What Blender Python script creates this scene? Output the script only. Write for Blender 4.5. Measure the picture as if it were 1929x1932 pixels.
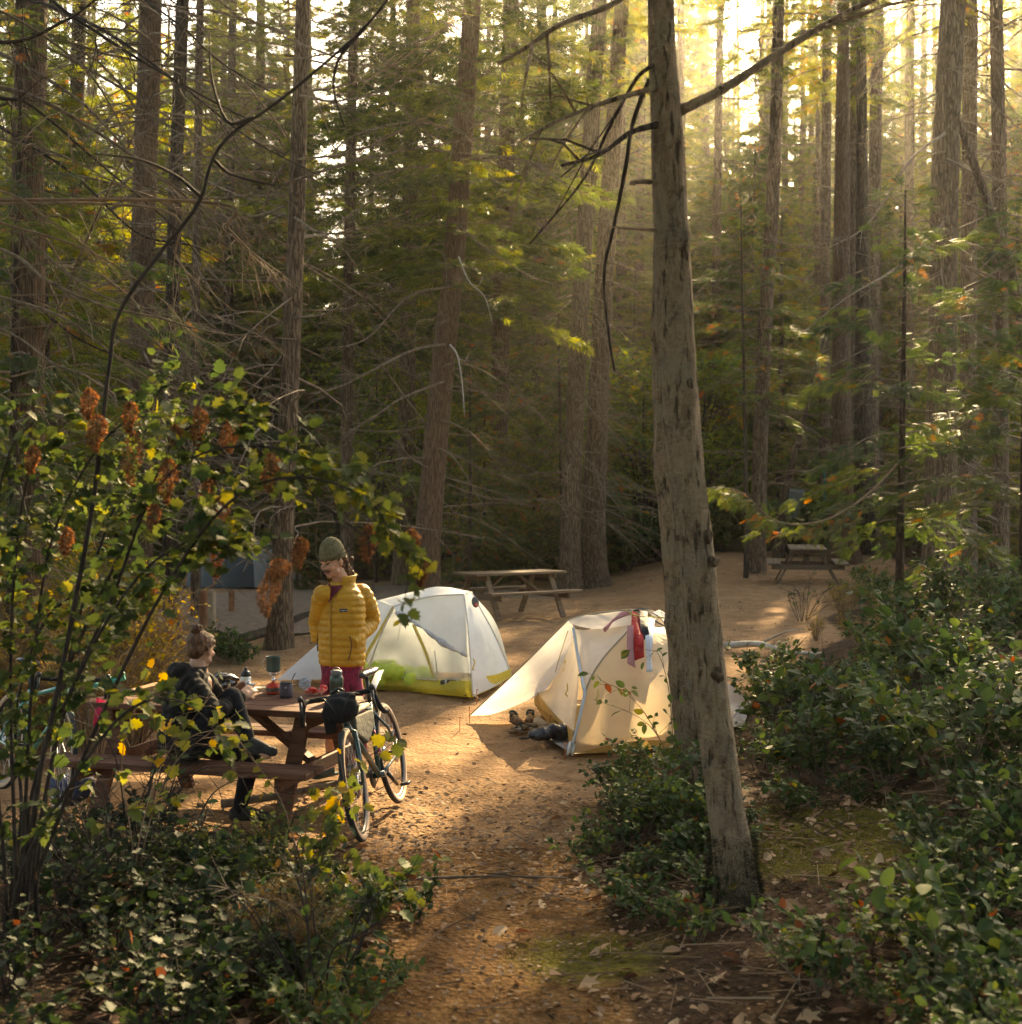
import bpy, math, random
import numpy as np
from mathutils import Vector, Matrix, noise as mnoise

for _o in list(bpy.data.objects): bpy.data.objects.remove(_o)
S = bpy.context.scene
R = math.radians
F = 2500.0          # focal length in picture units (picture 1929 wide)
CX, HY, CH = 964.5, 951.0, 2.05   # centre column, horizon row, camera height

# ------------------------------------------------------------------ camera, sky, sun, exposure
cam_d = bpy.data.cameras.new('camera'); cam = bpy.data.objects.new('camera', cam_d)
S.collection.objects.link(cam); S.camera = cam
cam.location = (0, 0, CH); cam.rotation_euler = (R(90), 0, 0)
cam_d.sensor_fit = 'HORIZONTAL'; cam_d.sensor_width = 36; cam_d.lens = 36*F/1929
cam_d.shift_y = -(966-HY)/1929
cam_d.clip_start = .1; cam_d.clip_end = 2000
cam_d.dof.use_dof = True; cam_d.dof.focus_distance = 10.5; cam_d.dof.aperture_fstop = 3.6

SUN_AZ, SUN_EL = R(15.0), R(28.0)       # azimuth to the right of the view axis
W_ = bpy.data.worlds.new('World'); S.world = W_; W_.use_nodes = True
nt = W_.node_tree; nt.nodes.clear()
sky = nt.nodes.new('ShaderNodeTexSky'); sky.sky_type = 'NISHITA'; sky.sun_disc = False
sky.sun_elevation = SUN_EL; sky.sun_rotation = SUN_AZ; sky.air_density = 1.0; sky.dust_density = 3.0; sky.ozone_density = .6
bg = nt.nodes.new('ShaderNodeBackground'); bg.inputs['Strength'].default_value = .12
wo = nt.nodes.new('ShaderNodeOutputWorld')
nt.links.new(sky.outputs[0], bg.inputs[0]); nt.links.new(bg.outputs[0], wo.inputs[0])
sd = bpy.data.lights.new('sun', 'SUN'); sun = bpy.data.objects.new('sun', sd); S.collection.objects.link(sun)
sd.energy = 5.0; sd.angle = R(.5); sd.color = (1.0, .80, .52)
_sv = Vector((math.sin(SUN_AZ)*math.cos(SUN_EL), math.cos(SUN_AZ)*math.cos(SUN_EL), math.sin(SUN_EL)))
sun.rotation_euler = _sv.to_track_quat('Z', 'Y').to_euler()
sun.location = _sv*60
S.view_settings.view_transform = 'Standard'; S.view_settings.look = 'None'
S.view_settings.gamma = 1; S.view_settings.exposure = 2.55
try:
    S.view_settings.use_white_balance = True
    S.view_settings.white_balance_temperature = 8100
    S.view_settings.white_balance_tint = 8
except Exception: pass
S.cycles.max_bounces = 6; S.cycles.diffuse_bounces = 3; S.cycles.transmission_bounces = 4
S.cycles.transparent_max_bounces = 10; S.cycles.volume_bounces = 0
S.cycles.caustics_reflective = False; S.cycles.caustics_refractive = False
S.cycles.sample_clamp_indirect = 4.0

rng = np.random.default_rng(7); random.seed(7)

# ------------------------------------------------------------------ where things stand
def ss(a, b, t):
    t = np.clip((np.asarray(t, float)-a)/(b-a), 0, 1); return t*t*(3-2*t)
def hgt(x, y):
    x = np.asarray(x, float); y = np.asarray(y, float)
    h = .85*ss(20, 37, y)*ss(1.0, 6, x)
    h = h + .9*ss(37, 75, y)
    h = h + .75*ss(1.7, 4.6, x-.10*(y-8))*ss(5.0, 8, y)*(1-ss(14, 21, y))
    h = h + .17*ss(15.5, 20.5, y)*ss(-3.5, -1.2, x)*(1-ss(26, 30, y))
    h = h + .14*ss(.4, 1.6, x)*(1-ss(8, 10.5, y))
    h = h + .10*ss(-1.0, -2.4, x)*(1-ss(6.8, 8.0, y)) if False else h + .12*ss(1.0, 2.4, -x)*(1-ss(6.6, 7.8, y))
    return h
def Wp(px, py, D):
    return Vector(((px-CX)/F*D, D, CH-(py-HY)/F*D))
def Gt(px, py):
    "ground point under a picture position"
    sx, sz = (px-CX)/F, (py-HY)/F
    D = np.arange(3.5, 90, .02)
    below = (CH-sz*D) <= hgt(sx*D, D)
    d = D[np.argmax(below)] if below.any() else 80.
    return Vector((sx*d, d, float(hgt(sx*d, d))))
def gz(x, y): return float(hgt(x, y))

# ------------------------------------------------------------------ materials
def newmat(name):
    m = bpy.data.materials.new(name); m.use_nodes = True; t = m.node_tree; t.nodes.clear()
    out = t.nodes.new('ShaderNodeOutputMaterial'); return m, t, out
def N(t, kind, **kw):
    n = t.nodes.new(kind)
    for k, v in kw.items():
        if k in ('op',): n.operation = v
        elif hasattr(n, k): setattr(n, k, v)
        else: n.inputs[k.replace('_', ' ')].default_value = v
    return n
def ramp(t, stops):
    r = t.nodes.new('ShaderNodeValToRGB'); e = r.color_ramp.elements
    while len(e) < len(stops): e.new(.5)
    for i, (p, c) in enumerate(stops):
        e[i].position = p; e[i].color = (*c[:3], 1)
    return r
def noise_mat(name, c1, c2, scale=20, rough=.8, bump=.2, bscale=None, stretch=(1, 1, 1), spec=.3, metal=0, detail=6, c3=None, coat=0):
    m, t, out = newmat(name)
    tc = N(t, 'ShaderNodeTexCoord'); mp = N(t, 'ShaderNodeMapping'); mp.inputs['Scale'].default_value = stretch
    t.links.new(tc.outputs['Object'], mp.inputs[0])
    n1 = N(t, 'ShaderNodeTexNoise'); n1.inputs['Scale'].default_value = scale; n1.inputs['Detail'].default_value = detail
    t.links.new(mp.outputs[0], n1.inputs['Vector'])
    st = [(.32, c1), (.68, c2)] if c3 is None else [(.3, c1), (.5, c2), (.7, c3)]
    rp = ramp(t, st); t.links.new(n1.outputs[0], rp.inputs[0])
    b = N(t, 'ShaderNodeBsdfPrincipled'); b.inputs['Roughness'].default_value = rough
    b.inputs['Specular IOR Level'].default_value = spec; b.inputs['Metallic'].default_value = metal
    b.inputs['Coat Weight'].default_value = coat
    t.links.new(rp.outputs[0], b.inputs['Base Color'])
    if bump:
        n2 = N(t, 'ShaderNodeTexNoise'); n2.inputs['Scale'].default_value = bscale or scale*2.5; n2.inputs['Detail'].default_value = 5
        t.links.new(mp.outputs[0], n2.inputs['Vector'])
        bp = N(t, 'ShaderNodeBump'); bp.inputs['Strength'].default_value = bump; bp.inputs['Distance'].default_value = .02
        t.links.new(n2.outputs[0], bp.inputs['Height']); t.links.new(bp.outputs[0], b.inputs['Normal'])
    t.links.new(b.outputs[0], out.inputs[0]); return m
def leaf_mat(name, stops, trans=.45, rough=.5, tcol=1.25, spec=.35):
    m, t, out = newmat(name)
    at = N(t, 'ShaderNodeAttribute'); at.attribute_name = 'rnd'
    oi = N(t, 'ShaderNodeObjectInfo')
    ad = N(t, 'ShaderNodeMath', op='MULTIPLY_ADD'); ad.inputs[1].default_value = .26; ad.inputs[2].default_value = -.13
    t.links.new(oi.outputs['Random'], ad.inputs[0])
    a2 = N(t, 'ShaderNodeMath', op='ADD'); t.links.new(ad.outputs[0], a2.inputs[0]); t.links.new(at.outputs['Fac'], a2.inputs[1])
    rp = ramp(t, stops); t.links.new(a2.outputs[0], rp.inputs[0])
    b = N(t, 'ShaderNodeBsdfPrincipled'); b.inputs['Roughness'].default_value = rough; b.inputs['Specular IOR Level'].default_value = spec
    t.links.new(rp.outputs[0], b.inputs['Base Color'])
    tr = N(t, 'ShaderNodeBsdfTranslucent')
    hs = N(t, 'ShaderNodeHueSaturation'); hs.inputs['Value'].default_value = tcol; hs.inputs['Saturation'].default_value = 1.15; hs.inputs['Hue'].default_value = .485
    t.links.new(rp.outputs[0], hs.inputs['Color']); t.links.new(hs.outputs[0], tr.inputs[0])
    mx = N(t, 'ShaderNodeMixShader'); mx.inputs[0].default_value = trans
    t.links.new(b.outputs[0], mx.inputs[1]); t.links.new(tr.outputs[0], mx.inputs[2]); t.links.new(mx.outputs[0], out.inputs[0])
    return m
def bark_mat(name, dark, mid, light, vs=9, sx=6, lichen=None, bump=.9, scale=1.):
    m, t, out = newmat(name)
    tc = N(t, 'ShaderNodeTexCoord'); mp = N(t, 'ShaderNodeMapping'); mp.inputs['Scale'].default_value = (sx*scale, sx*scale, scale)
    t.links.new(tc.outputs['Object'], mp.inputs[0])
    wn = N(t, 'ShaderNodeTexNoise'); wn.inputs['Scale'].default_value = 2.; t.links.new(mp.outputs[0], wn.inputs['Vector'])
    vm = N(t, 'ShaderNodeVectorMath', op='MULTIPLY_ADD'); vm.inputs[1].default_value = (.9, .9, .9)
    t.links.new(wn.outputs['Color'], vm.inputs[0]); t.links.new(mp.outputs[0], vm.inputs[2])
    vo = N(t, 'ShaderNodeTexVoronoi'); vo.feature = 'DISTANCE_TO_EDGE'; vo.inputs['Scale'].default_value = vs/3
    t.links.new(vm.outputs[0], vo.inputs['Vector'])
    n2 = N(t, 'ShaderNodeTexNoise'); n2.inputs['Scale'].default_value = vs*1.6; n2.inputs['Detail'].default_value = 8; n2.inputs['Roughness'].default_value = .65
    t.links.new(mp.outputs[0], n2.inputs['Vector'])
    cr = ramp(t, [(0.0, (0, 0, 0)), (.22, (1, 1, 1))]); t.links.new(vo.outputs['Distance'], cr.inputs[0])
    mu = N(t, 'ShaderNodeMath', op='MULTIPLY_ADD'); mu.inputs[1].default_value = .45
    t.links.new(cr.outputs[0], mu.inputs[0])
    ml = N(t, 'ShaderNodeMath', op='MULTIPLY'); ml.inputs[1].default_value = .8; t.links.new(n2.outputs[0], ml.inputs[0]); t.links.new(ml.outputs[0], mu.inputs[2])
    rp = ramp(t, [(.25, dark), (.6, mid), (.95, light)]); t.links.new(mu.outputs[0], rp.inputs[0])
    col = rp.outputs[0]
    if lichen:
        n3 = N(t, 'ShaderNodeTexNoise'); n3.inputs['Scale'].default_value = 5.5; n3.inputs['Detail'].default_value = 7; n3.inputs['Roughness'].default_value = .7
        t.links.new(tc.outputs['Object'], n3.inputs['Vector'])
        r3 = ramp(t, [(.5, (0, 0, 0)), (.66, (.8, .8, .8))]); t.links.new(n3.outputs[0], r3.inputs[0])
        mc = N(t, 'ShaderNodeMix'); mc.data_type = 'RGBA'
        t.links.new(r3.outputs[0], mc.inputs[0]); t.links.new(col, mc.inputs[6]); mc.inputs[7].default_value = (*lichen, 1); col = mc.outputs[2]
    b = N(t, 'ShaderNodeBsdfPrincipled'); b.inputs['Roughness'].default_value = .9; b.inputs['Specular IOR Level'].default_value = .15
    t.links.new(col, b.inputs['Base Color'])
    bp = N(t, 'ShaderNodeBump'); bp.inputs['Strength'].default_value = bump; bp.inputs['Distance'].default_value = .03
    t.links.new(mu.outputs[0], bp.inputs['Height']); t.links.new(bp.outputs[0], b.inputs['Normal'])
    t.links.new(b.outputs[0], out.inputs[0]); return m
def fabric_mat(name, col, trans=.35, clear=.0, rough=.55, wr=.25, wscale=6, col2=None):
    "thin tent cloth: lets light through, fine wrinkles"
    m, t, out = newmat(name)
    tc = N(t, 'ShaderNodeTexCoord')
    n = N(t, 'ShaderNodeTexNoise'); n.inputs['Scale'].default_value = wscale; n.inputs['Detail'].default_value = 4; n.inputs['Distortion'].default_value = .8
    t.links.new(tc.outputs['Object'], n.inputs['Vector'])
    rp = ramp(t, [(.35, col2 or tuple(c*.9 for c in col)), (.65, col)]); t.links.new(n.outputs[0], rp.inputs[0])
    bp = N(t, 'ShaderNodeBump'); bp.inputs['Strength'].default_value = wr; bp.inputs['Distance'].default_value = .05; t.links.new(n.outputs[0], bp.inputs['Height'])
    b = N(t, 'ShaderNodeBsdfPrincipled'); b.inputs['Roughness'].default_value = rough; b.inputs['Specular IOR Level'].default_value = .25
    t.links.new(rp.outputs[0], b.inputs['Base Color']); t.links.new(bp.outputs[0], b.inputs['Normal'])
    tr = N(t, 'ShaderNodeBsdfTranslucent'); t.links.new(rp.outputs[0], tr.inputs[0]); t.links.new(bp.outputs[0], tr.inputs['Normal'])
    mx = N(t, 'ShaderNodeMixShader'); mx.inputs[0].default_value = trans
    t.links.new(b.outputs[0], mx.inputs[1]); t.links.new(tr.outputs[0], mx.inputs[2]); sh = mx.outputs[0]
    if clear:
        tp = N(t, 'ShaderNodeBsdfTransparent'); m2 = N(t, 'ShaderNodeMixShader'); m2.inputs[0].default_value = clear
        t.links.new(sh, m2.inputs[1]); t.links.new(tp.outputs[0], m2.inputs[2]); sh = m2.outputs[0]
    t.links.new(sh, out.inputs[0]); return m
def plain(name, c, rough=.5, metal=0, spec=.5, coat=0):
    return noise_mat(name, tuple(x*.86 for x in c), c, scale=35, rough=rough, bump=.05, spec=spec, metal=metal, coat=coat, detail=3)

M = {}
def bark_smooth(name):
    m, t, out = newmat(name); tc = N(t, 'ShaderNodeTexCoord')
    def nz(sc, st, det=9, rg=.65, dist=0):
        mp = N(t, 'ShaderNodeMapping'); mp.inputs['Scale'].default_value = st; t.links.new(tc.outputs['Object'], mp.inputs[0])
        n = N(t, 'ShaderNodeTexNoise'); n.inputs['Scale'].default_value = sc; n.inputs['Detail'].default_value = det; n.inputs['Roughness'].default_value = rg; n.inputs['Distortion'].default_value = dist
        t.links.new(mp.outputs[0], n.inputs['Vector']); return n.outputs[0]
    a = nz(9, (1.6, 1.6, .7), dist=.6); b = nz(34, (1, 1, 1.6)); c = nz(4.5, (1, 1, 1)); fz = nz(15, (2.2, 2.2, .35), det=4)
    def rmp(x, *st): r = ramp(t, st); t.links.new(x, r.inputs[0]); return r.outputs[0]
    base = rmp(a, (.30, (.05, .035, .024)), (.42, (.21, .145, .09)), (.60, (.36, .26, .17)), (.75, (.23, .16, .105)))
    mx = N(t, 'ShaderNodeMix'); mx.data_type = 'RGBA'; t.links.new(rmp(b, (.50, (0, 0, 0)), (.62, (.75, .75, .75))), mx.inputs[0]); t.links.new(base, mx.inputs[6]); mx.inputs[7].default_value = (.34, .265, .18, 1)
    m2 = N(t, 'ShaderNodeMix'); m2.data_type = 'RGBA'; t.links.new(rmp(c, (.52, (0, 0, 0)), (.60, (.45, .45, .45))), m2.inputs[0]); t.links.new(mx.outputs[2], m2.inputs[6]); m2.inputs[7].default_value = (.25, .225, .165, 1)
    m3 = N(t, 'ShaderNodeMix'); m3.data_type = 'RGBA'; t.links.new(rmp(fz, (.36, (.85, .85, .85)), (.44, (0, 0, 0))), m3.inputs[0]); t.links.new(m2.outputs[2], m3.inputs[6]); m3.inputs[7].default_value = (.035, .025, .017, 1)
    bb = N(t, 'ShaderNodeBsdfPrincipled'); bb.inputs['Roughness'].default_value = .92; bb.inputs['Specular IOR Level'].default_value = .12; t.links.new(m3.outputs[2], bb.inputs['Base Color'])
    ad = N(t, 'ShaderNodeMath', op='MULTIPLY_ADD'); t.links.new(a, ad.inputs[0]); ad.inputs[1].default_value = 1.2; t.links.new(b, ad.inputs[2])
    a3 = N(t, 'ShaderNodeMath', op='MULTIPLY_ADD'); t.links.new(fz, a3.inputs[0]); a3.inputs[1].default_value = 1.5; t.links.new(ad.outputs[0], a3.inputs[2])
    bp = N(t, 'ShaderNodeBump'); bp.inputs['Strength'].default_value = 1.; bp.inputs['Distance'].default_value = .035; t.links.new(a3.outputs[0], bp.inputs['Height']); t.links.new(bp.outputs[0], bb.inputs['Normal'])
    t.links.new(bb.outputs[0], out.inputs[0]); return m
M['bark_main'] = bark_smooth('bark_main')
M['bark_fir'] = bark_mat('bark_fir', (.022, .015, .010), (.10, .066, .042), (.21, .15, .10), vs=9, sx=7, bump=1.)
M['bark_cedar'] = bark_mat('bark_cedar', (.03, .018, .011), (.13, .078, .048), (.24, .155, .10), vs=9, sx=16, bump=1., scale=.9)
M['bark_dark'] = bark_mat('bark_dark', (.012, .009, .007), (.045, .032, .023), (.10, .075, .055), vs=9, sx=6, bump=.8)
M['twig'] = noise_mat('twig', (.09, .062, .04), (.24, .175, .12), scale=14, rough=.9)
M['twig_dark'] = noise_mat('twig_dark', (.015, .011, .009), (.05, .036, .028), scale=14, rough=.9)
M['twig_pale'] = noise_mat('twig_pale', (.30, .27, .22), (.5, .46, .40), scale=9, rough=.8)
M['twig_warm'] = noise_mat('twig_warm', (.12, .075, .045), (.26, .17, .10), scale=9, rough=.85)
G1, G2, G3, YG, YE, OR, RB = (.018, .045, .016), (.035, .075, .022), (.06, .11, .03), (.15, .19, .035), (.34, .28, .04), (.32, .12, .03), (.15, .045, .02)
M['needle'] = leaf_mat('needle', [(0, (.016, .028, .008)), (.35, (.045, .064, .013)), (.66, (.12, .135, .022)), (.92, (.22, .19, .026)), (1, (.24, .09, .025))], trans=.55, tcol=2.2)
M['needle_sunlit'] = leaf_mat('needle_sunlit', [(0, (.03, .045, .012)), (.5, (.08, .095, .02)), (.85, (.15, .15, .03)), (1, (.25, .17, .04))], trans=.55, tcol=1.8)
M['cedar_leaf'] = leaf_mat('cedar_leaf', [(0, (.018, .034, .012)), (.5, (.05, .072, .018)), (.80, (.11, .125, .028)), (.88, (.27, .13, .03)), (1, (.24, .08, .025))], trans=.58, tcol=2.2)
M['maple_leaf'] = leaf_mat('maple_leaf', [(0, (.05, .09, .018)), (.5, (.13, .17, .025)), (.85, (.26, .26, .03)), (1, (.35, .20, .03))], trans=.6, tcol=1.5)
M['salal_leaf'] = leaf_mat('salal_leaf', [(0, (.020, .038, .014)), (.4, (.048, .082, .026)), (.75, (.10, .14, .035)), (.93, (.19, .20, .035)), (.97, (.3, .25, .04)), (1, (.26, .09, .03))], trans=.36, rough=.6, spec=.2)
M['shaded_leaf'] = leaf_mat('shaded_leaf', [(0, (.010, .020, .009)), (.5, (.024, .042, .014)), (.85, (.05, .07, .02)), (.95, (.12, .12, .03)), (1, (.2, .08, .03))], trans=.3, rough=.6, spec=.2)  # shade of the lower left corner painted into a darker leaf colour
M['dark_moss'] = leaf_mat('dark_moss', [(0, (.012, .010, .005)), (.6, (.03, .026, .010)), (1, (.06, .055, .015))], trans=.1, rough=.9)
M['gold_leaf'] = leaf_mat('gold_leaf', [(0, (.12, .10, .02)), (.5, (.30, .23, .04)), (.85, (.44, .32, .06)), (1, (.34, .13, .03))], trans=.5, rough=.6, tcol=1.5, spec=.2)
M['spray_leaf'] = leaf_mat('spray_leaf', [(0, (.018, .036, .014)), (.4, (.042, .066, .020)), (.72, (.09, .11, .028)), (.92, (.24, .22, .035)), (1, (.34, .22, .04))], trans=.5, rough=.65, tcol=1.5, spec=.2)
M['panicle'] = leaf_mat('panicle', [(0, (.11, .05, .022)), (.5, (.23, .11, .045)), (1, (.36, .20, .09))], trans=.35, rough=.9)
M['dry_leaf'] = leaf_mat('dry_leaf', [(0, (.10, .04, .02)), (.4, (.20, .10, .05)), (.8, (.34, .22, .12)), (1, (.48, .36, .22))], trans=.15, rough=.8)
M['chip'] = leaf_mat('chip', [(0, (.05, .028, .016)), (.5, (.14, .082, .044)), (.9, (.24, .15, .085)), (1, (.26, .18, .11))], trans=.0, rough=.9)
M['moss'] = leaf_mat('moss', [(0, (.06, .055, .012)), (.5, (.13, .12, .02)), (1, (.22, .19, .03))], trans=.3, rough=.9)
M['grass_dry'] = leaf_mat('grass_dry', [(0, (.10, .07, .02)), (.5, (.24, .17, .05)), (1, (.42, .32, .12))], trans=.5, rough=.7)

# ------------------------------------------------------------------ mesh helpers
def link(o, parent=None):
    S.collection.objects.link(o)
    if parent is not None: o.parent = parent
    return o
def tag(o, label=None, cat=None, group=None, kind=None):
    if label: o['label'] = label
    if cat: o['category'] = cat
    if group: o['group'] = group
    if kind: o['kind'] = kind
    return o
def empty(name, loc=(0, 0, 0), rz=0, label=None, cat=None, group=None):
    o = bpy.data.objects.new(name, None); o.empty_display_size = .2; link(o); o.location = loc; o.rotation_euler = (0, 0, rz)
    return tag(o, label, cat, group)
def copy_tree(o, parent=None):
    c = o.copy(); S.collection.objects.link(c)
    if parent is not None: c.parent = parent
    for ch in [k for k in S.collection.objects if k.parent == o]: copy_tree(ch, c)
    return c
def copy_root(o, kids):
    "copy a thing and its listed parts"
    c = o.copy(); S.collection.objects.link(c)
    for k in kids:
        d = k.copy(); S.collection.objects.link(d); d.parent = c
    return c
class MB:
    def __init__(s): s.v = []; s.f = []; s.mi = []
    def add(s, vs, fs, mi=0):
        o = len(s.v); s.v.extend([tuple(p) for p in vs]); s.f.extend([tuple(i+o for i in f) for f in fs]); s.mi.extend([mi]*len(fs)); return s
    def box(s, c, d, rot=None, b=.004, mi=0):
        "chamfered box; c centre, d full size, rot Matrix or z angle"
        hx, hy, hz = [q/2 for q in d]; b = min(b, hx*.9, hy*.9, hz*.9)
        if rot is None: rot = Matrix.Identity(3)
        elif isinstance(rot, (int, float)): rot = Matrix.Rotation(rot, 3, 'Z')
        c = Vector(c); vs = []; ix = {}
        for sx in (-1, 1):
            for sy in (-1, 1):
                for sz in (-1, 1):
                    for a in range(3):
                        p = [sx*(hx-b), sy*(hy-b), sz*(hz-b)]
                        p[a] = (sx*hx, sy*hy, sz*hz)[a]
                        ix[(sx, sy, sz, a)] = len(vs); vs.append(c+rot@Vector(p))
        fs = []
        for a in range(3):
            u, w = (a+1) % 3, (a+2) % 3
            for sg in (-1, 1):
                q = []
                for su, sw in ((-1, -1), (1, -1), (1, 1), (-1, 1)):
                    k = [0, 0, 0]; k[a] = sg; k[u] = su; k[w] = sw; q.append(ix[(*k, a)])
                fs.append(q if sg > 0 else q[::-1])
        for a in range(3):
            u, w = (a+1) % 3, (a+2) % 3
            for su in (-1, 1):
                for sw in (-1, 1):
                    k1 = [0, 0, 0]; k1[a] = -1; k1[u] = su; k1[w] = sw
                    k2 = list(k1); k2[a] = 1
                    q = [ix[(*k1, u)], ix[(*k2, u)], ix[(*k2, w)], ix[(*k1, w)]]
                    fs.append(q if su*sw < 0 else q[::-1])
        for sx in (-1, 1):
            for sy in (-1, 1):
                for sz in (-1, 1):
                    q = [ix[(sx, sy, sz, 0)], ix[(sx, sy, sz, 1)], ix[(sx, sy, sz, 2)]]
                    fs.append(q if sx*sy*sz > 0 else q[::-1])
        return s.add(vs, fs, mi)
    def beam(s, p0, p1, w, h, b=.004, mi=0, up=(0, 0, 1)):
        p0, p1 = Vector(p0), Vector(p1); x = (p1-p0).normalized(); z = Vector(up); y = z.cross(x).normalized(); z = x.cross(y)
        return s.box((p0+p1)/2, ((p1-p0).length, w, h), Matrix((x, y, z)).transposed(), b, mi)
    def tube(s, pts, rad, n=8, mi=0, cap=True, jit=0, flat=None):
        pts = [Vector(p) for p in pts]; m = len(pts)
        if not hasattr(rad, '__len__'): rad = [rad]*m
        vs = []; ref = None
        for i in range(m):
            d = (pts[min(i+1, m-1)]-pts[max(i-1, 0)])
            d = d.normalized() if d.length > 1e-9 else Vector((0, 0, 1))
            if ref is None:
                ref = d.orthogonal().normalized()
                if flat is not None: ref = (Vector(flat)-d*Vector(flat).dot(d)).normalized()
            ref = (ref-d*ref.dot(d)).normalized(); bi = d.cross(ref)
            for k in range(n):
                a = 2*math.pi*k/n; r = rad[i]
                if isinstance(r, tuple): q = ref*math.cos(a)*r[0]+bi*math.sin(a)*r[1]
                else: q = (ref*math.cos(a)+bi*math.sin(a))*r*(1+(random.uniform(-jit, jit) if jit else 0))
                vs.append(pts[i]+q)
        fs = [(i*n+k, i*n+(k+1) % n, (i+1)*n+(k+1) % n, (i+1)*n+k) for i in range(m-1) for k in range(n)]
        if cap: fs += [tuple(range(n))[::-1], tuple((m-1)*n+k for k in range(n))]
        return s.add(vs, fs, mi)
    def lathe(s, prof, c=(0, 0, 0), n=20, axis='Z', rot=None, mi=0, cap=True, sx=1, sy=1):
        c = Vector(c); vs = []; m = len(prof)
        for r, z in prof:
            for k in range(n):
                a = 2*math.pi*k/n; p = Vector((math.cos(a)*r*sx, math.sin(a)*r*sy, z))
                if axis == 'X': p = Vector((p.z, p.x, p.y))
                if axis == 'Y': p = Vector((p.y, p.z, p.x))
                if rot is not None: p = rot@p
                vs.append(c+p)
        fs = [(i*n+k, i*n+(k+1) % n, (i+1)*n+(k+1) % n, (i+1)*n+k) for i in range(m-1) for k in range(n)]
        if cap: fs += [tuple(range(n))[::-1], tuple((m-1)*n+k for k in range(n))]
        return s.add(vs, fs, mi)
    def ball(s, c, r, n=14, m=9, rot=None, mi=0):
        if not hasattr(r, '__len__'): r = (r, r, r)
        c = Vector(c); vs = [(0, 0, -1)]
        for i in range(1, m):
            ph = math.pi*i/m-math.pi/2
            for k in range(n):
                a = 2*math.pi*k/n; vs.append((math.cos(a)*math.cos(ph), math.sin(a)*math.cos(ph), math.sin(ph)))
        vs.append((0, 0, 1)); L = len(vs)-1
        out = []
        for p in vs:
            q = Vector((p[0]*r[0], p[1]*r[1], p[2]*r[2]))
            if rot is not None: q = rot@q
            out.append(c+q)
        fs = [(0, 1+(k+1) % n, 1+k) for k in range(n)]
        for i in range(m-2):
            for k in range(n):
                a = 1+i*n; fs.append((a+k, a+(k+1) % n, a+n+(k+1) % n, a+n+k))
        a = 1+(m-2)*n; fs += [(a+k, a+(k+1) % n, L) for k in range(n)]
        return s.add(out, fs, mi)
    def cap2(s, p0, p1, r0, r1, n=12, mi=0):
        "rounded tapered capsule"
        p0, p1 = Vector(p0), Vector(p1); d = (p1-p0); L = d.length; d = d.normalized()
        pts = []; rr = []
        for a in (-80, -50, -20): pts.append(p0+d*r0*math.sin(R(a))); rr.append(r0*math.cos(R(a)))
        for k in range(1, 4): pts.append(p0+d*L*k/4); rr.append(r0+(r1-r0)*k/4)
        for a in (20, 50, 80): pts.append(p1+d*r1*math.sin(R(a))); rr.append(r1*math.cos(R(a)))
        return s.tube(pts, rr, n, mi)
    def mesh(s, name, mats, smooth=True):
        me = bpy.data.meshes.new(name); me.from_pydata(s.v, [], s.f)
        for m in (mats if isinstance(mats, (list, tuple)) else [mats]): me.materials.append(m)
        me.polygons.foreach_set('material_index', s.mi)
        me.polygons.foreach_set('use_smooth', [smooth]*len(s.f)); me.update(); return me
    def build(s, name, mats, parent=None, smooth=True):
        return link(bpy.data.objects.new(name, s.mesh(name, mats, smooth)), parent)
def autosmooth(o, ang=35):
    me = o.data; me.set_sharp_from_angle(angle=R(ang)); return o
def remesh(name, mb, voxel, mat, parent=None, it=3, fac=.5, noise=0, nscale=20, flatn=False):
    "one continuous skin over overlapping shapes"
    o = mb.build(name, mat, parent)
    mo = o.modifiers.new('r', 'REMESH'); mo.mode = 'VOXEL'; mo.voxel_size = voxel; mo.use_smooth_shade = True
    if it:
        sm = o.modifiers.new('s', 'SMOOTH'); sm.factor = fac; sm.iterations = it
    dg = bpy.context.evaluated_depsgraph_get(); me = bpy.data.meshes.new_from_object(o.evaluated_get(dg))
    me.name = name; old = o.data; o.modifiers.clear(); o.data = me; bpy.data.meshes.remove(old)
    if noise:
        n = len(me.vertices); co = np.empty(n*3); me.vertices.foreach_get('co', co); co = co.reshape(-1, 3)
        no = np.empty(n*3); me.vertices.foreach_get('normal', no); no = no.reshape(-1, 3)
        d = np.array([mnoise.noise(Vector(p)*nscale) for p in co])
        me.vertices.foreach_set('co', (co+no*(d*noise)[:, None]).ravel()); me.update()
    me.polygons.foreach_set('use_smooth', [True]*len(me.polygons))
    return o

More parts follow.
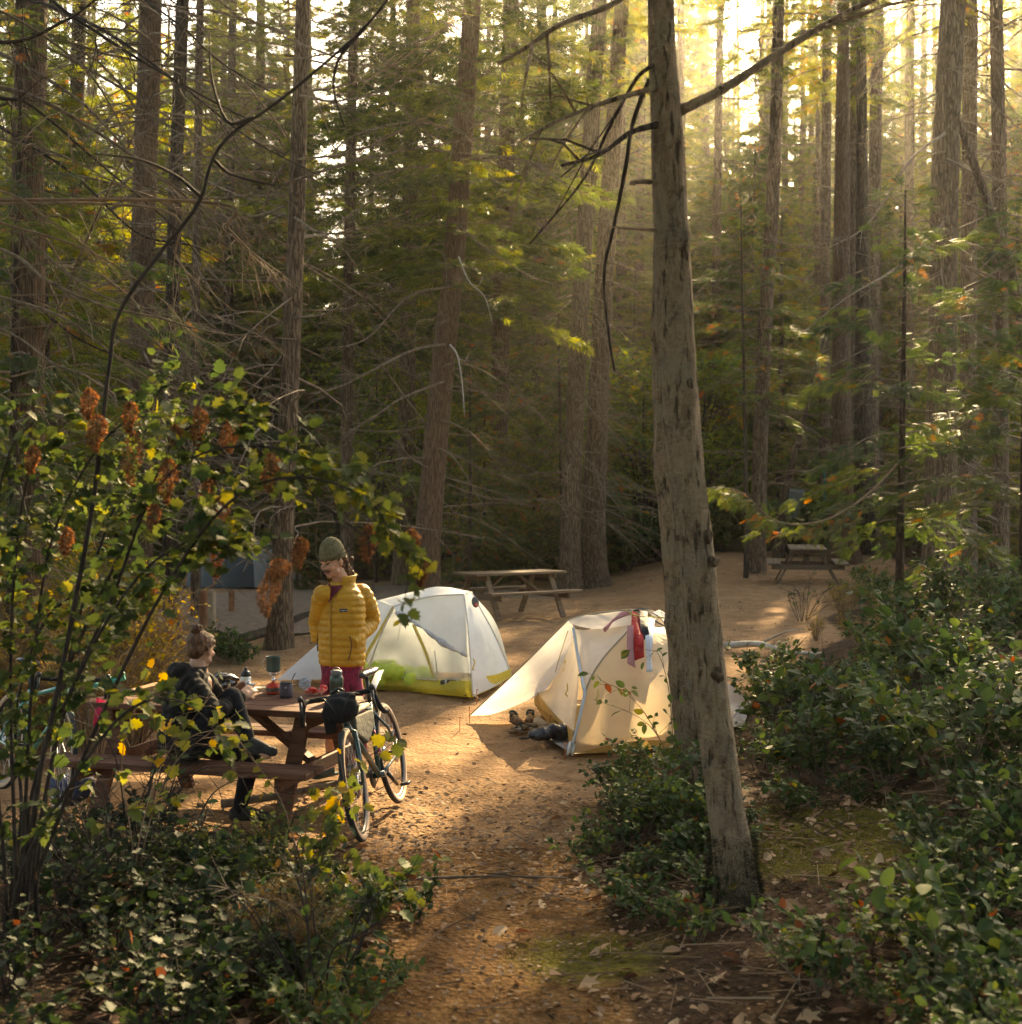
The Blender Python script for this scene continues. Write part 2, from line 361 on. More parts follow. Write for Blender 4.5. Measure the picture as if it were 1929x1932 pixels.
def catmull(pts, n):
    pts = [Vector(p) for p in pts]
    if len(pts) == 2: return [pts[0].lerp(pts[1], i/(n-1)) for i in range(n)]
    P = [pts[0]*2-pts[1]]+pts+[pts[-1]*2-pts[-2]]; out = []
    m = len(pts)-1
    for i in range(n):
        u = i/(n-1)*m; k = min(int(u), m-1); t = u-k
        a, b, c, d = P[k:k+4]
        out.append(.5*((2*b)+(c-a)*t+(2*a-5*b+4*c-d)*t*t+(3*b-a-3*c+d)*t**3))
    return out
def patch(rows, nu=12, nv=12, mb=None, mi=0, sag=0, wr=0, thick=0):
    "smooth sheet through rows of points"
    R_ = [catmull(r, nu) for r in rows]
    grid = [catmull([R_[j][i] for j in range(len(R_))], nv) for i in range(nu)]
    mb = mb or MB(); vs = []
    for i in range(nu):
        for j in range(nv):
            p = grid[i][j].copy()
            if sag or wr:
                e = 4*(i/(nu-1))*(1-i/(nu-1))*4*(j/(nv-1))*(1-j/(nv-1))
                p.z -= sag*min(1, e)
                if wr: p += Vector((mnoise.noise(p*3), mnoise.noise(p*3+Vector((9, 1, 1))), mnoise.noise(p*4+Vector((1, 7, 2)))))*wr*min(1, e)
            vs.append(p)
    fs = [(i*nv+j, (i+1)*nv+j, (i+1)*nv+j+1, i*nv+j+1) for i in range(nu-1) for j in range(nv-1)]
    return mb.add(vs, fs, mi)

# scattered leaves: arrays in, one mesh out
class Leaf:
    def __init__(s, v, faces):
        s.v = np.array(v, float); s.loops = np.array([i for f in faces for i in f]); s.sizes = np.array([len(f) for f in faces])
def nrm(a): return a/np.maximum(np.linalg.norm(a, axis=-1, keepdims=True), 1e-9)
def scatter(leaf, pos, dirs, nor, scale, rnd):
    y = nrm(dirs); z = nor-y*(nor*y).sum(1, keepdims=True); z = nrm(z); x = np.cross(y, z)
    v = leaf.v[None]*scale[:, None, None] if scale.ndim == 1 else leaf.v[None]*scale[:, None, :]
    w = pos[:, None]+v[..., 0:1]*x[:, None]+v[..., 1:2]*y[:, None]+v[..., 2:3]*z[:, None]
    k = len(leaf.v); n = len(pos)
    loops = (leaf.loops[None]+(np.arange(n)*k)[:, None]).ravel(); sizes = np.tile(leaf.sizes, n)
    return w.reshape(-1, 3), loops, sizes, np.repeat(rnd, k)
def np_mesh(name, chunks, mats, smooth=False):
    "chunks: (verts, loops, sizes, rnd, material index)"
    V, Lp, Sz, Rn, Mi = [], [], [], [], []; off = 0
    for v, l, s_, r, mi in chunks:
        V.append(v); Lp.append(l+off); Sz.append(s_); Rn.append(r); Mi.append(np.full(len(s_), mi)); off += len(v)
    V = np.concatenate(V); Lp = np.concatenate(Lp); Sz = np.concatenate(Sz); Rn = np.concatenate(Rn); Mi = np.concatenate(Mi)
    me = bpy.data.meshes.new(name); me.vertices.add(len(V)); me.vertices.foreach_set('co', V.ravel().astype(np.float32))
    me.loops.add(len(Lp)); me.loops.foreach_set('vertex_index', Lp.astype(np.int32))
    me.polygons.add(len(Sz)); st = np.concatenate([[0], np.cumsum(Sz)[:-1]])
    me.polygons.foreach_set('loop_start', st.astype(np.int32))
    try: me.polygons.foreach_set('loop_total', Sz.astype(np.int32))
    except Exception: pass
    me.polygons.foreach_set('material_index', Mi.astype(np.int32))
    me.polygons.foreach_set('use_smooth', np.full(len(Sz), smooth))
    at = me.attributes.new('rnd', 'FLOAT', 'POINT'); at.data.foreach_set('value', np.clip(Rn, 0, 1).astype(np.float32))
    for m in mats: me.materials.append(m)
    me.update(calc_edges=True); me.validate(); return me
def mb_chunk(mb, mi=0):
    return (np.array([tuple(p) for p in mb.v], float), np.array([i for f in mb.f for i in f]), np.array([len(f) for f in mb.f]), np.zeros(len(mb.v)), mi)

L_SPRIG = Leaf([(0, 0, 0), (-.05, .25, .02), (0, 1, -.04), (.05, .25, .02),
                (0, .1, 0), (-.22, .30, .0), (-.42, .62, -.06), (-.2, .42, .0),
                (0, .1, 0), (.2, .42, .0), (.42, .62, -.06), (.22, .30, .0),
                (0, .4, 0), (-.17, .58, 0), (-.3, .86, -.05), (-.13, .7, 0),
                (0, .4, 0), (.13, .7, 0), (.3, .86, -.05), (.17, .58, 0)],
               [(0, 1, 2, 3), (4, 5, 6, 7), (8, 9, 10, 11), (12, 13, 14, 15), (16, 17, 18, 19)])
def _frond():
    v, f = [], []
    def lf(x0, y0, dx, dy, w):
        o = len(v); l = math.hypot(dx, dy); nx, ny = -dy/l*w, dx/l*w
        v.extend([(x0, y0, 0), (x0+dx*.45+nx, y0+dy*.45+ny, .01), (x0+dx, y0+dy, -.06), (x0+dx*.45-nx, y0+dy*.45-ny, .01)]); f.append((o, o+1, o+2, o+3))
    lf(0, 0, 0, 1, .03)
    for i in range(6):
        y = .1+.13*i; l = .36*(1-.1*i)
        for sg in (-1, 1): lf(0, y, sg*l*.75, l*.66, .035)
    return Leaf(v, f)
L_FROND = _frond()
L_OVATE = Leaf([(0, 0, 0), (-.2, .14, .05), (0, .17, -.01), (.2, .14, .05), (-.31, .42, .07), (0, .45, -.01), (.31, .42, .07), (-.23, .74, .02), (0, .76, -.05), (.23, .74, .02), (0, 1.0, -.13)],
               [(0, 2, 1), (0, 3, 2), (1, 2, 5, 4), (2, 3, 6, 5), (4, 5, 8, 7), (5, 6, 9, 8), (7, 8, 10), (8, 9, 10)])
L_LOBED = Leaf([(0, 0, 0), (-.22, .02, .04), (-.42, .22, .08), (-.30, .34, .05), (-.46, .56, .08), (-.25, .62, .04), (-.22, .84, .03), (-.1, .8, 0), (0, 1, -.08),
                (.1, .8, 0), (.22, .84, .03), (.25, .62, .04), (.46, .56, .08), (.30, .34, .05), (.42, .22, .08), (.22, .02, .04), (0, .35, -.02), (0, .65, -.03)],
               [(0, 16, 3, 2, 1), (16, 17, 5, 4, 3), (17, 8, 7, 6, 5), (0, 15, 14, 13, 16), (16, 13, 12, 11, 17), (17, 11, 10, 9, 8)])
L_BLADE = Leaf([(-.03, 0, 0), (.03, 0, 0), (.022, .5, .05), (-.022, .5, .05), (0, 1, -.08)], [(0, 1, 2, 3), (3, 2, 4)])
L_QUAD = Leaf([(-.5, 0, 0), (.5, 0, .1), (.5, 1, 0), (-.5, 1, .12)], [(0, 1, 2, 3)])
L_RHOMB = Leaf([(0, 0, 0), (-.32, .5, .06), (0, 1, 0), (.32, .5, .06)], [(0, 3, 2, 1)])
L_MAPLE = Leaf([(0, 0, 0), (-.5, .1, .05), (-.28, .4, .0), (-.5, .75, .05), (-.15, .65, 0), (0, 1.05, -.05), (.15, .65, 0), (.5, .75, .05), (.28, .4, 0), (.5, .1, .05)],
               [(0, 2, 1), (0, 4, 3, 2), (0, 6, 5, 4), (0, 8, 7, 6), (0, 9, 8)])
L_CHIP = Leaf([(-.5, -.5, 0), (.5, -.4, .05), (.45, .5, 0), (-.4, .45, .05), (-.5, -.5, .07), (.5, -.4, .10), (.45, .5, .07), (-.4, .45, .11)],
              [(4, 5, 6, 7), (0, 1, 5, 4), (1, 2, 6, 5), (2, 3, 7, 6), (3, 0, 4, 7)])
# ------------------------------------------------------------------ ground
def ground_mat():
    m, t, out = newmat('ground')
    tc = N(t, 'ShaderNodeTexCoord'); zn = N(t, 'ShaderNodeAttribute'); zn.attribute_name = 'zone'
    sep = N(t, 'ShaderNodeSeparateColor'); t.links.new(zn.outputs['Color'], sep.inputs[0])
    def nz(sc, det=6, rg=.6):
        n = N(t, 'ShaderNodeTexNoise'); n.inputs['Scale'].default_value = sc; n.inputs['Detail'].default_value = det; n.inputs['Roughness'].default_value = rg
        t.links.new(tc.outputs['Object'], n.inputs['Vector']); return n.outputs[0]
    fine = nz(45); mid = nz(5); big = nz(.9)
    def add(a, b, k=1.):
        q = N(t, 'ShaderNodeMath', op='MULTIPLY_ADD'); t.links.new(b, q.inputs[0]); q.inputs[1].default_value = k; t.links.new(a, q.inputs[2]); return q.outputs[0]
    mixv = add(add(mid, fine, .8), big, .5)
    def rmp(a, *st): r = ramp(t, st); t.links.new(a, r.inputs[0]); return r.outputs[0]
    sc_ = N(t, 'ShaderNodeMath', op='MULTIPLY'); sc_.inputs[1].default_value = 1/2.3; t.links.new(mixv, sc_.inputs[0]); mv = sc_.outputs[0]
    litter = rmp(mv, (.36, (.018, .011, .006)), (.5, (.06, .035, .018)), (.62, (.12, .072, .036)))
    dirt = rmp(mv, (.34, (.115, .062, .030)), (.5, (.25, .145, .072)), (.64, (.35, .22, .118)))
    path = rmp(mv, (.34, (.06, .030, .012)), (.5, (.155, .078, .028)), (.64, (.27, .155, .06)))
    moss = rmp(mv, (.34, (.035, .03, .008)), (.5, (.11, .095, .016)), (.64, (.19, .15, .025)))
    def edge(ch):
        a = add(ch, mid, .5); a = add(a, fine, .22)
        r = ramp(t, [(.72, (0, 0, 0)), (.98, (1, 1, 1))]); t.links.new(a, r.inputs[0]); return r.outputs[0]
    col = litter
    for ch, c in ((sep.outputs[0], dirt), (sep.outputs[1], path), (sep.outputs[2], moss)):
        mx = N(t, 'ShaderNodeMix'); mx.data_type = 'RGBA'; t.links.new(edge(ch), mx.inputs[0]); t.links.new(col, mx.inputs[6]); t.links.new(c, mx.inputs[7]); col = mx.outputs[2]
    b = N(t, 'ShaderNodeBsdfPrincipled'); b.inputs['Roughness'].default_value = .95; b.inputs['Specular IOR Level'].default_value = .1
    t.links.new(col, b.inputs['Base Color'])
    vo = N(t, 'ShaderNodeTexVoronoi'); vo.inputs['Scale'].default_value = 28; t.links.new(tc.outputs['Object'], vo.inputs['Vector'])
    hh = add(fine, vo.outputs['Distance'], .8); hh = add(hh, mid, 1.5)
    bp = N(t, 'ShaderNodeBump'); bp.inputs['Strength'].default_value = .8; bp.inputs['Distance'].default_value = .03; t.links.new(hh, bp.inputs['Height']); t.links.new(bp.outputs[0], b.inputs['Normal'])
    t.links.new(b.outputs[0], out.inputs[0]); return m
M['ground'] = ground_mat()
def zone(x, y):
    xr = np.interp(y, [6.5, 7.6, 9, 10.5, 14, 18, 22, 27, 34, 36], [.3, .45, .55, .75, 2.6, 4.6, 5.2, 9.0, 9.5, 3.0])
    xl = np.interp(y, [7, 8.2, 9, 12, 14.2, 20, 60], [-.9, -1.0, -6, -6, -5.6, -8, -8])
    d = ss(-.35, .35, xr-x)*ss(-.3, .3, x-xl)*ss(7.0, 8.4, y)*(1-ss(34.5, 37, y))
    pc = np.interp(y, [4, 6, 7.5, 8.5], [-.30, -.2, -.25, -.15])
    p = (1-ss(.45, .95, np.abs(x-pc)))*ss(3, 4, y)*(1-ss(7.4, 8.6, y))
    mo = np.exp(-(((x-1.75)/.75)**2+((y-7.6)/1.0)**2))*1.1
    mo = np.maximum(mo, np.exp(-(((x-.35)/.5)**2+((y-6.0)/.5)**2))*.75); mo = np.maximum(mo, np.exp(-(((x+.85)/.4)**2+((y-5.7)/.5)**2))*.7)
    return d, p, mo
def build_ground():
    ys = np.concatenate([np.linspace(1.5, 16, 330), np.geomspace(16.05, 160, 150), [260, 500, 900]])
    us = np.linspace(-1, 1, 300)
    X = us[None]*(ys[:, None]*.5+4.5); Y = np.repeat(ys[:, None], 300, 1)
    X[-3:] *= 1.4
    Z = hgt(X, Y)
    nn = np.array([mnoise.noise(Vector((a*1.3, b*1.3, 0)))*.035+mnoise.noise(Vector((a*5, b*5, 3)))*.012+mnoise.noise(Vector((a*16, b*16, 3)))*.005 for a, b in zip(X.ravel(), Y.ravel())]).reshape(X.shape)
    Z = Z+nn-.008
    d, p, mo = zone(X, Y); Z = Z-.02*d
    ny, nx = X.shape; V = np.stack([X, Y, Z], -1).reshape(-1, 3)
    i = np.arange(ny-1)[:, None]*nx+np.arange(nx-1)[None]; q = np.stack([i, i+1, i+nx+1, i+nx], -1).reshape(-1, 4)
    me = np_mesh('ground', [(V, q.ravel(), np.full(len(q), 4), np.zeros(len(V)), 0)], [M['ground']], True)
    ca = me.color_attributes.new('zone', 'FLOAT_COLOR', 'POINT')
    ca.data.foreach_set('color', np.stack([d.ravel(), p.ravel(), mo.ravel(), np.ones(d.size)], -1).ravel().astype(np.float32))
    tag(link(bpy.data.objects.new('ground', me)), 'brown forest floor of packed dirt, moss and leaf litter', kind='structure')
build_ground()
M['road'] = noise_mat('road', (.12, .08, .05), (.19, .13, .085), scale=9, rough=.95, bump=.4, bscale=60, c3=(.25, .175, .115))
def build_road():
    c = [(-14, 20.2), (-9, 22.6), (-5.4, 25.2), (-2, 28.5), (.5, 31.5)]
    wl = [3.0, 3.6, 4.2, 4.0, 2.0]
    rows = []
    for k, off in enumerate((-1, -.5, 0, .5, 1)):
        rows.append([Vector((x-.5*off*w, y+off*w, gz(x, y)+.035-.03*abs(off))) for (x, y), w in zip(c, wl)])
    mb = patch(rows, 40, 16)
    tag(mb.build('road', M['road']), 'grey brown dirt road passing behind the campsite', kind='structure')
build_road()

def lay_on(n, xs, ys, leaf, size, rmin=.6, rmax=1.3, lift=.01, tilt=.5, seed=0, mask=None):
    g = np.random.default_rng(seed); x = g.uniform(*xs, n); y = g.uniform(*ys, n)
    if mask is not None:
        keep = g.uniform(0, 1, n) < mask(x, y); x, y = x[keep], y[keep]
    n = len(x); z = hgt(x, y)+lift+g.uniform(0, .02, n)
    pos = np.stack([x, y, z], -1); a = g.uniform(0, 2*np.pi, n)
    d = np.stack([np.cos(a), np.sin(a), g.normal(0, tilt*.4, n)], -1); no = np.stack([g.normal(0, tilt, n), g.normal(0, tilt, n), np.ones(n)], -1)
    return scatter(leaf, pos, d, no, size*g.uniform(rmin, rmax, n), g.uniform(0, 1, n))
def stuff(name, me, label): return tag(link(bpy.data.objects.new(name, me)), label, kind='stuff')
_nd = lambda x, y: (1-zone(x, y)[0]*.97)*(1-zone(x, y)[1]*.8)
stuff('fallen_leaves', np_mesh('fallen_leaves', [
    (*lay_on(900, (-2.4, 3.0), (4.2, 8.6), L_OVATE, .078, .5, 1.35, .015, .55, 1, _nd), 0),
    (*lay_on(600, (-3.5, 5), (8, 14), L_OVATE, .09, .6, 1.2, .015, .5, 2, _nd), 0),
    (*lay_on(70, (-1.6, 2.8), (4.4, 6.8), L_MAPLE, .085, .6, 1.2, .02, .6, 3, _nd), 0)], [M['dry_leaf']]), 'tan and brown fallen leaves scattered over the forest floor')
def _chipm(x, y): return np.clip(1.1-np.abs(y-8.2)/1.8, .05, 1)*np.clip(1.2-np.abs(x-.0)/2.2, .05, 1)
stuff('bark_litter', np_mesh('bark_litter', [
    (*lay_on(20000, (-3, 3.0), (5, 11), L_CHIP, .018, .3, 2.0, .0, .35, 4, _chipm), 0),
    (*lay_on(6000, (-2.2, 2.6), (4.2, 8), L_CHIP, .013, .3, 2.0, .0, .4, 5, None), 0),
    (*lay_on(5000, (-8, 8), (10, 34), L_CHIP, .022, .4, 1.8, .0, .4, 6, lambda x, y: .25+.75*(np.sin(x*1.7+y)*np.sin(y*.9-x) > .35)), 0)], [M['chip']]), 'broken bark chips and small clods strewn over the dirt')
stuff('twig_litter', np_mesh('twig_litter', [
    (*lay_on(2600, (-2.6, 3.4), (4.2, 9.5), Leaf([(-.012, 0, 0), (.012, 0, 0), (0, 0, .02), (-.01, 1, 0), (.01, 1, 0), (0, 1, .018)], [(0, 3, 5, 2), (1, 2, 5, 4), (0, 1, 4, 3)]), .16, .3, 2.0, .012, .5, 8, _nd), 0)], [M['chip']]), 'thin dead twigs and needles lying on the forest floor')
def moss_blades(n, seed, sc):
    g = np.random.default_rng(seed); x = g.uniform(-1.6, 3.2, n); y = g.uniform(4.6, 9.6, n)
    k = g.uniform(0, 1, n) < np.clip(zone(x, y)[2]*1.3-.15, 0, 1); x, y = x[k], y[k]; n = len(x)
    pos = np.stack([x, y, hgt(x, y)-.004], -1); d = np.stack([g.normal(0, .5, n), g.normal(0, .5, n), np.ones(n)], -1)
    return scatter(L_BLADE, pos, d, g.normal(0, 1, (n, 3)), np.stack([sc*2.2*np.ones(n), sc*g.uniform(.5, 1.3, n), sc*np.ones(n)], -1), g.uniform(0, 1, n))
stuff('moss', np_mesh('moss', [(*moss_blades(90000, 11, .022), 0)], [M['moss']]), 'patches of yellow green moss beside the big tree')

# ------------------------------------------------------------------ trees
def crown_chunks(seed, z0, z1, nb, L, sprigs, size, leaf=L_SPRIG, droop=.25, rise=.1, taper=.85, wood=True, top=1., side=.38, bare=.12, rlo=.012, fan=.5):
    g = np.random.default_rng(seed)
    u = (np.arange(nb)+g.uniform(0, 1, nb))/nb; z = z0+(z1-z0)*u
    ln = L*(1-taper*u**1.3)*g.uniform(.6, 1.15, nb); ln *= np.clip(.55+u*3, .55, 1)
    az = np.arange(nb)*2.4+g.normal(0, .5, nb); el = rise+g.normal(0, .12, nb)+.35*u
    d = np.stack([np.cos(az)*np.cos(el), np.sin(az)*np.cos(el), np.sin(el)], -1)
    dr = droop*g.uniform(.6, 1.4, nb)*(1-.6*u)
    mb = MB()
    if wood:
        for i in range(nb):
            pts = []
            for t in (0, .25, .5, .75, 1): pts.append((d[i][0]*ln[i]*t, d[i][1]*ln[i]*t, z[i]+d[i][2]*ln[i]*t-dr[i]*ln[i]*t*t))
            mb.tube(pts, [rlo*(1-.9*t)*(.5+ln[i]/L) for t in (0, .25, .5, .75, 1)], 4, cap=False)
    n = nb*sprigs; b = g.choice(nb, n, p=ln/ln.sum()); t = bare+(1-bare)*g.uniform(0, 1, n)**.75
    sg = g.choice([-1, 1], n); s = g.uniform(0, 1, n)**.7
    tw = side*ln[b]*(1-t*.8)*s
    hz = np.stack([-np.sin(az[b]), np.cos(az[b]), np.zeros(n)], -1)
    twd = nrm(hz*sg[:, None]+d[b]*fan)
    pos = d[b]*(ln[b]*t)[:, None]; pos[:, 2] += z[b]-dr[b]*ln[b]*t*t
    pos = pos+twd*tw[:, None]; pos[:, 2] -= .22*tw*(droop/.25)**.5; pos += g.normal(0, .03, (n, 3))*(1+size)
    ld = nrm(twd*(.8*s)[:, None]+d[b]*(1.-.5*s)[:, None]+g.normal(0, .3, (n, 3))+np.array([0, 0, -.35*droop/.25]))
    no = np.array([0, 0, 1.])+g.normal(0, .35, (n, 3))
    # growth is uneven: some sprays young and bright, some old and thin
    ph = g.uniform(0, 6.28, nb)
    rnd = np.clip(.42+.22*np.sin(ph[b])+g.normal(0, .16, n)+(g.uniform(0, 1, n) > .975)*.6, 0, 1)
    ch = [(*scatter(leaf, pos, ld, no, size*g.uniform(.6, 1.4, n), rnd), 1)]
    if wood: ch.append(mb_chunk(mb, 0))
    return ch
def deadwood_mb(seed, z0, z1, nb, L, droop=.2, twigs=5, r=.012, rise=0):
    g = random.Random(seed); mb = MB()
    for i in range(nb):
        z = z0+(z1-z0)*(i+g.random())/nb; az = g.uniform(0, 6.283); ln = L*g.uniform(.35, 1.1); el = rise+g.gauss(0, .22)
        d = Vector((math.cos(az), math.sin(az), math.tan(el))); k = g.uniform(.3, 1.5)*droop; wob = Vector((g.gauss(0, .1), g.gauss(0, .1), g.gauss(0, .06)))
        def P(t): return Vector((0, 0, z))+d*ln*t-Vector((0, 0, k*ln*t*t))+wob*math.sin(t*5)*ln*.5
        mb.tube([P(t/6) for t in range(7)], [max(.0025, r*(1-.85*t/6)*(.5+.6*ln/L)) for t in range(7)], 4, cap=False)
        for j in range(twigs):
            t = g.uniform(.25, .95); sg = g.choice((-1, 1)); tl = ln*(1-t*.6)*g.uniform(.15, .4)
            sd_ = (Vector((-d.y, d.x, 0))*sg+d*.8+Vector((0, 0, g.gauss(-.2, .35)))).normalized(); q = P(t)
            mb.tube([q, q+sd_*tl*.5+Vector((0, 0, .02)), q+sd_*tl+Vector((g.gauss(0, .05), g.gauss(0, .05), -tl*.2))], [max(.002, r*.35), max(.002, r*.25), .0012], 3, cap=False)
    return mb
def trunk_mb(H, r, n=10, lean=(0, 0), seed=0, flare=1.35, wob=.05, segs=22, bump=.04):
    g = random.Random(seed); mb = MB(); vs = []
    o1, o2 = g.uniform(0, 9), g.uniform(0, 9)
    for i in range(segs+1):
        t = (i/segs)**1.25; z = -.25+H*t
        rr = r*(1-.8*t)*(1+(flare-1)*math.exp(-max(z, 0)/(r*2.2)))
        cx = lean[0]*t*H+wob*math.sin(o1+z*.35); cy = lean[1]*t*H+wob*math.sin(o2+z*.3)
        if i == 0: cx0, cy0 = cx, cy
        for k in range(n):
            a = 2*math.pi*k/n; q = rr*(1+mnoise.noise(Vector((math.cos(a)*2, math.sin(a)*2, z*1.4+seed)))*bump*3+(.12*math.sin(a*5+seed)*math.exp(-max(z, 0)/(r*2.5)) if flare > 1.2 else 0))
            vs.append((cx-cx0+math.cos(a)*q, cy-cy0+math.sin(a)*q, z))
    fs = [(i*n+k, i*n+(k+1) % n, (i+1)*n+(k+1) % n, (i+1)*n+k) for i in range(segs) for k in range(n)]
    return mb.add(vs, fs)
MESH = {}
# tall forest conifers: crown starts high
for i in range(3):
    MESH['tall_crown', i] = np_mesh('crown', crown_chunks(100+i, 5.5+i, 24+2*i, 130, 3.2, 105, .25, droop=.3), [M['twig'], M['needle']])
    MESH['tall_trunk', i] = trunk_mb(27+2*i, .27+.04*i, lean=(.004*(i-1), 0), seed=i).mesh('trunk', M['bark_fir'])
    MESH['dead', i] = deadwood_mb(200+i, 1.0, 9.5, 84, 2.7, r=.016, droop=.28, twigs=7).mesh('bare_branch', M['twig'])
# understorey conifers: green to the ground
for i in range(3):
    MESH['low_crown', i] = np_mesh('crown', crown_chunks(120+i, .5, 8.5+i, 120, 2.3, 80, .21, droop=.45, rise=.15), [M['twig'], M['needle' if i != 1 else 'cedar_leaf']])
    MESH['low_trunk', i] = trunk_mb(8.8+i, .10, seed=5+i, flare=1.1).mesh('trunk', M['bark_dark'])
# thin crowns with painted-in sunlit green for the open right-hand part of the wood
for i in range(2):
    MESH['thin_crown', i] = np_mesh('crown', crown_chunks(140+i, 7+i, 26, 80, 2.5, 60, .22, droop=.35), [M['twig'], M['needle_sunlit']])
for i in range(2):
    MESH['high_crown', i] = np_mesh('crown', crown_chunks(150+i, 13.5+i, 27, 70, 2.6, 70, .23, droop=.35), [M['twig'], M['needle']])
# broadleaf understorey
def broad_chunks(seed, H, W, n, size=.13):
    g = np.random.default_rng(seed); mb = MB(); cl = []
    for i in range(26):
        a = g.uniform(0, 6.28); rr = W*g.uniform(.2, 1); zz = H*g.uniform(.25, 1)
        e = Vector((math.cos(a)*rr, math.sin(a)*rr, zz)); cl.append(e)
        mb.tube(catmull([(0, 0, H*.05), Vector((e.x*.3, e.y*.3, zz*.6)), e], 6), [.03, .02, .015, .01, .007, .003], 4, cap=False)
    cl = np.array([tuple(c) for c in cl]); k = g.choice(len(cl), n)
    pos = cl[k]+g.normal(0, 1, (n, 3))*np.array([.5, .5, .22])*W*.4
    d = np.stack([g.normal(0, 1, n), g.normal(0, 1, n), g.normal(-.3, .4, n)], -1); no = np.array([0, 0, 1.])+g.normal(0, .45, (n, 3))
    return [(*scatter(L_MAPLE, pos, d, no, size*g.uniform(.6, 1.3, n), np.clip(.45+.2*np.sin(k)+g.normal(0, .18, n), 0, 1)), 1), mb_chunk(mb, 0)]
for i in range(2):
    MESH['broad_crown', i] = np_mesh('crown', broad_chunks(160+i, 5.5+2*i, 2.2, 3200), [M['twig_dark'], M['maple_leaf']])
    MESH['broad_trunk', i] = trunk_mb(5+2*i, .06, seed=30+i, flare=1.1, wob=.15).mesh('trunk', M['bark_dark'])

def add_tree(name, parts, x, y, sc=1., label=None, cat='tree', group=None, rz=None, sz=None, gr=np.random.default_rng(33)):
    rz = gr.uniform(0, 6.28) if rz is None else rz
    e = empty(name, (x, y, gz(x, y)-.03), rz, label, cat, group); e.scale = (sc, sc, (sz or sc))
    for pn, me in parts: link(bpy.data.objects.new(pn, me), e)
    return e
g0 = np.random.default_rng(51)
# key trunks of the photo: base (px,py), top (px at row 0), width at mid, kind
def key_tree(name, D, pts, w0, w1, mat, label, H=26, crown=None, cz=1., dead=None, flare=1.35, n=16, group=None, dsc=1.):
    "pts: picture points (px,py) from the foot upwards, all at depth D; w0,w1 picture widths at foot and top of frame"
    P = [Wp(px, py, D) for px, py in pts]; foot = P[0]; foot.z = gz(foot.x, D)
    top = P[-1]; prev = P[-2]; dr = (top-prev).normalized(); ext = H-top.z
    if ext > 0: P.append(top+dr*ext/max(dr.z, .5))
    loc = Vector((foot.x, foot.y, foot.z)); Q = [p-loc for p in P]; Q[0].z = -.3
    m = 40; C = catmull(Q, m); r0 = w0/F*D/2; r1 = w1/F*D/2; zt = (top-loc).z; mb = MB(); vs = []; sd_ = random.random()*50
    for i, c in enumerate(C):
        z = max(c.z, 0); rr = r0+(r1-r0)*min(z/zt, 1) if z < zt else r1*max(.12, 1-(z-zt)/(H-zt+.01)*.9)
        rr *= 1+(flare-1)*math.exp(-z/(r0*2.2))
        for k in range(n):
            a = 2*math.pi*k/n; q = rr*(1+mnoise.noise(Vector((math.cos(a)*2, math.sin(a)*2, z*2+sd_)))*.09+.13*(flare-1)*math.sin(a*6+sd_)*math.exp(-z/(r0*3)))
            vs.append((c.x+math.cos(a)*q, c.y+math.sin(a)*q, c.z))
    mb.add(vs, [(i*n+k, i*n+(k+1) % n, (i+1)*n+(k+1) % n, (i+1)*n+k) for i in range(m-1) for k in range(n)])
    e = empty(name, loc, 0, label, 'tree', group); mb.build('trunk', mat, e)
    if crown is not None:
        c = link(bpy.data.objects.new('crown', MESH[crown])); c.parent = e; zc = cz; off = C[-1]; c.location = (off.x*.6, off.y*.6, 0); c.scale = (zc, zc, H/27); c.rotation_euler = (0, 0, random.uniform(0, 6))
    if dead is not None:
        c = link(bpy.data.objects.new('bare_branch', MESH['dead', dead])); c.parent = e; c.scale = (dsc, dsc, 1.35); c.rotation_euler = (0, 0, random.uniform(0, 6))
        k = next((p for p in C if p.z > 4), C[-1]); c.rotation_euler.x = -math.atan2(k.y, k.z)*0; c.location = (k.x*.5, k.y*.5, 0)
    return e
bf, bc, bd = M['bark_fir'], M['bark_cedar'], M['bark_dark']
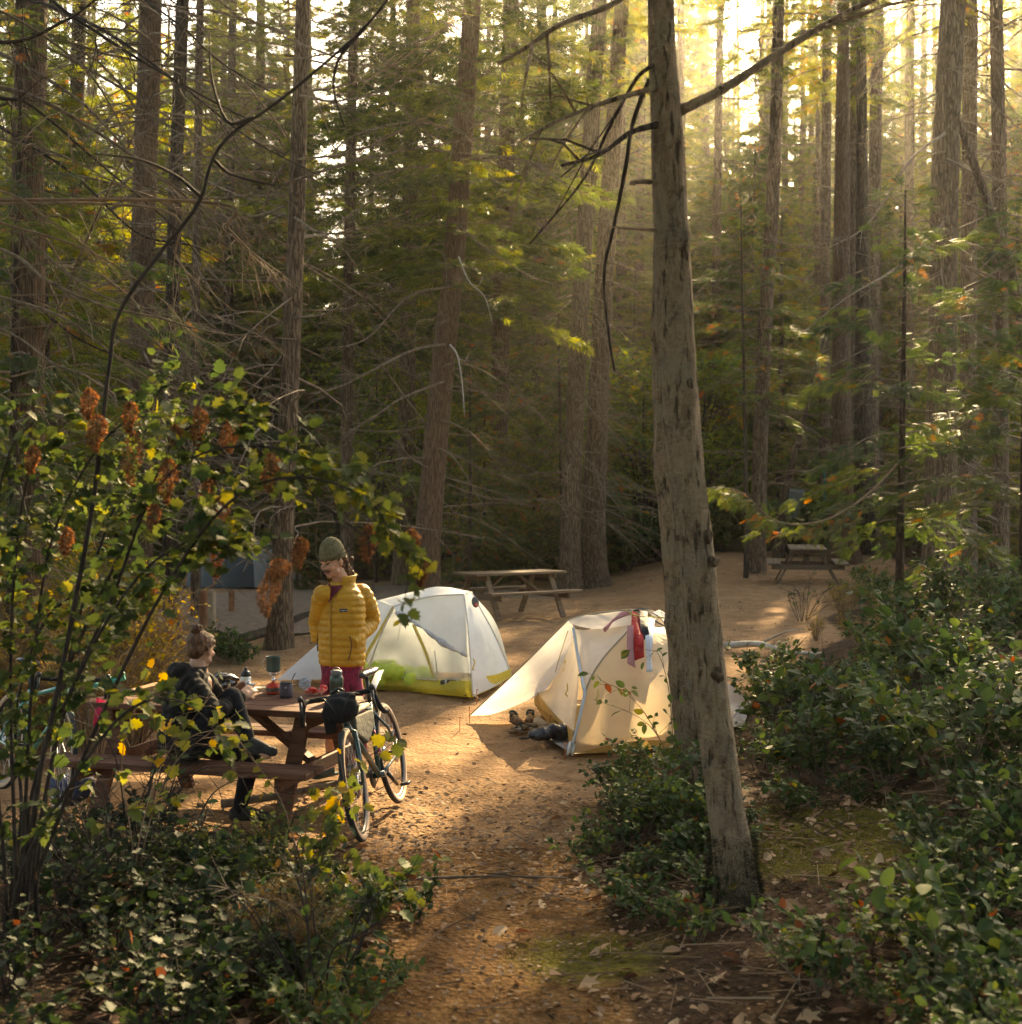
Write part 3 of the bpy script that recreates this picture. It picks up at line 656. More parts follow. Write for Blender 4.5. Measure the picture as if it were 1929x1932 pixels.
TR = [
 ('fir_tree', 18.9, [(526, 1226), (535, 1000), (548, 700), (560, 400), (572, 0)], 42, 27, bf, 'slim rough fir trunk rising between the standing man and the seated person', ('high_crown', 0), 0, 1.45),
 ('cedar_tree', 25.5, [(803, 1150), (806, 1040), (835, 700), (860, 450), (893, -20)], 50, 34, bc, 'leaning cedar with a stringy brown trunk behind the white tent', ('tall_crown', 1), 1, 1.35),
 ('fir_tree', 33, [(757, 1110), (765, 900), (772, 500), (780, 0)], 34, 26, bf, 'straight ridged trunk just left of the leaning cedar', ('tall_crown', 2), 2, 1.3),
 ('fir_tree', 36, [(938, 1092), (942, 800), (952, 400), (966, 0)], 36, 30, bf, 'straight trunk behind the middle picnic table, right of the leaning cedar', ('tall_crown', 0), 0, 1.3),
 ('fir_tree', 31, [(1074, 1110), (1080, 900), (1100, 500), (1132, 0)], 38, 28, bf, 'left trunk of the close pair of firs behind the middle picnic table', ('high_crown', 0), 1, 1.5),
 ('fir_tree', 31.8, [(1116, 1108), (1125, 850), (1142, 500), (1174, 0)], 46, 27, bf, 'right trunk of the close pair of firs, with spreading roots', ('high_crown', 1), 2, 1.6),
 ('cedar_tree', 13.5, [(50, 1330), (52, 700), (55, 300), (60, -20)], 66, 58, bc, 'thick dark cedar trunk standing at the far left edge of the camp', ('high_crown', 1), 1, 1.3),
 ('cedar_tree', 21, [(262, 1190), (265, 800), (272, 400), (285, 0)], 52, 42, bc, 'broad shaded reddish trunk in the gloom behind the bush', ('high_crown', 1), 1, 1.3),
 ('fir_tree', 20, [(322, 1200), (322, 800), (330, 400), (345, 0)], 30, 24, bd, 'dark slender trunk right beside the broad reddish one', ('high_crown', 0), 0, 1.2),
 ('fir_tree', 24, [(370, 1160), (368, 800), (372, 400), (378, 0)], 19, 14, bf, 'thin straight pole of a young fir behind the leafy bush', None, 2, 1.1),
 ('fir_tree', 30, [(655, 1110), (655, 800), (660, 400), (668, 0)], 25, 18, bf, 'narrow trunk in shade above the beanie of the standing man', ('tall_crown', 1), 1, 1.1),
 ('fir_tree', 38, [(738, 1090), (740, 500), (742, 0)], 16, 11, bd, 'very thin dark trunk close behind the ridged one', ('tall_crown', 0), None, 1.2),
 ('fir_tree', 30, [(1428, 1085), (1440, 700), (1462, 300), (1470, 0)], 30, 22, bf, 'single bare trunk right of the big foreground tree, in golden haze', ('high_crown', 0), 0, 1.35),
 ('fir_tree', 40, [(1556, 1020), (1558, 500), (1562, 0)], 22, 17, bf, 'slim hazy trunk left of two darker ones under the sun', ('high_crown', 1), None, 1.2),
 ('fir_tree', 36, [(1606, 1030), (1608, 500), (1618, 0)], 30, 22, bf, 'darker upright trunk below the sun glow, left of its twin', None, 1, 1.2),
 ('fir_tree', 38, [(1644, 1020), (1648, 500), (1658, 0)], 28, 21, bf, 'darker upright trunk below the sun glow, right of its twin', None, None, 1.2),
 ('fir_tree', 24, [(1772, 1120), (1778, 700), (1785, 300), (1800, -20)], 60, 46, bf, 'thickest straight trunk in the bright haze at the upper right', ('high_crown', 0), 2, 1.4),
 ('fir_tree', 27, [(1826, 1100), (1828, 600), (1832, 0)], 34, 26, bf, 'dark trunk tight against the right side of the thickest one', ('high_crown', 1), None, 1.2),
 ('fir_tree', 25, [(1890, 1100), (1888, 500), (1880, 0)], 30, 24, bf, 'dark trunk nearest the right edge, seen through sapling branches', ('high_crown', 0), 0, 1.2),
 ('cedar_tree', 32, [(1592, 1034), (1590, 900), (1588, 600), (1592, 0)], 42, 22, bc, 'cedar with a wide fluted foot just behind the far right picnic table', ('high_crown', 1), None, 1.7),
 ('cedar_tree', 34, [(1632, 1012), (1630, 850), (1628, 500)], 40, 26, bd, 'shaded cedar foot right behind the fluted one', ('high_crown', 0), None, 1.3),
 ('fir_tree', 33, [(1468, 1035), (1480, 940), (1500, 860)], 22, 12, bd, 'short leaning stem left above the far right picnic table', None, None, 1.1),
 ('fir_tree', 22, [(1985, 900), (1929, 610), (1872, 410), (1815, 240)], 20, 16, bf, 'long dead trunk leaning across the upper right corner', None, None, 1.0),
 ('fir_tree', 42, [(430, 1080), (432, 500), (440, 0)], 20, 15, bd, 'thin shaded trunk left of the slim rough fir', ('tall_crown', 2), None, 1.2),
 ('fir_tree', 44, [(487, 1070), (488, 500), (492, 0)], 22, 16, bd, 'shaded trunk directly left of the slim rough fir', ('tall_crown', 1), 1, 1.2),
 ('fir_tree', 47, [(1010, 1065), (1014, 500), (1020, 0)], 20, 15, bd, 'distant trunk in the sunny green gap', ('thin_crown', 0), 0, 1.2),
 ('fir_tree', 44, [(1350, 1045), (1352, 500), (1360, 0)], 18, 14, bf, 'distant pale trunk next to the big foreground tree', None, 1, 1.2),
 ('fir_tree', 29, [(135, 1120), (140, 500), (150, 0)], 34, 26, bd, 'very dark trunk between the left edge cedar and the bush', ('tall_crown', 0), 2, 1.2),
 ('fir_tree', 52, [(1200, 1050), (1206, 500), (1215, 0)], 17, 13, bf, 'far slim trunk glimpsed left of the big foreground tree', ('high_crown', 0), None, 1.2),
 ('fir_tree', 42, [(1716, 1040), (1716, 500), (1718, 0)], 20, 16, bf, 'hazy slender trunk left of the thickest right-side trunk', None, 0, 1.2),
]
for nm, D, pts, w0, w1, mt, lb, cr, dd, fl in TR:
    lb = lb.replace('right-side ', 'hazy ')
    key_tree(nm, D, pts, w0, w1, mt, lb, H=(7 if 'short leaning' in lb else 9 if 'leaning across' in lb else random.uniform(20, 25)), crown=cr, dead=dd, flare=fl, cz=1.0, dsc=1.25 if D < 22 else 1.1)

# the wood behind: individuals by kind
def far_rows():
    placed = []
    def ok(x, y, d): return all((x-a)**2+(y-b)**2 > d*d for a, b in placed)
    def row(n, y0, y1, kind, group, label, name, scr, half=.47, mind=1.8, xs=None, keep=None):
        c = 0; tries = 0
        while c < n and tries < n*30:
            tries += 1
            y = g0.uniform(y0, y1); u = g0.uniform(-1, 1) if xs is None else g0.uniform(*xs); x = u*half*y
            if keep and not keep(x, y): continue
            if not ok(x, y, mind): continue
            placed.append((x, y)); c += 1; i = int(g0.integers(0, 3)); j = i % 2; sc = g0.uniform(*scr)
            szk = g0.uniform(.9, 1.15)
            if kind in ('tall', 'thin') and -6.2 < x-.268*(y-10) < 6.8: szk = min(szk*sc, (.53*(y-11)-gz(x, y))/(24.5+2*i if kind == 'tall' else 27))/sc
            P = {'tall': [('trunk', MESH['tall_trunk', i]), ('crown', MESH['tall_crown', i]), ('bare_branch', MESH['dead', i])],
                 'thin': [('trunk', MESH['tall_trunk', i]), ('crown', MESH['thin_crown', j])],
                 'low': [('trunk', MESH['low_trunk', i]), ('crown', MESH['low_crown', i])],
                 'broad': [('trunk', MESH['broad_trunk', j]), ('crown', MESH['broad_crown', j])]}[kind]
            add_tree(name, P, x, y, sc, label, 'tree', group, sz=sc*szk, gr=g0)
    row(26, 44, 62, 'tall', 'tall shaded firs deep in the wood', 'tall dark fir deep in the wood behind the camp', 'fir_tree', (.74, .88), xs=(-1, .25))
    row(34, 64, 95, 'tall', 'tall firs at the back of the wood', 'far tall fir at the very back of the wood', 'fir_tree', (1.0, 1.3), xs=(-1, .3))
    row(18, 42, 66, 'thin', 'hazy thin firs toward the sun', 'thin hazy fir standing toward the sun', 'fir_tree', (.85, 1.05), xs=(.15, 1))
    row(60, 72, 106, 'tall', 'far firs under the sun', 'far feathery fir in the bright haze under the sun', 'fir_tree', (1.15, 1.35), xs=(.10, 1.2), mind=1.5)
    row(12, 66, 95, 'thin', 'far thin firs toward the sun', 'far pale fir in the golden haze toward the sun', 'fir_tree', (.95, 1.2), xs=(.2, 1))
    row(20, 38, 60, 'low', 'young dense conifers between the trunks', 'young dense conifer filling the space between far trunks', 'conifer', (.8, 1.15), mind=1.6)
    row(24, 62, 92, 'low', 'far young conifers', 'far young conifer closing the view between trunks', 'conifer', (1.1, 1.7), mind=1.6)
    row(18, 40, 60, 'low', 'bushy conifers between the hazy trunks', 'bushy conifer standing between the hazy trunks', 'conifer', (1.25, 1.7), mind=1.5, xs=(.16, 1))
    row(26, 96, 130, 'low', 'conifers closing the far end of the wood', 'distant big conifer closing the far end of the wood', 'conifer', (2.0, 2.7), mind=3.0)
    row(22, 96, 125, 'low', 'distant conifers at the left end of the wood', 'distant dark conifer behind the left trunks', 'conifer', (2.4, 2.9), mind=2.5, xs=(-1, .1))
    row(10, 40, 58, 'low', 'bushy conifers in the left wood', 'bushy conifer closing the gaps between left trunks', 'conifer', (1.2, 1.7), mind=1.5, xs=(-1, -.05))
    row(7, 38, 50, 'broad', 'yellow green maples in the gap', 'small yellow green maple catching light between trunks', 'maple_tree', (.8, 1.2), xs=(-.05, .3), mind=1.2)
    row(10, 33, 56, 'broad', 'small maples in the shade', 'small maple with yellow leaves in the shaded left wood', 'maple_tree', (.7, 1.1), xs=(-1, -.1), mind=1.2)
    row(5, 31, 38, 'low', 'cedar saplings at the edge of the clearing', 'green cedar sapling at the far edge of the clearing', 'cedar_sapling', (.35, .55), xs=(-.5, .2), mind=1.5, keep=lambda x, y: abs(x+2) > 1.2)
    row(8, 28, 36, 'low', 'dense saplings at the right of the clearing', 'dense green sapling beyond the right side of the clearing', 'cedar_sapling', (.4, .7), xs=(.66, 1.05), mind=1.4)
    row(6, 16, 26, 'low', 'dark saplings at the left of the road', 'dark sapling in deep shade left of the road', 'cedar_sapling', (.5, .85), xs=(-1.05, -.72), mind=1.4)
far_rows()
# unseen firs added beside and behind the camera to shade the foreground
for i, (x, y) in enumerate([(-5.5, 3.5), (6.5, 3), (-4.5, -3), (0.5, -5), (5, -3.5), (-9, -7), (9, -8), (-2, -10), (4, -11), (-11, 1.5), (12, 2), (-7.5, -1), (7.5, -1.5), (0, -16), (-4.4, 5.2), (-5.7, 8.2), (4.7, 4.6), (5.9, 7.4), (-3, .8), (3.2, .6), (0, -1.8)]):
    add_tree('fir_tree', [('trunk', MESH['tall_trunk', i % 3]), ('crown', MESH['tall_crown', i % 3])], x, y, .95, 'unseen tall fir added for shade beside or behind the photographer', 'tree', 'unseen shading firs around the photographer', gr=g0)
# ------------------------------------------------------------------ the big foreground tree
def big_tree():
    foot = Gt(1385, 1702); D = foot.y
    e = empty('alder_tree', foot, 0, 'large grey mottled tree trunk in front of the tan tent, leaning to the top', 'tree')
    def stem(pts, name, seed, par):
        "pts: (px,py,D,width px)"
        P = [Wp(a, b, d)-foot for a, b, d, w in pts]; W = [w/F*d/2 for a, b, d, w in pts]
        P[0].z = -.25; m = 110; n = 36; C = catmull(P, m); Rr = [v.x for v in catmull([Vector((w, 0, 0)) for w in W], m)]
        mb = MB(); vs = []
        knots = [(random.uniform(.05, .75), random.uniform(3.4, 6.0), random.uniform(.05, .09)) for _ in range(9)]
        for i, c in enumerate(C):
            for k in range(n):
                a = 2*math.pi*k/n; dv = Vector((math.cos(a)*2.2, math.sin(a)*2.2, c.z*2.2+seed))
                q = .89*Rr[i]*(1+mnoise.noise(dv)*.08+mnoise.noise(dv*3.1)*.06+mnoise.noise(Vector((dv.x*4, dv.y*4, dv.z*1.2)))*.05)
                for t, ka, kr in knots:
                    z0 = t*C[-1].z; dd = ((c.z-z0)/kr)**2+((a-ka)*Rr[i]/kr)**2
                    q += .035*math.exp(-dd*1.6)-.03*math.exp(-dd*9)
                vs.append((c.x+math.cos(a)*q, c.y+math.sin(a)*q, c.z))
        mb.add(vs, [(i*n+k, i*n+(k+1) % n, (i+1)*n+(k+1) % n, (i+1)*n+k) for i in range(m-1) for k in range(n)])
        return mb.build(name, M['bark_main'], par)
    d = D
    t = stem([(1390, 1720, d, 112), (1387, 1660, d, 92), (1374, 1550, d, 80), (1354, 1400, d, 76), (1340, 1290, d, 74), (1326, 1150, d, 73), (1310, 1010, d, 75), (1290, 850, d, 78), (1280, 700, d, 80), (1270, 500, d, 77), (1261, 300, d, 70), (1252, 130, d, 60), (1248, 0, d, 54), (1244, -150, d, 52), (1235, -900, d, 40)], 'trunk', 3, e)
    t['label'] = 'front stem with mottled grey bark and knots'
    f2 = Gt(1314, 1505); d2 = f2.y; e2 = empty('alder_tree', f2, 0, 'slimmer grey trunk standing close behind the large mottled one', 'tree'); foot_ = foot; foot = f2
    stem([(1316, 1530, d2, 70), (1310, 1480, d2, 60), (1294, 1350, d2, 56), (1282, 1180, d2, 54), (1268, 1000, d2, 50), (1256, 850, d2, 46), (1250, 700, d2, 44), (1248, 560, d2, 40), (1254, 300, d2, 36), (1252, 0, d2, 30), (1250, -600, d2, 20)], 'trunk', 8, e2); foot = foot_
    def limb(pts, r0, r1, name='branch', mat=M['bark_main'], subs=0):
        P = [Wp(*p)-foot for p in pts]; mb = MB(); C = catmull(P, 26)
        mb.tube(C, [r0+(r1-r0)*i/25 for i in range(26)], 8, jit=.06)
        for k in range(subs):
            i = random.randint(7, 23); q = C[i]; dd = (C[i+1]-C[i]).normalized(); sd_ = Vector((random.gauss(0, .5), random.gauss(0, .5), random.gauss(0, .6)))
            L = random.uniform(.3, .8); dv = (dd+sd_).normalized()
            mb.tube([q, q+dv*L*.5+Vector((0, 0, .03)), q+dv*L], [r1*1.1, r1*.8, .003], 5)
        return mb.build(name, mat, e)
    limb([(1285, 208, d, ), (1370, 165, d+.1), (1470, 100, d+.25), (1560, 45, d+.4), (1680, -15, d+.5), (1900, -90, d+.7)], .027, .012, subs=5)
    limb([(1240, 165, d-.05), (1150, 190, d-.2), (1060, 225, d-.4), (985, 265, d-.6)], .015, .006, subs=4)
    limb([(1240, 235, d-.05), (1190, 250, d-.2), (1130, 292, d-.35), (1060, 312, d-.5)], .017, .007, mat=M['bark_dark'], subs=3)
    limb([(1240, -60, d-.05), (1160, 5, d-.2), (1060, 45, d-.4), (1000, 85, d-.5), (940, 120, d-.6)], .016, .008, subs=2)
    limb([(1236, 120, d-.05), (1200, 150, d-.1), (1150, 240, d-.2), (1100, 340, d-.3), (1000, 460, d-.5)], .011, .004, mat=M['bark_dark'], subs=2)
    limb([(1238, 345, d-.05), (1215, 342, d-.1), (1190, 346, d-.15)], .014, .010, mat=M['bark_main'])
    limb([(1238, 434, d-.05), (1200, 432, d-.15), (1150, 428, d-.3)], .010, .003, mat=M['twig_warm'])
    limb([(1225, 150, d+.2), (1195, 230, d+.2), (1180, 320, d+.2), (1160, 420, d+.25), (1140, 520, d+.3), (1150, 640, d+.3), (1160, 700, d+.3)], .012, .006, mat=M['bark_dark'])
    # burls
    for px, py, r in ((1336, 1012, .035), (1352, 1275, .04), (1316, 985, .03), (1285, 650, .04), (1300, 722, .03), (1348, 1060, .03), (1280, 1015, .022), (1310, 1460, .03)):
        mb = MB(); c = Wp(px, py, d-.07)-foot; mb.ball(c, (r*.9, r*.7, r*1.1), 12, 8)
        mb.ball(c+Vector((0, -r*.45, 0)), (r*.55, r*.4, r*.5), 10, 6)
        o = remesh('burl', mb, .009, M['bark_main'] if px % 2 else M['bark_fir'], e, it=4, noise=.012, nscale=40)
    k = 5200; g = np.random.default_rng(4); th = g.uniform(0, 6.28, k); zz = g.uniform(0, 1, k)**1.6*.36; rr = (112/F*d/2)*(1-.45*np.minimum(zz/.2, 1)*.6)*1.02
    ps = np.stack([rr*np.cos(th)-.02*zz, rr*np.sin(th), zz-.02], -1); dd = np.stack([np.cos(th), np.sin(th), g.normal(.2, .5, k)], -1)
    link(bpy.data.objects.new('foot_moss', np_mesh('foot_moss', [(*scatter(L_BLADE, ps, dd, g.normal(0, 1, (k, 3)), np.stack([.05*np.ones(k), .024*g.uniform(.5, 1.4, k), .03*np.ones(k)], -1), g.uniform(0, 1, k)), 0)], [M['dark_moss']])), e)
    return e
big_tree()

# ------------------------------------------------------------------ bare boughs and hanging branches
def bough_tree(x, y, H, label, spec, name='fir_tree', r=.17, seed=1, mat=M['bark_dark'], wood=M['twig']):
    "tree just outside the frame whose dead boughs reach into it; spec: picture-space curves"
    foot = Vector((x, y, gz(x, y))); e = empty(name, foot, 0, label, 'tree'); g = random.Random(seed)
    trunk_mb(H, r, 12, seed=seed).build('trunk', mat, e)
    for pts, r0, tw, kind in spec:
        P = [Wp(*p)-foot for p in pts]; mb = MB()
        # rooted on the trunk
        P = [Vector((0, 0, min(P[0].z+.3, H-.5)))]+P
        m = 30; C = catmull(P, m); mb.tube(C, [max(.003, r0*(1-.82*i/(m-1))) for i in range(m)], 6, jit=.08)
        for k in range(tw*2):
            i = g.randint(5, m-3); q = C[i]; dd = (C[i+1]-C[i]).normalized()
            sd_ = dd*g.uniform(.4, 1)+Vector((g.gauss(0, .5), g.gauss(0, .6), g.gauss(-.25, .5))); L = g.uniform(.25, .9)*(1-.4*i/m); sd_.normalize()
            bend = Vector((g.gauss(0, .1), g.gauss(0, .1), -g.uniform(.05, .3)*L))
            T = [q, q+sd_*L*.33, q+sd_*L*.66+bend*.4, q+sd_*L+bend]; rt = r0*.28*(1-.5*i/m)
            mb.tube(T, [rt, rt*.8, rt*.6, .0015], 4, cap=False)
            for kk in range(2):
                t_ = T[1+kk]; s2 = (sd_+Vector((g.gauss(0, .7), g.gauss(0, .7), g.gauss(-.3, .5)))).normalized()
                mb.tube([t_, t_+s2*L*.2, t_+s2*L*.38+Vector((0, 0, -.03))], [rt*.55, rt*.4, .001], 3, cap=False)
        mb.build('bough', kind, e)
    return e
tw, td, tp, tm = M['twig'], M['twig_dark'], M['twig_pale'], M['twig_warm']
bough_tree(-4.9, 10.2, 15, 'dark trunk beyond the left edge whose dead boughs sweep across the upper left', [
    ([(0, 165, 9.8), (90, 195, 9.4), (200, 260, 9.2), (320, 345, 9.0), (430, 440, 9.0), (535, 520, 9.2)], .022, 16, tw),
    ([(0, 185, 9.6), (60, 200, 9.5), (190, 310, 9.3), (330, 430, 9.2), (400, 520, 9.2)], .016, 12, td),
    ([(0, 262, 9.9), (110, 290, 9.5), (230, 350, 9.2), (350, 395, 9.0)], .012, 9, tw),
    ([(0, 620, 9.9), (110, 690, 9.5), (230, 720, 9.2), (330, 800, 9.0)], .012, 9, tw),
    ([(0, 420, 10.3), (160, 470, 10), (300, 560, 9.8), (380, 660, 9.6)], .014, 14, tm),
    ([(0, 20, 10.3), (160, 130, 10), (250, 260, 9.8), (360, 300, 9.6)], .014, 14, tw),
    ([(0, 470, 9.7), (90, 530, 9.4), (190, 575, 9.3), (300, 600, 9.4), (410, 628, 9.6), (560, 640, 9.8)], .018, 12, tw),
    ([(0, 80, 9.9), (120, 40, 9.4), (180, 0, 9.0), (260, -60, 9.0)], .02, 8, td),
    ([(20, -40, 9.9), (150, 40, 9.4), (260, 110, 9.1), (400, 190, 9.0), (500, 240, 9.2)], .02, 14, td),
    ([(0, 560, 9.9), (120, 600, 9.6), (230, 680, 9.5), (340, 750, 9.7), (440, 800, 9.8)], .016, 9, tw),
    ([(0, 360, 9.6), (100, 420, 9.2), (180, 480, 9.1), (240, 540, 9.1)], .012, 9, tm),
    ([(280, 390, 8.9), (330, 480, 8.8), (350, 510, 8.7), (400, 565, 8.7)], .012, 4, tm),
    ([(380, 380, 8.9), (430, 430, 8.8), (480, 480, 8.8), (530, 515, 8.8)], .014, 12, tm)], r=.2, seed=2)
bough_tree(-5.6, 13.5, 15, 'second dark trunk outside the left edge with long crossing dead boughs', [
    ([(0, 100, 13), (150, 190, 12.5), (290, 330, 12.2), (440, 400, 12), (560, 480, 12)], .022, 16, tw),
    ([(0, 240, 13), (140, 330, 12.6), (260, 440, 12.2), (380, 470, 12), (500, 560, 12)], .020, 16, td),
    ([(60, 0, 13), (200, 60, 12.4), (340, 160, 12.1), (470, 260, 12), (600, 330, 12)], .022, 16, td),
    ([(0, 400, 13), (160, 540, 12.5), (330, 610, 12.2), (480, 700, 12.1)], .018, 14, tw),
    ([(200, -30, 13), (330, 40, 12.4), (420, 120, 12.2), (560, 200, 12)], .018, 12, td),
    ([(0, 520, 13), (150, 640, 12.6), (300, 700, 12.4), (420, 780, 12.3)], .016, 10, td)], r=.22, seed=9)
# boughs of hidden stems crossing the middle
def bough_set(e, foot, spec, seed=4):
    g = random.Random(seed)
    spec = [(a, b, int(c*2.4), d) for a, b, c, d in spec]
    for pts, r0, tw_, kind in spec:
        P = [Wp(*p)-foot for p in pts]; mb = MB(); m = 26; C = catmull(P, m); mb.tube(C, [max(.0025, r0*(1-.8*i/(m-1))) for i in range(m)], 5, jit=.08)
        for k in range(tw_):
            i = g.randint(3, m-3); q = C[i]; dd = (C[i+1]-C[i]).normalized(); L = g.uniform(.3, 1.1)*(1-.4*i/m)
            sd_ = (dd*g.uniform(.5, 1)+Vector((g.gauss(0, .5), g.gauss(0, .5), g.gauss(-.1, .4)))).normalized()
            mb.tube([q, q+sd_*L*.5, q+sd_*L+Vector((0, 0, -.08*L))], [r0*.3, r0*.2, .0015], 3, cap=False)
        mb.build('bough', kind, e)
e = [o for o in S.collection.objects if o.get('label', '').startswith('leaning cedar')][0]
bough_set(e, e.location, [
    ([(838, 650, 25.3), (780, 660, 24), (700, 700, 23), (640, 730, 22.5), (575, 745, 22)], .035, 7, tw),
    ([(838, 720, 25.3), (760, 750, 24), (700, 790, 23.5), (620, 835, 23)], .03, 6, tw),
    ([(850, 540, 25.3), (770, 560, 24), (690, 640, 23), (600, 660, 22)], .028, 6, tw),
    ([(860, 420, 25.3), (920, 470, 24), (1000, 520, 23), (1080, 545, 22)], .025, 6, tw),
    ([(868, 330, 25.3), (760, 350, 24), (640, 420, 23), (560, 520, 22)], .03, 9, tw),
    ([(872, 250, 25.3), (780, 230, 24), (660, 260, 23), (600, 330, 22)], .028, 9, tw),
    ([(870, 300, 25.3), (980, 300, 24), (1090, 360, 23), (1180, 420, 22)], .028, 8, tw)], 5)
for o in list(S.collection.objects):
    if o.get('label', '').startswith('slim rough'):
        bough_set(o, o.location, [
            ([(556, 410, 18.8), (610, 440, 18), (690, 430, 17.5), (770, 400, 17)], .02, 8, tw),
            ([(562, 300, 18.8), (650, 290, 18), (730, 260, 17.5), (850, 190, 17)], .02, 9, tw),
            ([(566, 180, 18.8), (640, 190, 18), (740, 160, 17.5), (850, 70, 17)], .02, 9, tw),
            ([(552, 600, 18.8), (620, 590, 18), (690, 545, 17.5), (760, 530, 17)], .016, 8, tw),
            ([(552, 560, 18.8), (500, 600, 18), (450, 640, 17.5), (400, 650, 17)], .014, 6, tw)], 6)
    if o.get('label', '').startswith('thickest straight'):
        bough_set(o, o.location, [
            ([(1780, 420, 23.8), (1700, 500, 22), (1600, 560, 20), (1500, 640, 19)], .03, 8, tw),
            ([(1785, 250, 23.8), (1720, 300, 22), (1640, 420, 20), (1560, 470, 19)], .03, 8, tw),
            ([(1788, 300, 23.8), (1850, 330, 22), (1929, 350, 20)], .03, 6, tw),
            ([(1780, 560, 23.8), (1850, 530, 22), (1929, 480, 20)], .03, 6, tw)], 7)
for lb, nm, pts, r in (('pale barkless branch hanging in a curve beside the leaning cedar, the lower one', 'hanging_branch', [(849, 650, 22), (863, 670, 22), (872, 720, 22), (877, 786, 22)], .018),
                       ('thin pale branch dangling to the right of the leaning cedar, the upper one', 'hanging_branch', [(866, 484, 22), (885, 530, 22), (915, 560, 22), (930, 612, 22)], .012)):
    c = Wp(*pts[0]); mb = MB(); C = catmull([Wp(*p)-c for p in pts], 14); mb.tube(C, [r*(1-.6*i/13) for i in range(14)], 6, jit=.1)
    mb.tube([C[5], C[5]+Vector((.12, 0, -.05)), C[5]+Vector((.2, 0, .12))], [r*.5, r*.4, .004], 4)
    o = mb.build(nm, M['twig_pale']); o.location = c; tag(o, lb, 'branch', 'pale branches hanging by the leaning cedar')

# arching dark sapling in front, left
def arching():
    foot = Gt(40, 1790); d = foot.y-.4
    e = empty('alder_sapling', foot, 0, 'dark leafless sapling arching from lower left up to the top of the view', 'tree')
    mb = MB(); P = [Vector((0, 0, -.1))]+[Wp(*p)-foot for p in ((70, 1500, d), (120, 1250, d), (175, 950, d), (205, 700, d), (225, 590, d), (300, 480, d), (345, 425, d), (380, 372, d), (402, 300, d), (440, 250, d), (520, 195, d), (600, 130, d), (690, 50, d), (760, -40, d))]
    C = catmull(P, 70); mb.tube(C, [.011-.006*i/69 for i in range(70)], 8, jit=.16); mb.build('trunk', M['twig_dark'], e)
    for pts in ([(380, 372, d), (330, 330, d), (260, 300, d), (180, 290, d)], [(402, 300, d), (440, 330, d+.1), (520, 350, d+.2)], [(690, 50, d), (640, 110, d), (630, 170, d), (650, 240, d)], [(480, 220, d), (430, 230, d), (400, 150, d), (395, 60, d)]):
        mb = MB(); C = catmull([Wp(*p)-foot for p in pts], 12); mb.tube(C, [.009-.006*i/11 for i in range(12)], 5); mb.build('branch', M['twig_dark'], e)
arching()

# ------------------------------------------------------------------ picnic tables
def wood_mat(name, c1, c2, c3, rough=.7):
    return noise_mat(name, c1, c3, scale=5, rough=rough, bump=.35, bscale=16, stretch=(.8, 9, 9), c3=c2, spec=.25)
M['wood_red'] = wood_mat('wood_red', (.060, .024, .014), (.17, .075, .042), (.11, .046, .026))
M['wood_tan'] = wood_mat('wood_tan', (.09, .055, .030), (.21, .135, .08), (.15, .095, .054))
M['wood_grey'] = wood_mat('wood_grey', (.055, .038, .024), (.17, .125, .085), (.10, .07, .045))
def picnic_table(loc, rz, wood, label, L=1.83, tilt=0):
    t = empty('picnic_table', loc, rz, label, 'table')
    if tilt: t.rotation_euler[1] = tilt
    mb = MB(); w = .74/4
    for i in range(4): mb.box((random.uniform(-.006, .006), -.37+w*(i+.5), .728), (L, w-.008, .042), b=.006)
    o = mb.build('tabletop', wood, t); autosmooth(o)
    for s in (-1, 1):
        mb = MB()
        for k in range(2): mb.box((0, s*(.60+.075)+(k-.5)*.137, .43), (L, .130, .042), b=.006)
        autosmooth(mb.build('seat', wood, t))
        x = s*(L/2-.27)
        for q in (-1, 1):
            mb = MB(); mb.beam((x, q*.235, .705), (x, q*.62, .0), .04, .10, up=(1, 0, 0)); autosmooth(mb.build('leg', wood, t))
        mb = MB(); mb.box((x+s*.042, 0, .36), (.040, 1.46, .095), b=.008); autosmooth(mb.build('seat_support', wood, t))
        mb = MB(); mb.box((x+s*.042, 0, .665), (.040, .70, .085), b=.008); autosmooth(mb.build('crosspiece', wood, t))
        mb = MB(); mb.beam((x-s*.04, 0, .36), (s*.14, 0, .70), .09, .04); autosmooth(mb.build('brace', wood, t))
    return t
T1 = Vector((-1.894, 8.90, 0)); T1R = R(-15)
picnic_table((T1.x, T1.y, -.01), T1R, M['wood_red'], 'dark reddish picnic table where the person in black sits')
c2 = Gt(985, 1150); picnic_table((-.01, 22.22, gz(-.01, 22.22)), R(34.7), M['wood_tan'], 'light brown picnic table standing empty behind the white tent')
p3 = (5.87, 27.57); picnic_table((p3[0]+.28, p3[1], gz(*p3)-.05), R(80), M['wood_grey'], 'weathered picnic table standing alone at the far right of the clearing', tilt=R(-1))

def TT(u, v, z=0):
    "table 1: u along, v across (away from the camera positive)"
    c, s = math.cos(T1R), math.sin(T1R)
    return Vector((T1.x+u*c-v*s, T1.y+u*s+v*c, z))
ZT = .741
def on_table(px, py_base):
    "point of the table plane below a picture position"
    D = (CH-ZT)*F/(py_base-HY); return Vector(((px-CX)/F*D, D, ZT))

# ------------------------------------------------------------------ things on the table
pm = lambda n, c, **k: M.setdefault(n, plain(n, c, **k))
metal = pm('metal', (.55, .55, .56), rough=.3, metal=1.); black = pm('black', (.012, .012, .013), rough=.35); black_soft = pm('black_soft', (.016, .016, .018), rough=.8, spec=.2)
rubber = pm('rubber', (.02, .019, .018), rough=.85)
def small(name, loc, label, cat, group=None): return empty(name, loc, 0, label, cat, group)
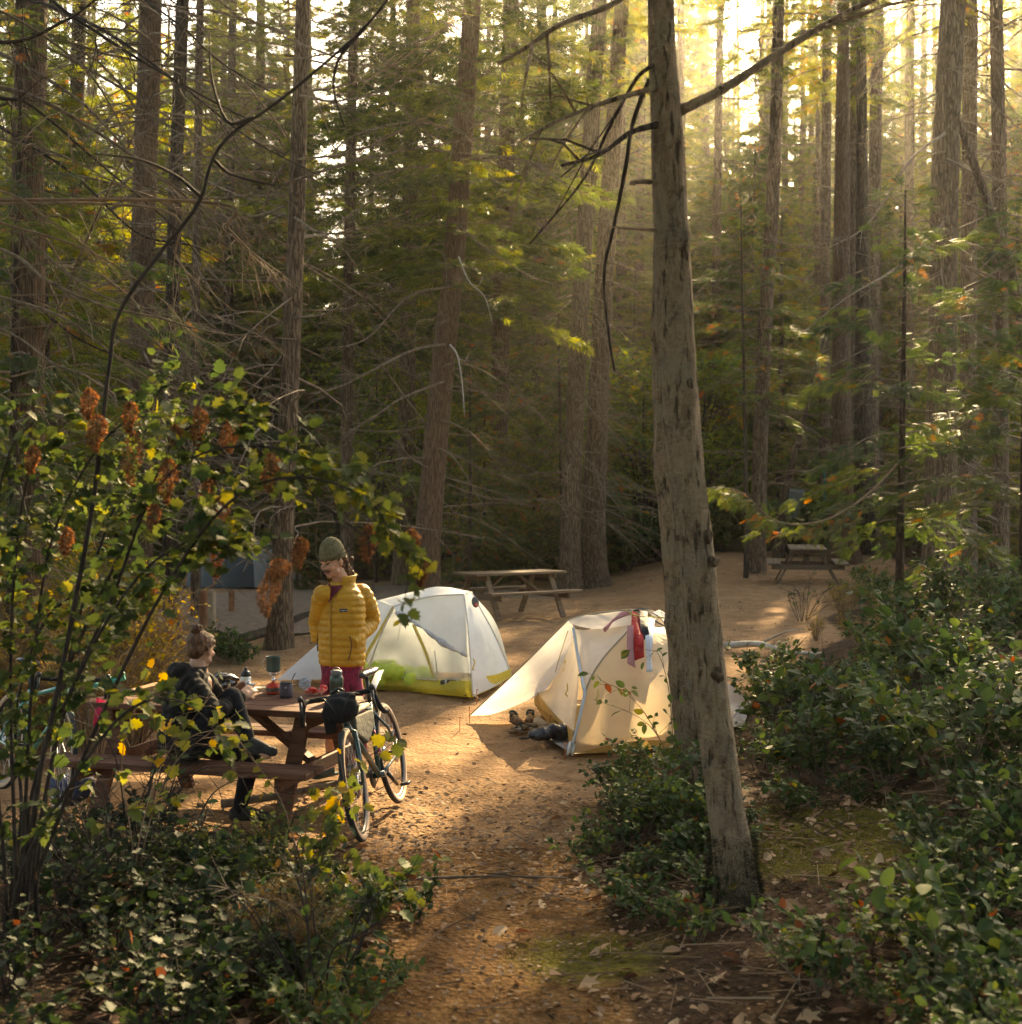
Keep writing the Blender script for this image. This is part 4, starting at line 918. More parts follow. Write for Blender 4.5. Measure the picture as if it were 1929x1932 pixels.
# stove, gas can and pot
p = on_table(516, 1309)
e = small('camp_stove', p, 'small camping stove screwed onto a red gas canister', 'stove')
MB().lathe([(.030, 0), (.045, .004), (.050, .015), (.050, .052), (.040, .068), (.016, .076), (.012, .082)], n=24).build('gas_canister', noise_mat('can_red', (.45, .03, .015), (.55, .06, .02), scale=18, rough=.35, bump=0), e)
mb = MB(); mb.lathe([(.009, .082), (.012, .09), (.012, .11), (.006, .112), (.006, .125), (.022, .135), (.026, .143), (.008, .146)], n=16)
for k in range(3):
    a = k*2.094+.4; mb.tube([(0, 0, .12), (math.cos(a)*.03, math.sin(a)*.03, .128), (math.cos(a)*.048, math.sin(a)*.048, .152)], .003, 5)
mb.tube([(.01, 0, .1), (.05, -.01, .095), (.06, -.012, .085)], .003, 5)
mb.build('burner', metal, e)
mb = MB(); mb.lathe([(.051, .018), (.0515, .03), (.051, .045)], n=24, cap=False); mb.build('label_band', pm('band', (.05, .05, .045)), e)
e = small('cooking_pot', p+Vector((0, 0, .153)), 'dark green enamel cooking pot standing on the stove', 'pot')
MB().lathe([(.040, 0), (.047, .004), (.049, .015), (.049, .10), (.0515, .103), (.0505, .106), (.047, .104), (.046, .02), (.001, .008)], n=28).build('pot_body', plain('pot_green', (.035, .065, .055), rough=.45), e)
mb = MB(); mb.tube(catmull([(-.048, 0, .085), (-.066, -.01, .08), (-.072, -.012, .05), (-.06, -.008, .02), (-.048, 0, .02)], 12), .0022, 6); mb.build('handle', metal, e)
# mug with a spoon
p = on_table(540, 1316)
e = small('camp_mug', p, 'dark plum insulated mug with a spoon sticking out', 'mug')
MB().lathe([(.036, 0), (.043, .004), (.045, .02), (.044, .09), (.040, .092), (.040, .104), (.037, .104), (.036, .06), (.001, .055)], n=26).build('mug_body', plain('plum', (.05, .038, .055), rough=.7), e)
MB().lathe([(.041, .092), (.0415, .098), (.038, .107), (.034, .107)], n=26).build('rim', black, e)
MB().box((.004, -.0455, .072), (.009, .002, .010), b=.0005).build('square_patch', pm('white_patch', (.7, .7, .68)), e)
mb = MB(); mb.tube(catmull([(.02, 0, .03), (.038, .0, .11), (.046, .0, .135), (.060, .0, .158), (.063, 0, .165)], 14), .0035, 7); mb.build('spoon_handle', pm('spoon', (.12, .1, .08)), e)
# white bottle
p = on_table(464, 1318)
e = small('water_bottle', p, 'white bicycle bottle with a black cap beside the hands', 'bottle')
MB().lathe([(.034, 0), (.037, .006), (.037, .06), (.033, .075), (.033, .10), (.037, .115), (.036, .14), (.028, .152)], n=24).build('bottle_body', noise_mat('bottle_white', (.62, .62, .55), (.75, .75, .68), scale=8, rough=.3, bump=0), e)
MB().lathe([(.031, .150), (.033, .156), (.033, .175), (.022, .185), (.012, .19), (.012, .205), (.008, .21)], n=20).build('cap', black, e)
# steel plate
p = on_table(492, 1300); e = small('tin_lid', p, 'tiny shallow tin lid lying left of the stove', 'lid')
MB().lathe([(.012, .001), (.035, .003), (.044, .009), (.046, .012), (.043, .011), (.033, .0055), (.001, .004)], n=24).build('lid_body', noise_mat('tin', (.5, .45, .36), (.75, .7, .6), scale=60, rough=.35, metal=.7, bump=.1), e)
# helmet
p = on_table(421, 1312)
e = small('bike_helmet', p+Vector((0, 0, .0)), 'glossy black bicycle helmet on the table next to the seated person', 'helmet')
mb = MB(); mb.ball((0, 0, .075), (.125, .10, .085), 22, 12)
for k in range(-2, 3):
    mb.tube([(-.12, k*.035, .075), (-.06, k*.042, .125-.006*abs(k)), (0, k*.046, .156-.012*abs(k)), (.06, k*.042, .135-.01*abs(k)), (.115, k*.03, .085)], .013, 8)
sh = remesh('shell', mb, .005, pm('gloss_black', (.010, .010, .011), rough=.12, coat=1), e, it=3)
mb = MB()
for k in (-1.5, -.5, .5, 1.5):
    mb.ball((.0, k*.042, .155-.012*abs(k)), (.045, .008, .008), 10, 6); mb.ball((-.075, k*.036, .125), (.022, .008, .012), 10, 6)
mb.build('vent', pm('pitch', (.002, .002, .002), rough=.9), e)
mb = MB(); mb.tube(catmull([(-.05, .09, .06), (-.07, .11, .02), (-.02, .10, .008), (.05, .09, .04)], 12), .004, 5); mb.build('strap', black_soft, e)
e.rotation_euler = (R(-6), R(-10), R(25))
# food bags
p = on_table(596, 1311)
e = small('snack_bag', p, 'crumpled red snack bag lying behind the handlebar', 'bag')
mb = MB()
for k in range(9): mb.ball((random.uniform(-.05, .05), random.uniform(-.02, .02), .025+random.uniform(-.005, .02)), (random.uniform(.02, .035), .022, random.uniform(.015, .025)), 10, 7)
remesh('bag_body', mb, .004, noise_mat('foil_red', (.5, .02, .015), (.62, .06, .04), scale=30, rough=.3, bump=.6, bscale=50, c3=(.7, .55, .5)), e, it=2, noise=.006, nscale=60)
p = on_table(574, 1303)
e = small('plastic_bag', p, 'clear bluish plastic bag in front of the white tent', 'bag')
mb = MB()
for k in range(7): mb.ball((random.uniform(-.03, .03), random.uniform(-.02, .02), .03+random.uniform(-.005, .03)), (.022, .02, .03), 10, 7)
remesh('bag_body', mb, .004, fabric_mat('clear_blue', (.45, .55, .65), trans=.4, clear=.45, rough=.15, wr=.8, wscale=40), e, it=1, noise=.008, nscale=70)
p = on_table(560, 1294); e = small('wooden_spatula', p, 'flat pale wooden strip lying behind the mug', 'utensil')
MB().box((0, 0, .004), (.16, .028, .006), R(-12), .002).build('strip', M['wood_tan'], e)
# green bottle
p = on_table(635, 1322)
e = small('drinking_flask', p, 'dark green wide drinking bottle with a grey lid, behind the handlebar', 'bottle')
MB().lathe([(.040, 0), (.045, .005), (.046, .06), (.0435, .066), (.0435, .09), (.046, .096), (.046, .15), (.038, .168), (.034, .172)], n=26).build('bottle_body', pm('deep_green', (.025, .05, .035), rough=.3), e)
MB().lathe([(.036, .17), (.038, .174), (.038, .196), (.034, .202), (.001, .203)], n=24).build('lid', pm('lid_grey', (.10, .11, .11)), e)
mb = MB(); mb.tube(catmull([(-.03, 0, .2), (-.012, 0, .218), (.012, 0, .218), (.03, 0, .2)], 10), .004, 6); mb.build('carry_loop', pm('lid_grey', (.10, .11, .11)), e)
# paper bag, tray, teal sleeve
p = on_table(294, 1306); p.z = ZT
e = small('paper_bag', p, 'tan paper bag lying flat beyond the seated person', 'bag'); e.rotation_euler = (0, 0, R(12))
mb = MB()
mb.add([(-.16, -.06, .0), (.14, -.07, .0), (.16, .07, 0), (-.15, .06, 0), (-.16, -.05, .02), (.14, -.06, .075), (.15, .06, .08), (-.15, .055, .025), (-.02, -.06, .05), (-.01, .06, .06)],
       [(0, 3, 2, 1), (0, 1, 5, 8, 4), (3, 7, 9, 6, 2), (0, 4, 7, 3), (1, 2, 6, 5), (4, 8, 9, 7), (8, 5, 6, 9)])
mb.build('bag_body', noise_mat('kraft', (.32, .17, .08), (.46, .27, .13), scale=20, rough=.8, bump=.5), e, False)
p = on_table(224, 1310)
e = small('frying_pan', p, 'flat black pan resting near the left end of the table', 'pan')
MB().lathe([(.075, 0), (.085, .002), (.10, .022), (.103, .024), (.10, .026), (.082, .006), (.001, .005)], n=26).build('pan_body', black, e)
mb = MB(); mb.tube([(.09, -.02, .02), (.15, -.035, .03), (.22, -.055, .032)], [.007, .008, .006], 7); mb.build('handle', black, e)
p = on_table(203, 1302)
e = small('rolled_mat', p, 'teal rolled cloth lying aslant on the left end of the table', 'mat')
mb = MB(); mb.tube([(-.10, -.02, .02), (-.02, 0, .045), (.06, .02, .075), (.11, .03, .095)], [.018, .024, .028, .03], 14)
for k in range(5): mb.ball((-.08+.045*k, -.01+.01*k, .035+.016*k), (.012, .028, .03), 10, 6)
remesh('mat_body', mb, .005, noise_mat('teal_cloth', (.03, .26, .22), (.05, .38, .32), scale=12, rough=.6, bump=.4), e, it=2, noise=.006, nscale=40)
# pink cloth hanging and blue sack under the left end
q = Wp(192, 1345, 8.75); e = small('pink_cloth', q, 'bright pink cloth hanging below the left end of the tabletop', 'cloth')
patch([[(-.035, 0, .10), (0, .02, .085), (.045, 0, .06)], [(-.05, .01, .0), (.0, -.02, .01), (.05, .02, .0)], [(-.06, 0, -.09), (-.01, .02, -.075), (.02, 0, -.04)]], 10, 10, wr=.02).build('cloth_body', fabric_mat('pink', (.75, .04, .12), trans=.4), e)
q = Gt(250, 1440); e = small('stuff_sack', (q.x, 9.0, 0), 'dark blue stuff sack on the ground under the table', 'bag')
mb = MB(); mb.ball((0, 0, .11), (.15, .11, .11), 18, 12); mb.ball((.13, 0, .14), (.05, .05, .05)); remesh('sack_body', mb, .01, noise_mat('navy', (.02, .03, .07), (.03, .045, .10), scale=10, bump=.4), e, noise=.015, nscale=14)
# camera bag hanging under the handlebar
# ------------------------------------------------------------------ bicycles
def bicycle(frame_c, fork_c, label, loc, yaw, lean, steer=0, bags=True, name='bicycle'):
    root = empty(name, loc, 0, label, 'bicycle')
    root.rotation_euler = (Matrix.Rotation(yaw, 3, 'Z')@Matrix.Rotation(lean, 3, 'X')).to_euler()
    fm = pm('frame_'+frame_c[0], frame_c[1], rough=.3, coat=.6, spec=.5); fk = pm('frame_'+fork_c[0], fork_c[1], rough=.3, coat=.6)
    tan = pm('tan_wall', (.50, .34, .22), rough=.7); br = metal
    Rw, rt = .325, .022; rearA = Vector((-.52, 0, .345)); frontA = Vector((.52, 0, .345))
    hub = Vector((-.10, 0, .28)); seat_top = Vector((-.24, 0, .74)); ht_top = Vector((.385, 0, .83)); ht_bot = Vector((.42, 0, .70))
    sx = Vector((-math.sin(R(18)), 0, math.cos(R(18))))   # steering axis (up, back)
    mb = MB()
    for a, b, r in ((ht_top, seat_top-Vector((-.01, 0, .04)), .015), (ht_bot, hub, .019), (seat_top, hub, .016), (ht_bot-sx*.01, ht_top+sx*.02, .021)): mb.tube([a, a.lerp(b, .5), b], r, 12)
    for s in (-1, 1):
        mb.tube([seat_top-Vector((0, 0, .05)), seat_top.lerp(rearA, .5)+Vector((0, s*.05, .0)), rearA+Vector((0, s*.062, 0))], [.009, .009, .008], 9)
        mb.tube([hub+Vector((-.01, s*.02, 0)), hub.lerp(rearA, .35)+Vector((0, s*.045, .01)), rearA+Vector((0, s*.062, 0))], [.012, .011, .009], 9)
    mb.lathe([(.021, -.04), (.021, .04)], hub, 14, 'Y'); mb.build('frame', fm, root)
    st = empty('front_assembly', (0, 0, 0)); st.parent = root
    bpy.data.objects.remove(st)
    axis = sx; piv = ht_bot
    SM = Matrix.Translation(piv)@Matrix.Rotation(steer, 4, axis)@Matrix.Translation(-piv)
    def place(o): o.matrix_local = SM; return o
    mb = MB(); cr = ht_bot-sx*.03
    for s in (-1, 1): mb.tube([cr, cr+Vector((.008, s*.045, -.02)), cr.lerp(frontA, .5)+Vector((.0, s*.056, 0)), frontA+Vector((0, s*.056, 0))], [.015, .017, .014, .009], 10)
    mb.tube([cr-sx*0, ht_bot], .018, 10); place(mb.build('fork', fk, root))
    def wheel(c, front):
        w = bpy.data.objects.new('wheel', None); link(w, root); w.empty_display_size = .1
        w.matrix_local = (SM@Matrix.Translation(c)) if front else Matrix.Translation(c)
        n = 64; T = MB(); vs = []; fs = []; prof = []
        for k in range(12):
            a = 2*math.pi*k/12; prof.append((math.cos(a)*.024, math.sin(a)*.021, k))
        for i in range(n):
            a = 2*math.pi*i/n
            for (pr, py, k) in prof:
                kn = .0025 if (k in (0, 1, 11) and (i+k) % 2) else 0
                rr = Rw+pr+kn-.004; vs.append((math.cos(a)*rr, py, math.sin(a)*rr))
        mi = []
        for i in range(n):
            for k in range(12):
                fs.append((i*12+k, ((i+1) % n)*12+k, ((i+1) % n)*12+(k+1) % 12, i*12+(k+1) % 12)); mi.append(0 if k in (0, 1, 10, 11) else 1)
        T.add(vs, fs); T.mi = mi; T.build('tyre', [rubber, tan], w)
        Q = MB(); pr = [(.300, -.011), (.306, -.012), (.306, .012), (.300, .011), (.282, .004), (.282, -.004)]
        vs = []; n = 56
        for i in range(n):
            a = 2*math.pi*i/n; vs += [(math.cos(a)*r_, y_, math.sin(a)*r_) for r_, y_ in pr]
        Q.add(vs, [(i*6+k, i*6+(k+1) % 6, ((i+1) % n)*6+(k+1) % 6, ((i+1) % n)*6+k) for i in range(n) for k in range(6)]); Q.build('rim', black, w)
        Q = MB()
        for k in range(28):
            a = 2*math.pi*k/28; b = a+(.45 if k % 4 < 2 else -.45); s = 1 if k % 2 else -1
            Q.tube([(math.cos(b)*.022, s*.028, math.sin(b)*.022), (math.cos(a)*.284, 0, math.sin(a)*.284)], .0011, 4, cap=False)
        Q.build('spokes', metal, w)
        Q = MB(); Q.lathe([(.006, -.055), (.012, -.05), (.024, -.03), (.014, -.022), (.014, .022), (.024, .03), (.012, .05), (.006, .055)], n=16, axis='Y'); Q.build('hub', black, w)
        Q = MB(); Q.lathe([(.04, .036), (.07, .036), (.07, .038), (.04, .038)], n=24, axis='Y'); Q.build('brake_disc', metal, w)
    wheel(rearA, False); wheel(frontA, True)
    # bars
    stm = ht_top+sx*.045; bc_ = stm+Vector((.075, 0, .01)); mb = MB(); mb.tube([stm, bc_], [.017, .016], 10); mb.tube([ht_top, stm+sx*.02], .018, 12); place(mb.build('stem', black, root))
    mb = MB()
    pts = [bc_+Vector((0, .19, 0))*k for k in (0,)]
    for s in (-1, 1):
        P = [bc_, bc_+Vector((0, s*.10, 0)), bc_+Vector((.005, s*.19, .002)), bc_+Vector((.05, s*.215, .0)), bc_+Vector((.09, s*.225, -.03)), bc_+Vector((.085, s*.24, -.09)), bc_+Vector((.04, s*.255, -.13)), bc_+Vector((-.04, s*.265, -.138))]
        mb.tube(catmull(P, 36), .0165, 10)
    place(mb.build('handlebar', black_soft, root))
    for s in (-1, 1):
        mb = MB(); a = bc_+Vector((.07, s*.222, -.005)); mb.tube([a, a+Vector((.04, 0, .02)), a+Vector((.07, 0, .045)), a+Vector((.078, 0, .055))], [.016, .018, .018, .012], 10)
        mb.tube([a+Vector((.065, 0, .03)), a+Vector((.085, 0, -.02)), a+Vector((.075, s*.005, -.085)), a+Vector((.06, s*.008, -.115))], [(.008, .012), (.006, .011), (.005, .010), (.004, .008)], 8)
        place(mb.build('brake_lever', black, root))
    mb = MB()
    for s in (-1, 1): mb.tube(catmull([bc_+Vector((.02, s*.12, .0)), bc_+Vector((.12, s*.08, .01)), bc_+Vector((.12, s*.02, -.10)), ht_bot+Vector((.04, s*.03, -.03)), ht_bot+Vector((.05, s*.045, -.2))], 20), .0032, 6)
    place(mb.build('cable', black, root))
    # saddle
    mb = MB(); mb.tube([seat_top-Vector((0, 0, .02)), seat_top+Vector((-.055, 0, .165))], .0135, 10); mb.build('seatpost', black, root)
    mb = MB(); c = seat_top+Vector((-.06, 0, .19))
    prof = [(-.135, .055, .018), (-.10, .072, .026), (-.04, .062, .026), (.02, .034, .024), (.08, .022, .022), (.135, .015, .014)]
    vs = []; n = 14
    for x_, w_, h_ in prof:
        for k in range(n):
            a = 2*math.pi*k/n; vs.append(c+Vector((x_, math.cos(a)*w_, math.sin(a)*h_+(.006 if x_ < -.08 else 0)-.0)))
    fs = [(i*n+k, i*n+(k+1) % n, (i+1)*n+(k+1) % n, (i+1)*n+k) for i in range(5) for k in range(n)]+[tuple(range(n))[::-1], tuple(5*n+k for k in range(n))]
    mb.add(vs, fs)
    for s in (-1, 1): mb.tube([c+Vector((-.1, s*.03, -.02)), c+Vector((-.03, s*.02, -.042)), c+Vector((.08, s*.012, -.015))], .0035, 6)
    mb.build('saddle', pm('saddle', (.03, .028, .027), rough=.25), root)
    # drivetrain
    mb = MB()
    for s, a in ((-1, 40), (1, 220)):
        d = Vector((math.cos(R(a)), 0, math.sin(R(a)))); mb.tube([hub+Vector((0, s*.06, 0)), hub+Vector((0, s*.075, 0))+d*.17], [(.015, .008), (.010, .006)], 8)
        pd = hub+Vector((0, s*.10, 0))+d*.17; mb.box(pd+Vector((0, s*.03, 0)), (.075, .06, .018), b=.004)
    mb.lathe([(.02, -.050), (.075, -.050), (.082, -.048), (.082, -.046), (.02, -.046)], hub, 32, 'Y'); mb.build('crankset', black, root)
    mb = MB(); mb.lathe([(.015, -.05), (.055, -.048), (.05, -.032), (.03, -.028)], rearA, 24, 'Y'); mb.build('cassette', metal, root)
    mb = MB()
    for dz, e_ in ((.055, .0), (-.055, .0)): mb.tube([rearA+Vector((0, -.045, dz*.8)), hub+Vector((0, -.048, dz*1.4))], .0035, 4)
    mb.build('chain', black, root)
    mb = MB(); a = rearA+Vector((.0, -.07, -.03)); mb.tube([a, a+Vector((.02, -.01, -.05)), a+Vector((.03, 0, -.12))], [.012, .010, .008], 8); mb.lathe([(.005, -.006), (.02, -.005), (.02, .005), (.005, .006)], a+Vector((.03, 0, -.12)), 14, 'Y'); mb.build('derailleur', black, root)
    # mudguard
    mb = MB(); vs = []
    for i in range(14):
        a = R(62+i*5.2); rr = .40
        for j, (y_, dz) in enumerate(((-.026, -.006), (-.012, 0), (.012, 0), (.026, -.006))): vs.append(rearA+Vector((math.cos(a)*rr*1.0, y_, math.sin(a)*(rr+dz))))
    mb.add(vs, [(i*4+j, i*4+j+1, (i+1)*4+j+1, (i+1)*4+j) for i in range(13) for j in range(3)])
    if bags:
        # light plastic guard strip rising behind the saddle
        mb = MB(); a = seat_top+Vector((-.10, 0, .06)); mb.beam(a, a+Vector((-.36, 0, .10)), .055, .004, b=.0015); mb.build('mudguard', pm('guard', (.75, .75, .74), rough=.15, spec=.6), root)
        mb = MB(); c = bc_+Vector((.055, 0, -.075)); mb.ball(c, (.075, .115, .085), 18, 12); mb.ball(c+Vector((-.02, 0, .06)), (.05, .10, .035)); remesh('handlebar_bag', mb, .008, black_soft, root, noise=.012, nscale=22).matrix_local = SM
        mb = MB(); P = [(.30, .735), (-.17, .70), (-.15, .60), (.10, .52), (.33, .62)]
        mb.add([(x_, y_, z_) for y_ in (-.032, .032) for x_, z_ in P], [(4, 3, 2, 1, 0), (5, 6, 7, 8, 9)]+[(i, (i+1) % 5, (i+1) % 5+5, i+5) for i in range(5)])
        b_ = mb.build('frame_bag', noise_mat('olive', (.05, .048, .035), (.09, .085, .062), scale=12, bump=.6, rough=.8), root, False); bv = b_.modifiers.new('b', 'BEVEL'); bv.width = .015; bv.segments = 3
        mb = MB(); mb.box((.10, 0, .745), (.40, .075, .03), b=.01); mb.build('strap_pouch', noise_mat('khaki', (.22, .19, .13), (.30, .26, .19), scale=12, bump=.6, rough=.8), root)
        mb = MB(); a = hub.lerp(seat_top, .45)+Vector((.03, 0, 0))
        for s in (-1, 1): mb.tube(catmull([a+Vector((0, s*.015, -.07)), a+Vector((.05, s*.038, -.06)), a+Vector((.055, s*.038, .06)), a+Vector((.0, s*.02, .08))], 16), .004, 6)
        mb.tube(catmull([a+Vector((.05, -.038, .03)), a+Vector((.085, 0, .03)), a+Vector((.05, .038, .03))], 10), .004, 6)
        mb.build('bottle_cage', pm('cage_pink', (.65, .05, .14), rough=.4), root)
        mb = MB(); q = bc_+Vector((-.03, -.10, -.01)); mb.lathe([(.025, -.15), (.038, -.145), (.04, -.02), (.038, 0), (.03, .0)], q+Vector((0, 0, -.06)), 16); place(mb.build('stem_pouch', black_soft, root))
        mb = MB(); mb.tube(catmull([bc_+Vector((.02, .03, .03)), bc_+Vector((.03, .0, .05)), bc_+Vector((.02, -.05, .03))], 8), .009, 8); mb.box(bc_+Vector((.0, -.02, .03)), (.045, .035, .02), b=.006); place(mb.build('bike_computer', black, root))
    return root
# nearest bicycle leans its bar on the table end
_a = Vector(((690-CX)/F*8.05, 8.08, gz(-.9, 8.08))); _b = Vector(((757-CX)/F*9.13, 9.10, 0))
_mid = (_a+_b)/2; _d = (_a-_b).normalized(); _yaw = math.atan2(_d.y, _d.x)
bicycle(('teal', (.012, .055, .06)), ('teal2', (.015, .065, .07)), 'dark teal bicycle with drop handlebar leaning against the end of the picnic table', (_mid.x, _mid.y, -.0), _yaw, R(12), steer=R(5))
bicycle(('aqua', (.03, .28, .25)), ('aqua', (.03, .28, .25)), 'light teal bicycle mostly hidden behind leaves left of the table', (-3.35, 9.15, .0), R(-50), R(-9), steer=R(-10), bags=False)

# ------------------------------------------------------------------ tents
fw = fabric_mat('fly_white', (.80, .82, .84), trans=.36, clear=.03, rough=.45, wr=.22, wscale=3.5); fw2 = fabric_mat('fly_painted_shade', (.70, .75, .79), trans=.34, clear=.02, wr=.25, wscale=4)  # head and back panels take a darker white with shade painted in
yel = fabric_mat('floor_yellow', (.62, .52, .07), trans=.3, rough=.5, wr=.6, wscale=9); mesh_w = fabric_mat('net_white', (.75, .77, .66), trans=.4, clear=.62, wr=.1, wscale=4)
mesh_y = fabric_mat('net_yellow', (.66, .55, .12), trans=.5, clear=.25); pole_g = pm('pole', (.30, .25, .16), rough=.35, metal=.3); cordm = pm('cord', (.55, .45, .12), rough=.8)
tan_f = fabric_mat('fly_tan', (.80, .63, .42), trans=.45, clear=.03, rough=.5, wr=.4, wscale=3.2, col2=(.72, .55, .35)); cream = fabric_mat('fly_cream', (.82, .77, .70), trans=.5, clear=.06, rough=.5, wr=.3, wscale=3.5)
net2 = fabric_mat('net_cream', (.78, .71, .60), trans=.5, clear=.2, wr=.2); tub2 = fabric_mat('floor_tan', (.42, .29, .11), trans=.3, wr=.7, wscale=8); grey_f = noise_mat('groundsheet', (.20, .19, .175), (.28, .265, .24), scale=8, bump=.5, rough=.8)
def peg(loc, label, group='tent pegs', lean=(0, 0)):
    o = MB().tube([(0, 0, -.05), (lean[0]*.5, lean[1]*.5, .05), (lean[0], lean[1], .11)], [.004, .004, .004], 6); o.tube([(lean[0]-.0, lean[1], .105), (lean[0]+.02, lean[1], .10)], .004, 6)
    q = o.build('tent_peg', pm('peg', (.55, .18, .05), rough=.4)); q.location = loc; tag(q, label, 'peg', group)
def tent1():
    A = Wp(893, 1318, 13.96); A.z = .03; B = Wp(965, 1273, 15.15); C = Wp(522, 1286, 15.3); C.z = .02
    e = empty('tent', (A.x, A.y, 0), 0, 'white dome tent with yellow floor and rolled-up door behind the standing man', 'tent'); O = Vector((A.x, A.y, 0))
    q = lambda px, py, D: Wp(px, py, D)-O
    a, b, c = A-O, B-O, C-O
    F2, F1 = q(876, 1121, 14.35), q(743, 1144, 14.75)
    Lf = Vector((-2.05, .72, .03)); Lb = Vector((-1.65, 1.9, .03)); bb = b.copy()
    rt = [q(889, 1117, 14.9), q(820, 1109, 15.0), q(712, 1133, 15.4)]
    # head end panel
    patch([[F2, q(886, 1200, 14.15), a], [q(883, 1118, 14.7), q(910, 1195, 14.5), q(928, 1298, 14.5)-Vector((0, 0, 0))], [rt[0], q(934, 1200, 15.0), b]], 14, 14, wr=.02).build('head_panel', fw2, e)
    # roof band
    patch([[F1, q(810, 1126, 14.5), F2], [q(722, 1134, 15.1), q(815, 1110, 14.8), q(884, 1115, 14.6)], [rt[2], rt[1], rt[0]]], 18, 10, wr=.02).build('roof_panel', fw, e)
    # back of the fly
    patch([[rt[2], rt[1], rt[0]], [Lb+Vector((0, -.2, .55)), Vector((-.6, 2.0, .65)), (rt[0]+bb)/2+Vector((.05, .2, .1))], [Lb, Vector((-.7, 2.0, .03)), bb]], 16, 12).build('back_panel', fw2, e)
    # door half still hanging above the roll
    roll = [q(748, 1156, 14.55), q(788, 1179, 14.35), q(840, 1216, 14.2), q(881, 1238, 14.1)]
    patch([[F1, q(810, 1127, 14.5), F2], [q(745, 1150, 14.62), q(812, 1155, 14.4), q(880, 1180, 14.2)], [roll[0], (roll[1]+roll[2])/2, roll[3]]], 16, 10, wr=.02).build('door_panel', fw, e)
    mb = MB(); RR = catmull(roll, 26); mb.tube(RR, [.022+.012*math.sin(i*1.7)*.6+.012*math.sin(i*.5) for i in range(26)], 10, jit=.12); mb.build('rolled_door', fabric_mat('roll', (.68, .70, .74), wr=1., wscale=20), e)
    # foot end fly stretched to its peg
    patch([[F1, q(716, 1133, 15.2), rt[2]], [q(690, 1235, 14.75), q(640, 1200, 15.2), q(630, 1190, 15.8)], [q(684, 1283, 14.78), q(600, 1282, 15.05), c]], 14, 12, wr=.02).build('foot_panel', fw, e)
    # inner net and floor
    i0, i1, i2, i3 = q(743, 1147, 14.85), q(872, 1150, 14.55), q(889, 1285, 14.1), q(684, 1277, 14.88)
    patch([[i0, (i0+i1)/2, i1], [(i0+i3)/2, (i0+i1+i2+i3)/4, (i1+i2)/2], [i3, (i3+i2)/2, i2]], 14, 12, wr=.02).build('inner_net', mesh_w, e)
    mb = MB()
    f0 = q(684, 1299, 14.86); f1 = q(891, 1316, 14.06)
    patch([[i3, q(760, 1279, 14.6), q(826, 1284, 14.36), i2], [q(683, 1288, 14.82), q(760, 1293, 14.5), q(826, 1300, 14.28), q(890, 1301, 14.05)], [f0, q(760, 1305, 14.6), q(826, 1311, 14.34), f1]], 22, 8, mb=mb, wr=.015)
    patch([[f1, Vector((.2, .6, .03)), bb+Vector((0, 0, -.02))], [i2+Vector((0, 0, .05)), Vector((.21, .6, .17)), bb+Vector((0, 0, .07))]], 8, 4, mb=mb)
    patch([[f0, (f0+f1)/2, f1], [f0+Vector((.3, 1.1, .0)), (f0+f1)/2+Vector((.3, 1.1, 0)), bb+Vector((0, -.05, 0))]], 6, 6, mb=mb)
    mb.build('floor_tub', yel, e)
    mb = MB()
    for P in ([q(743, 1145, 14.75), q(712, 1200, 14.72), q(688, 1245, 14.75), q(682, 1290, 14.8)], [q(780, 1178, 14.5), q(803, 1230, 14.5), q(820, 1280, 14.38)]):
        mb.tube(catmull(P, 14), [(.022, .004)]*14, 6)
    mb.build('net_edging', mesh_y, e)
    mb = MB()
    for P in ([F2, q(885, 1200, 14.14), a], [rt[0], q(935, 1200, 15.0), b], [F1, q(810, 1126, 14.48), F2], [F1, q(712, 1215, 14.72), f0]): mb.tube(catmull(P, 20), .009, 7)
    mb.build('pole', pm('pole_white', (.55, .56, .55), rough=.4), e)
    mb = MB(); mb.tube([q(820, 1228, 14.36), q(824, 1260, 14.36), q(826, 1290, 14.36)], .006, 5); mb.tube([i3, q(760, 1278, 14.58), q(826, 1284, 14.34)], .008, 6); mb.build('zip', pm('zip', (.6, .6, .55)), e)
    mb = MB(); mb.tube(catmull([q(893, 1243, 14.05), q(896, 1250, 14.05), q(892, 1262, 14.05), q(895, 1264, 14.05)], 8), .008, 5); mb.build('toggle', cordm, e)
    mb = MB(); mb.tube([a+Vector((0, 0, .02)), a+Vector((.03, -.06, .02)), a+Vector((.05, -.04, -.02)), a+Vector((.02, 0, 0))], .008, 5); mb.build('stake_loop', pm('zip', (.6, .6, .55)), e)
    # round emblem: dark ring round a pale centre with red and brown marks
    ec = q(897, 1136, 14.60)+Vector((.0, -.02, 0)); nx = Vector((.55, -.8, .25)).normalized(); rot = nx.to_track_quat('Z', 'Y').to_matrix()
    lg = MB(); lg.lathe([(.034, 0), (.058, 0), (.058, .004), (.034, .004)], ec, 22, rot=rot, sx=.8, sy=1.05); lg.mi = [0]*len(lg.f)
    lg.lathe([(.001, .001), (.034, .001), (.034, .002)], ec, 20, rot=rot, mi=1, sx=.8, sy=1.05); lg.lathe([(.001, .0), (.02, .004), (.02, .005)], ec+rot@Vector((.005, -.03, .002)), 12, rot=rot, mi=2)
    lg.build('emblem', [pm('emb_dark', (.03, .03, .035)), pm('emb_pale', (.6, .6, .6)), pm('emb_red', (.45, .08, .03))], e)
    for px, lbx in ((A+Vector((.04, -.08, -.02)), 'orange peg at the near corner of the white tent'),): peg((px.x, px.y, gz(px.x, px.y)), lbx)
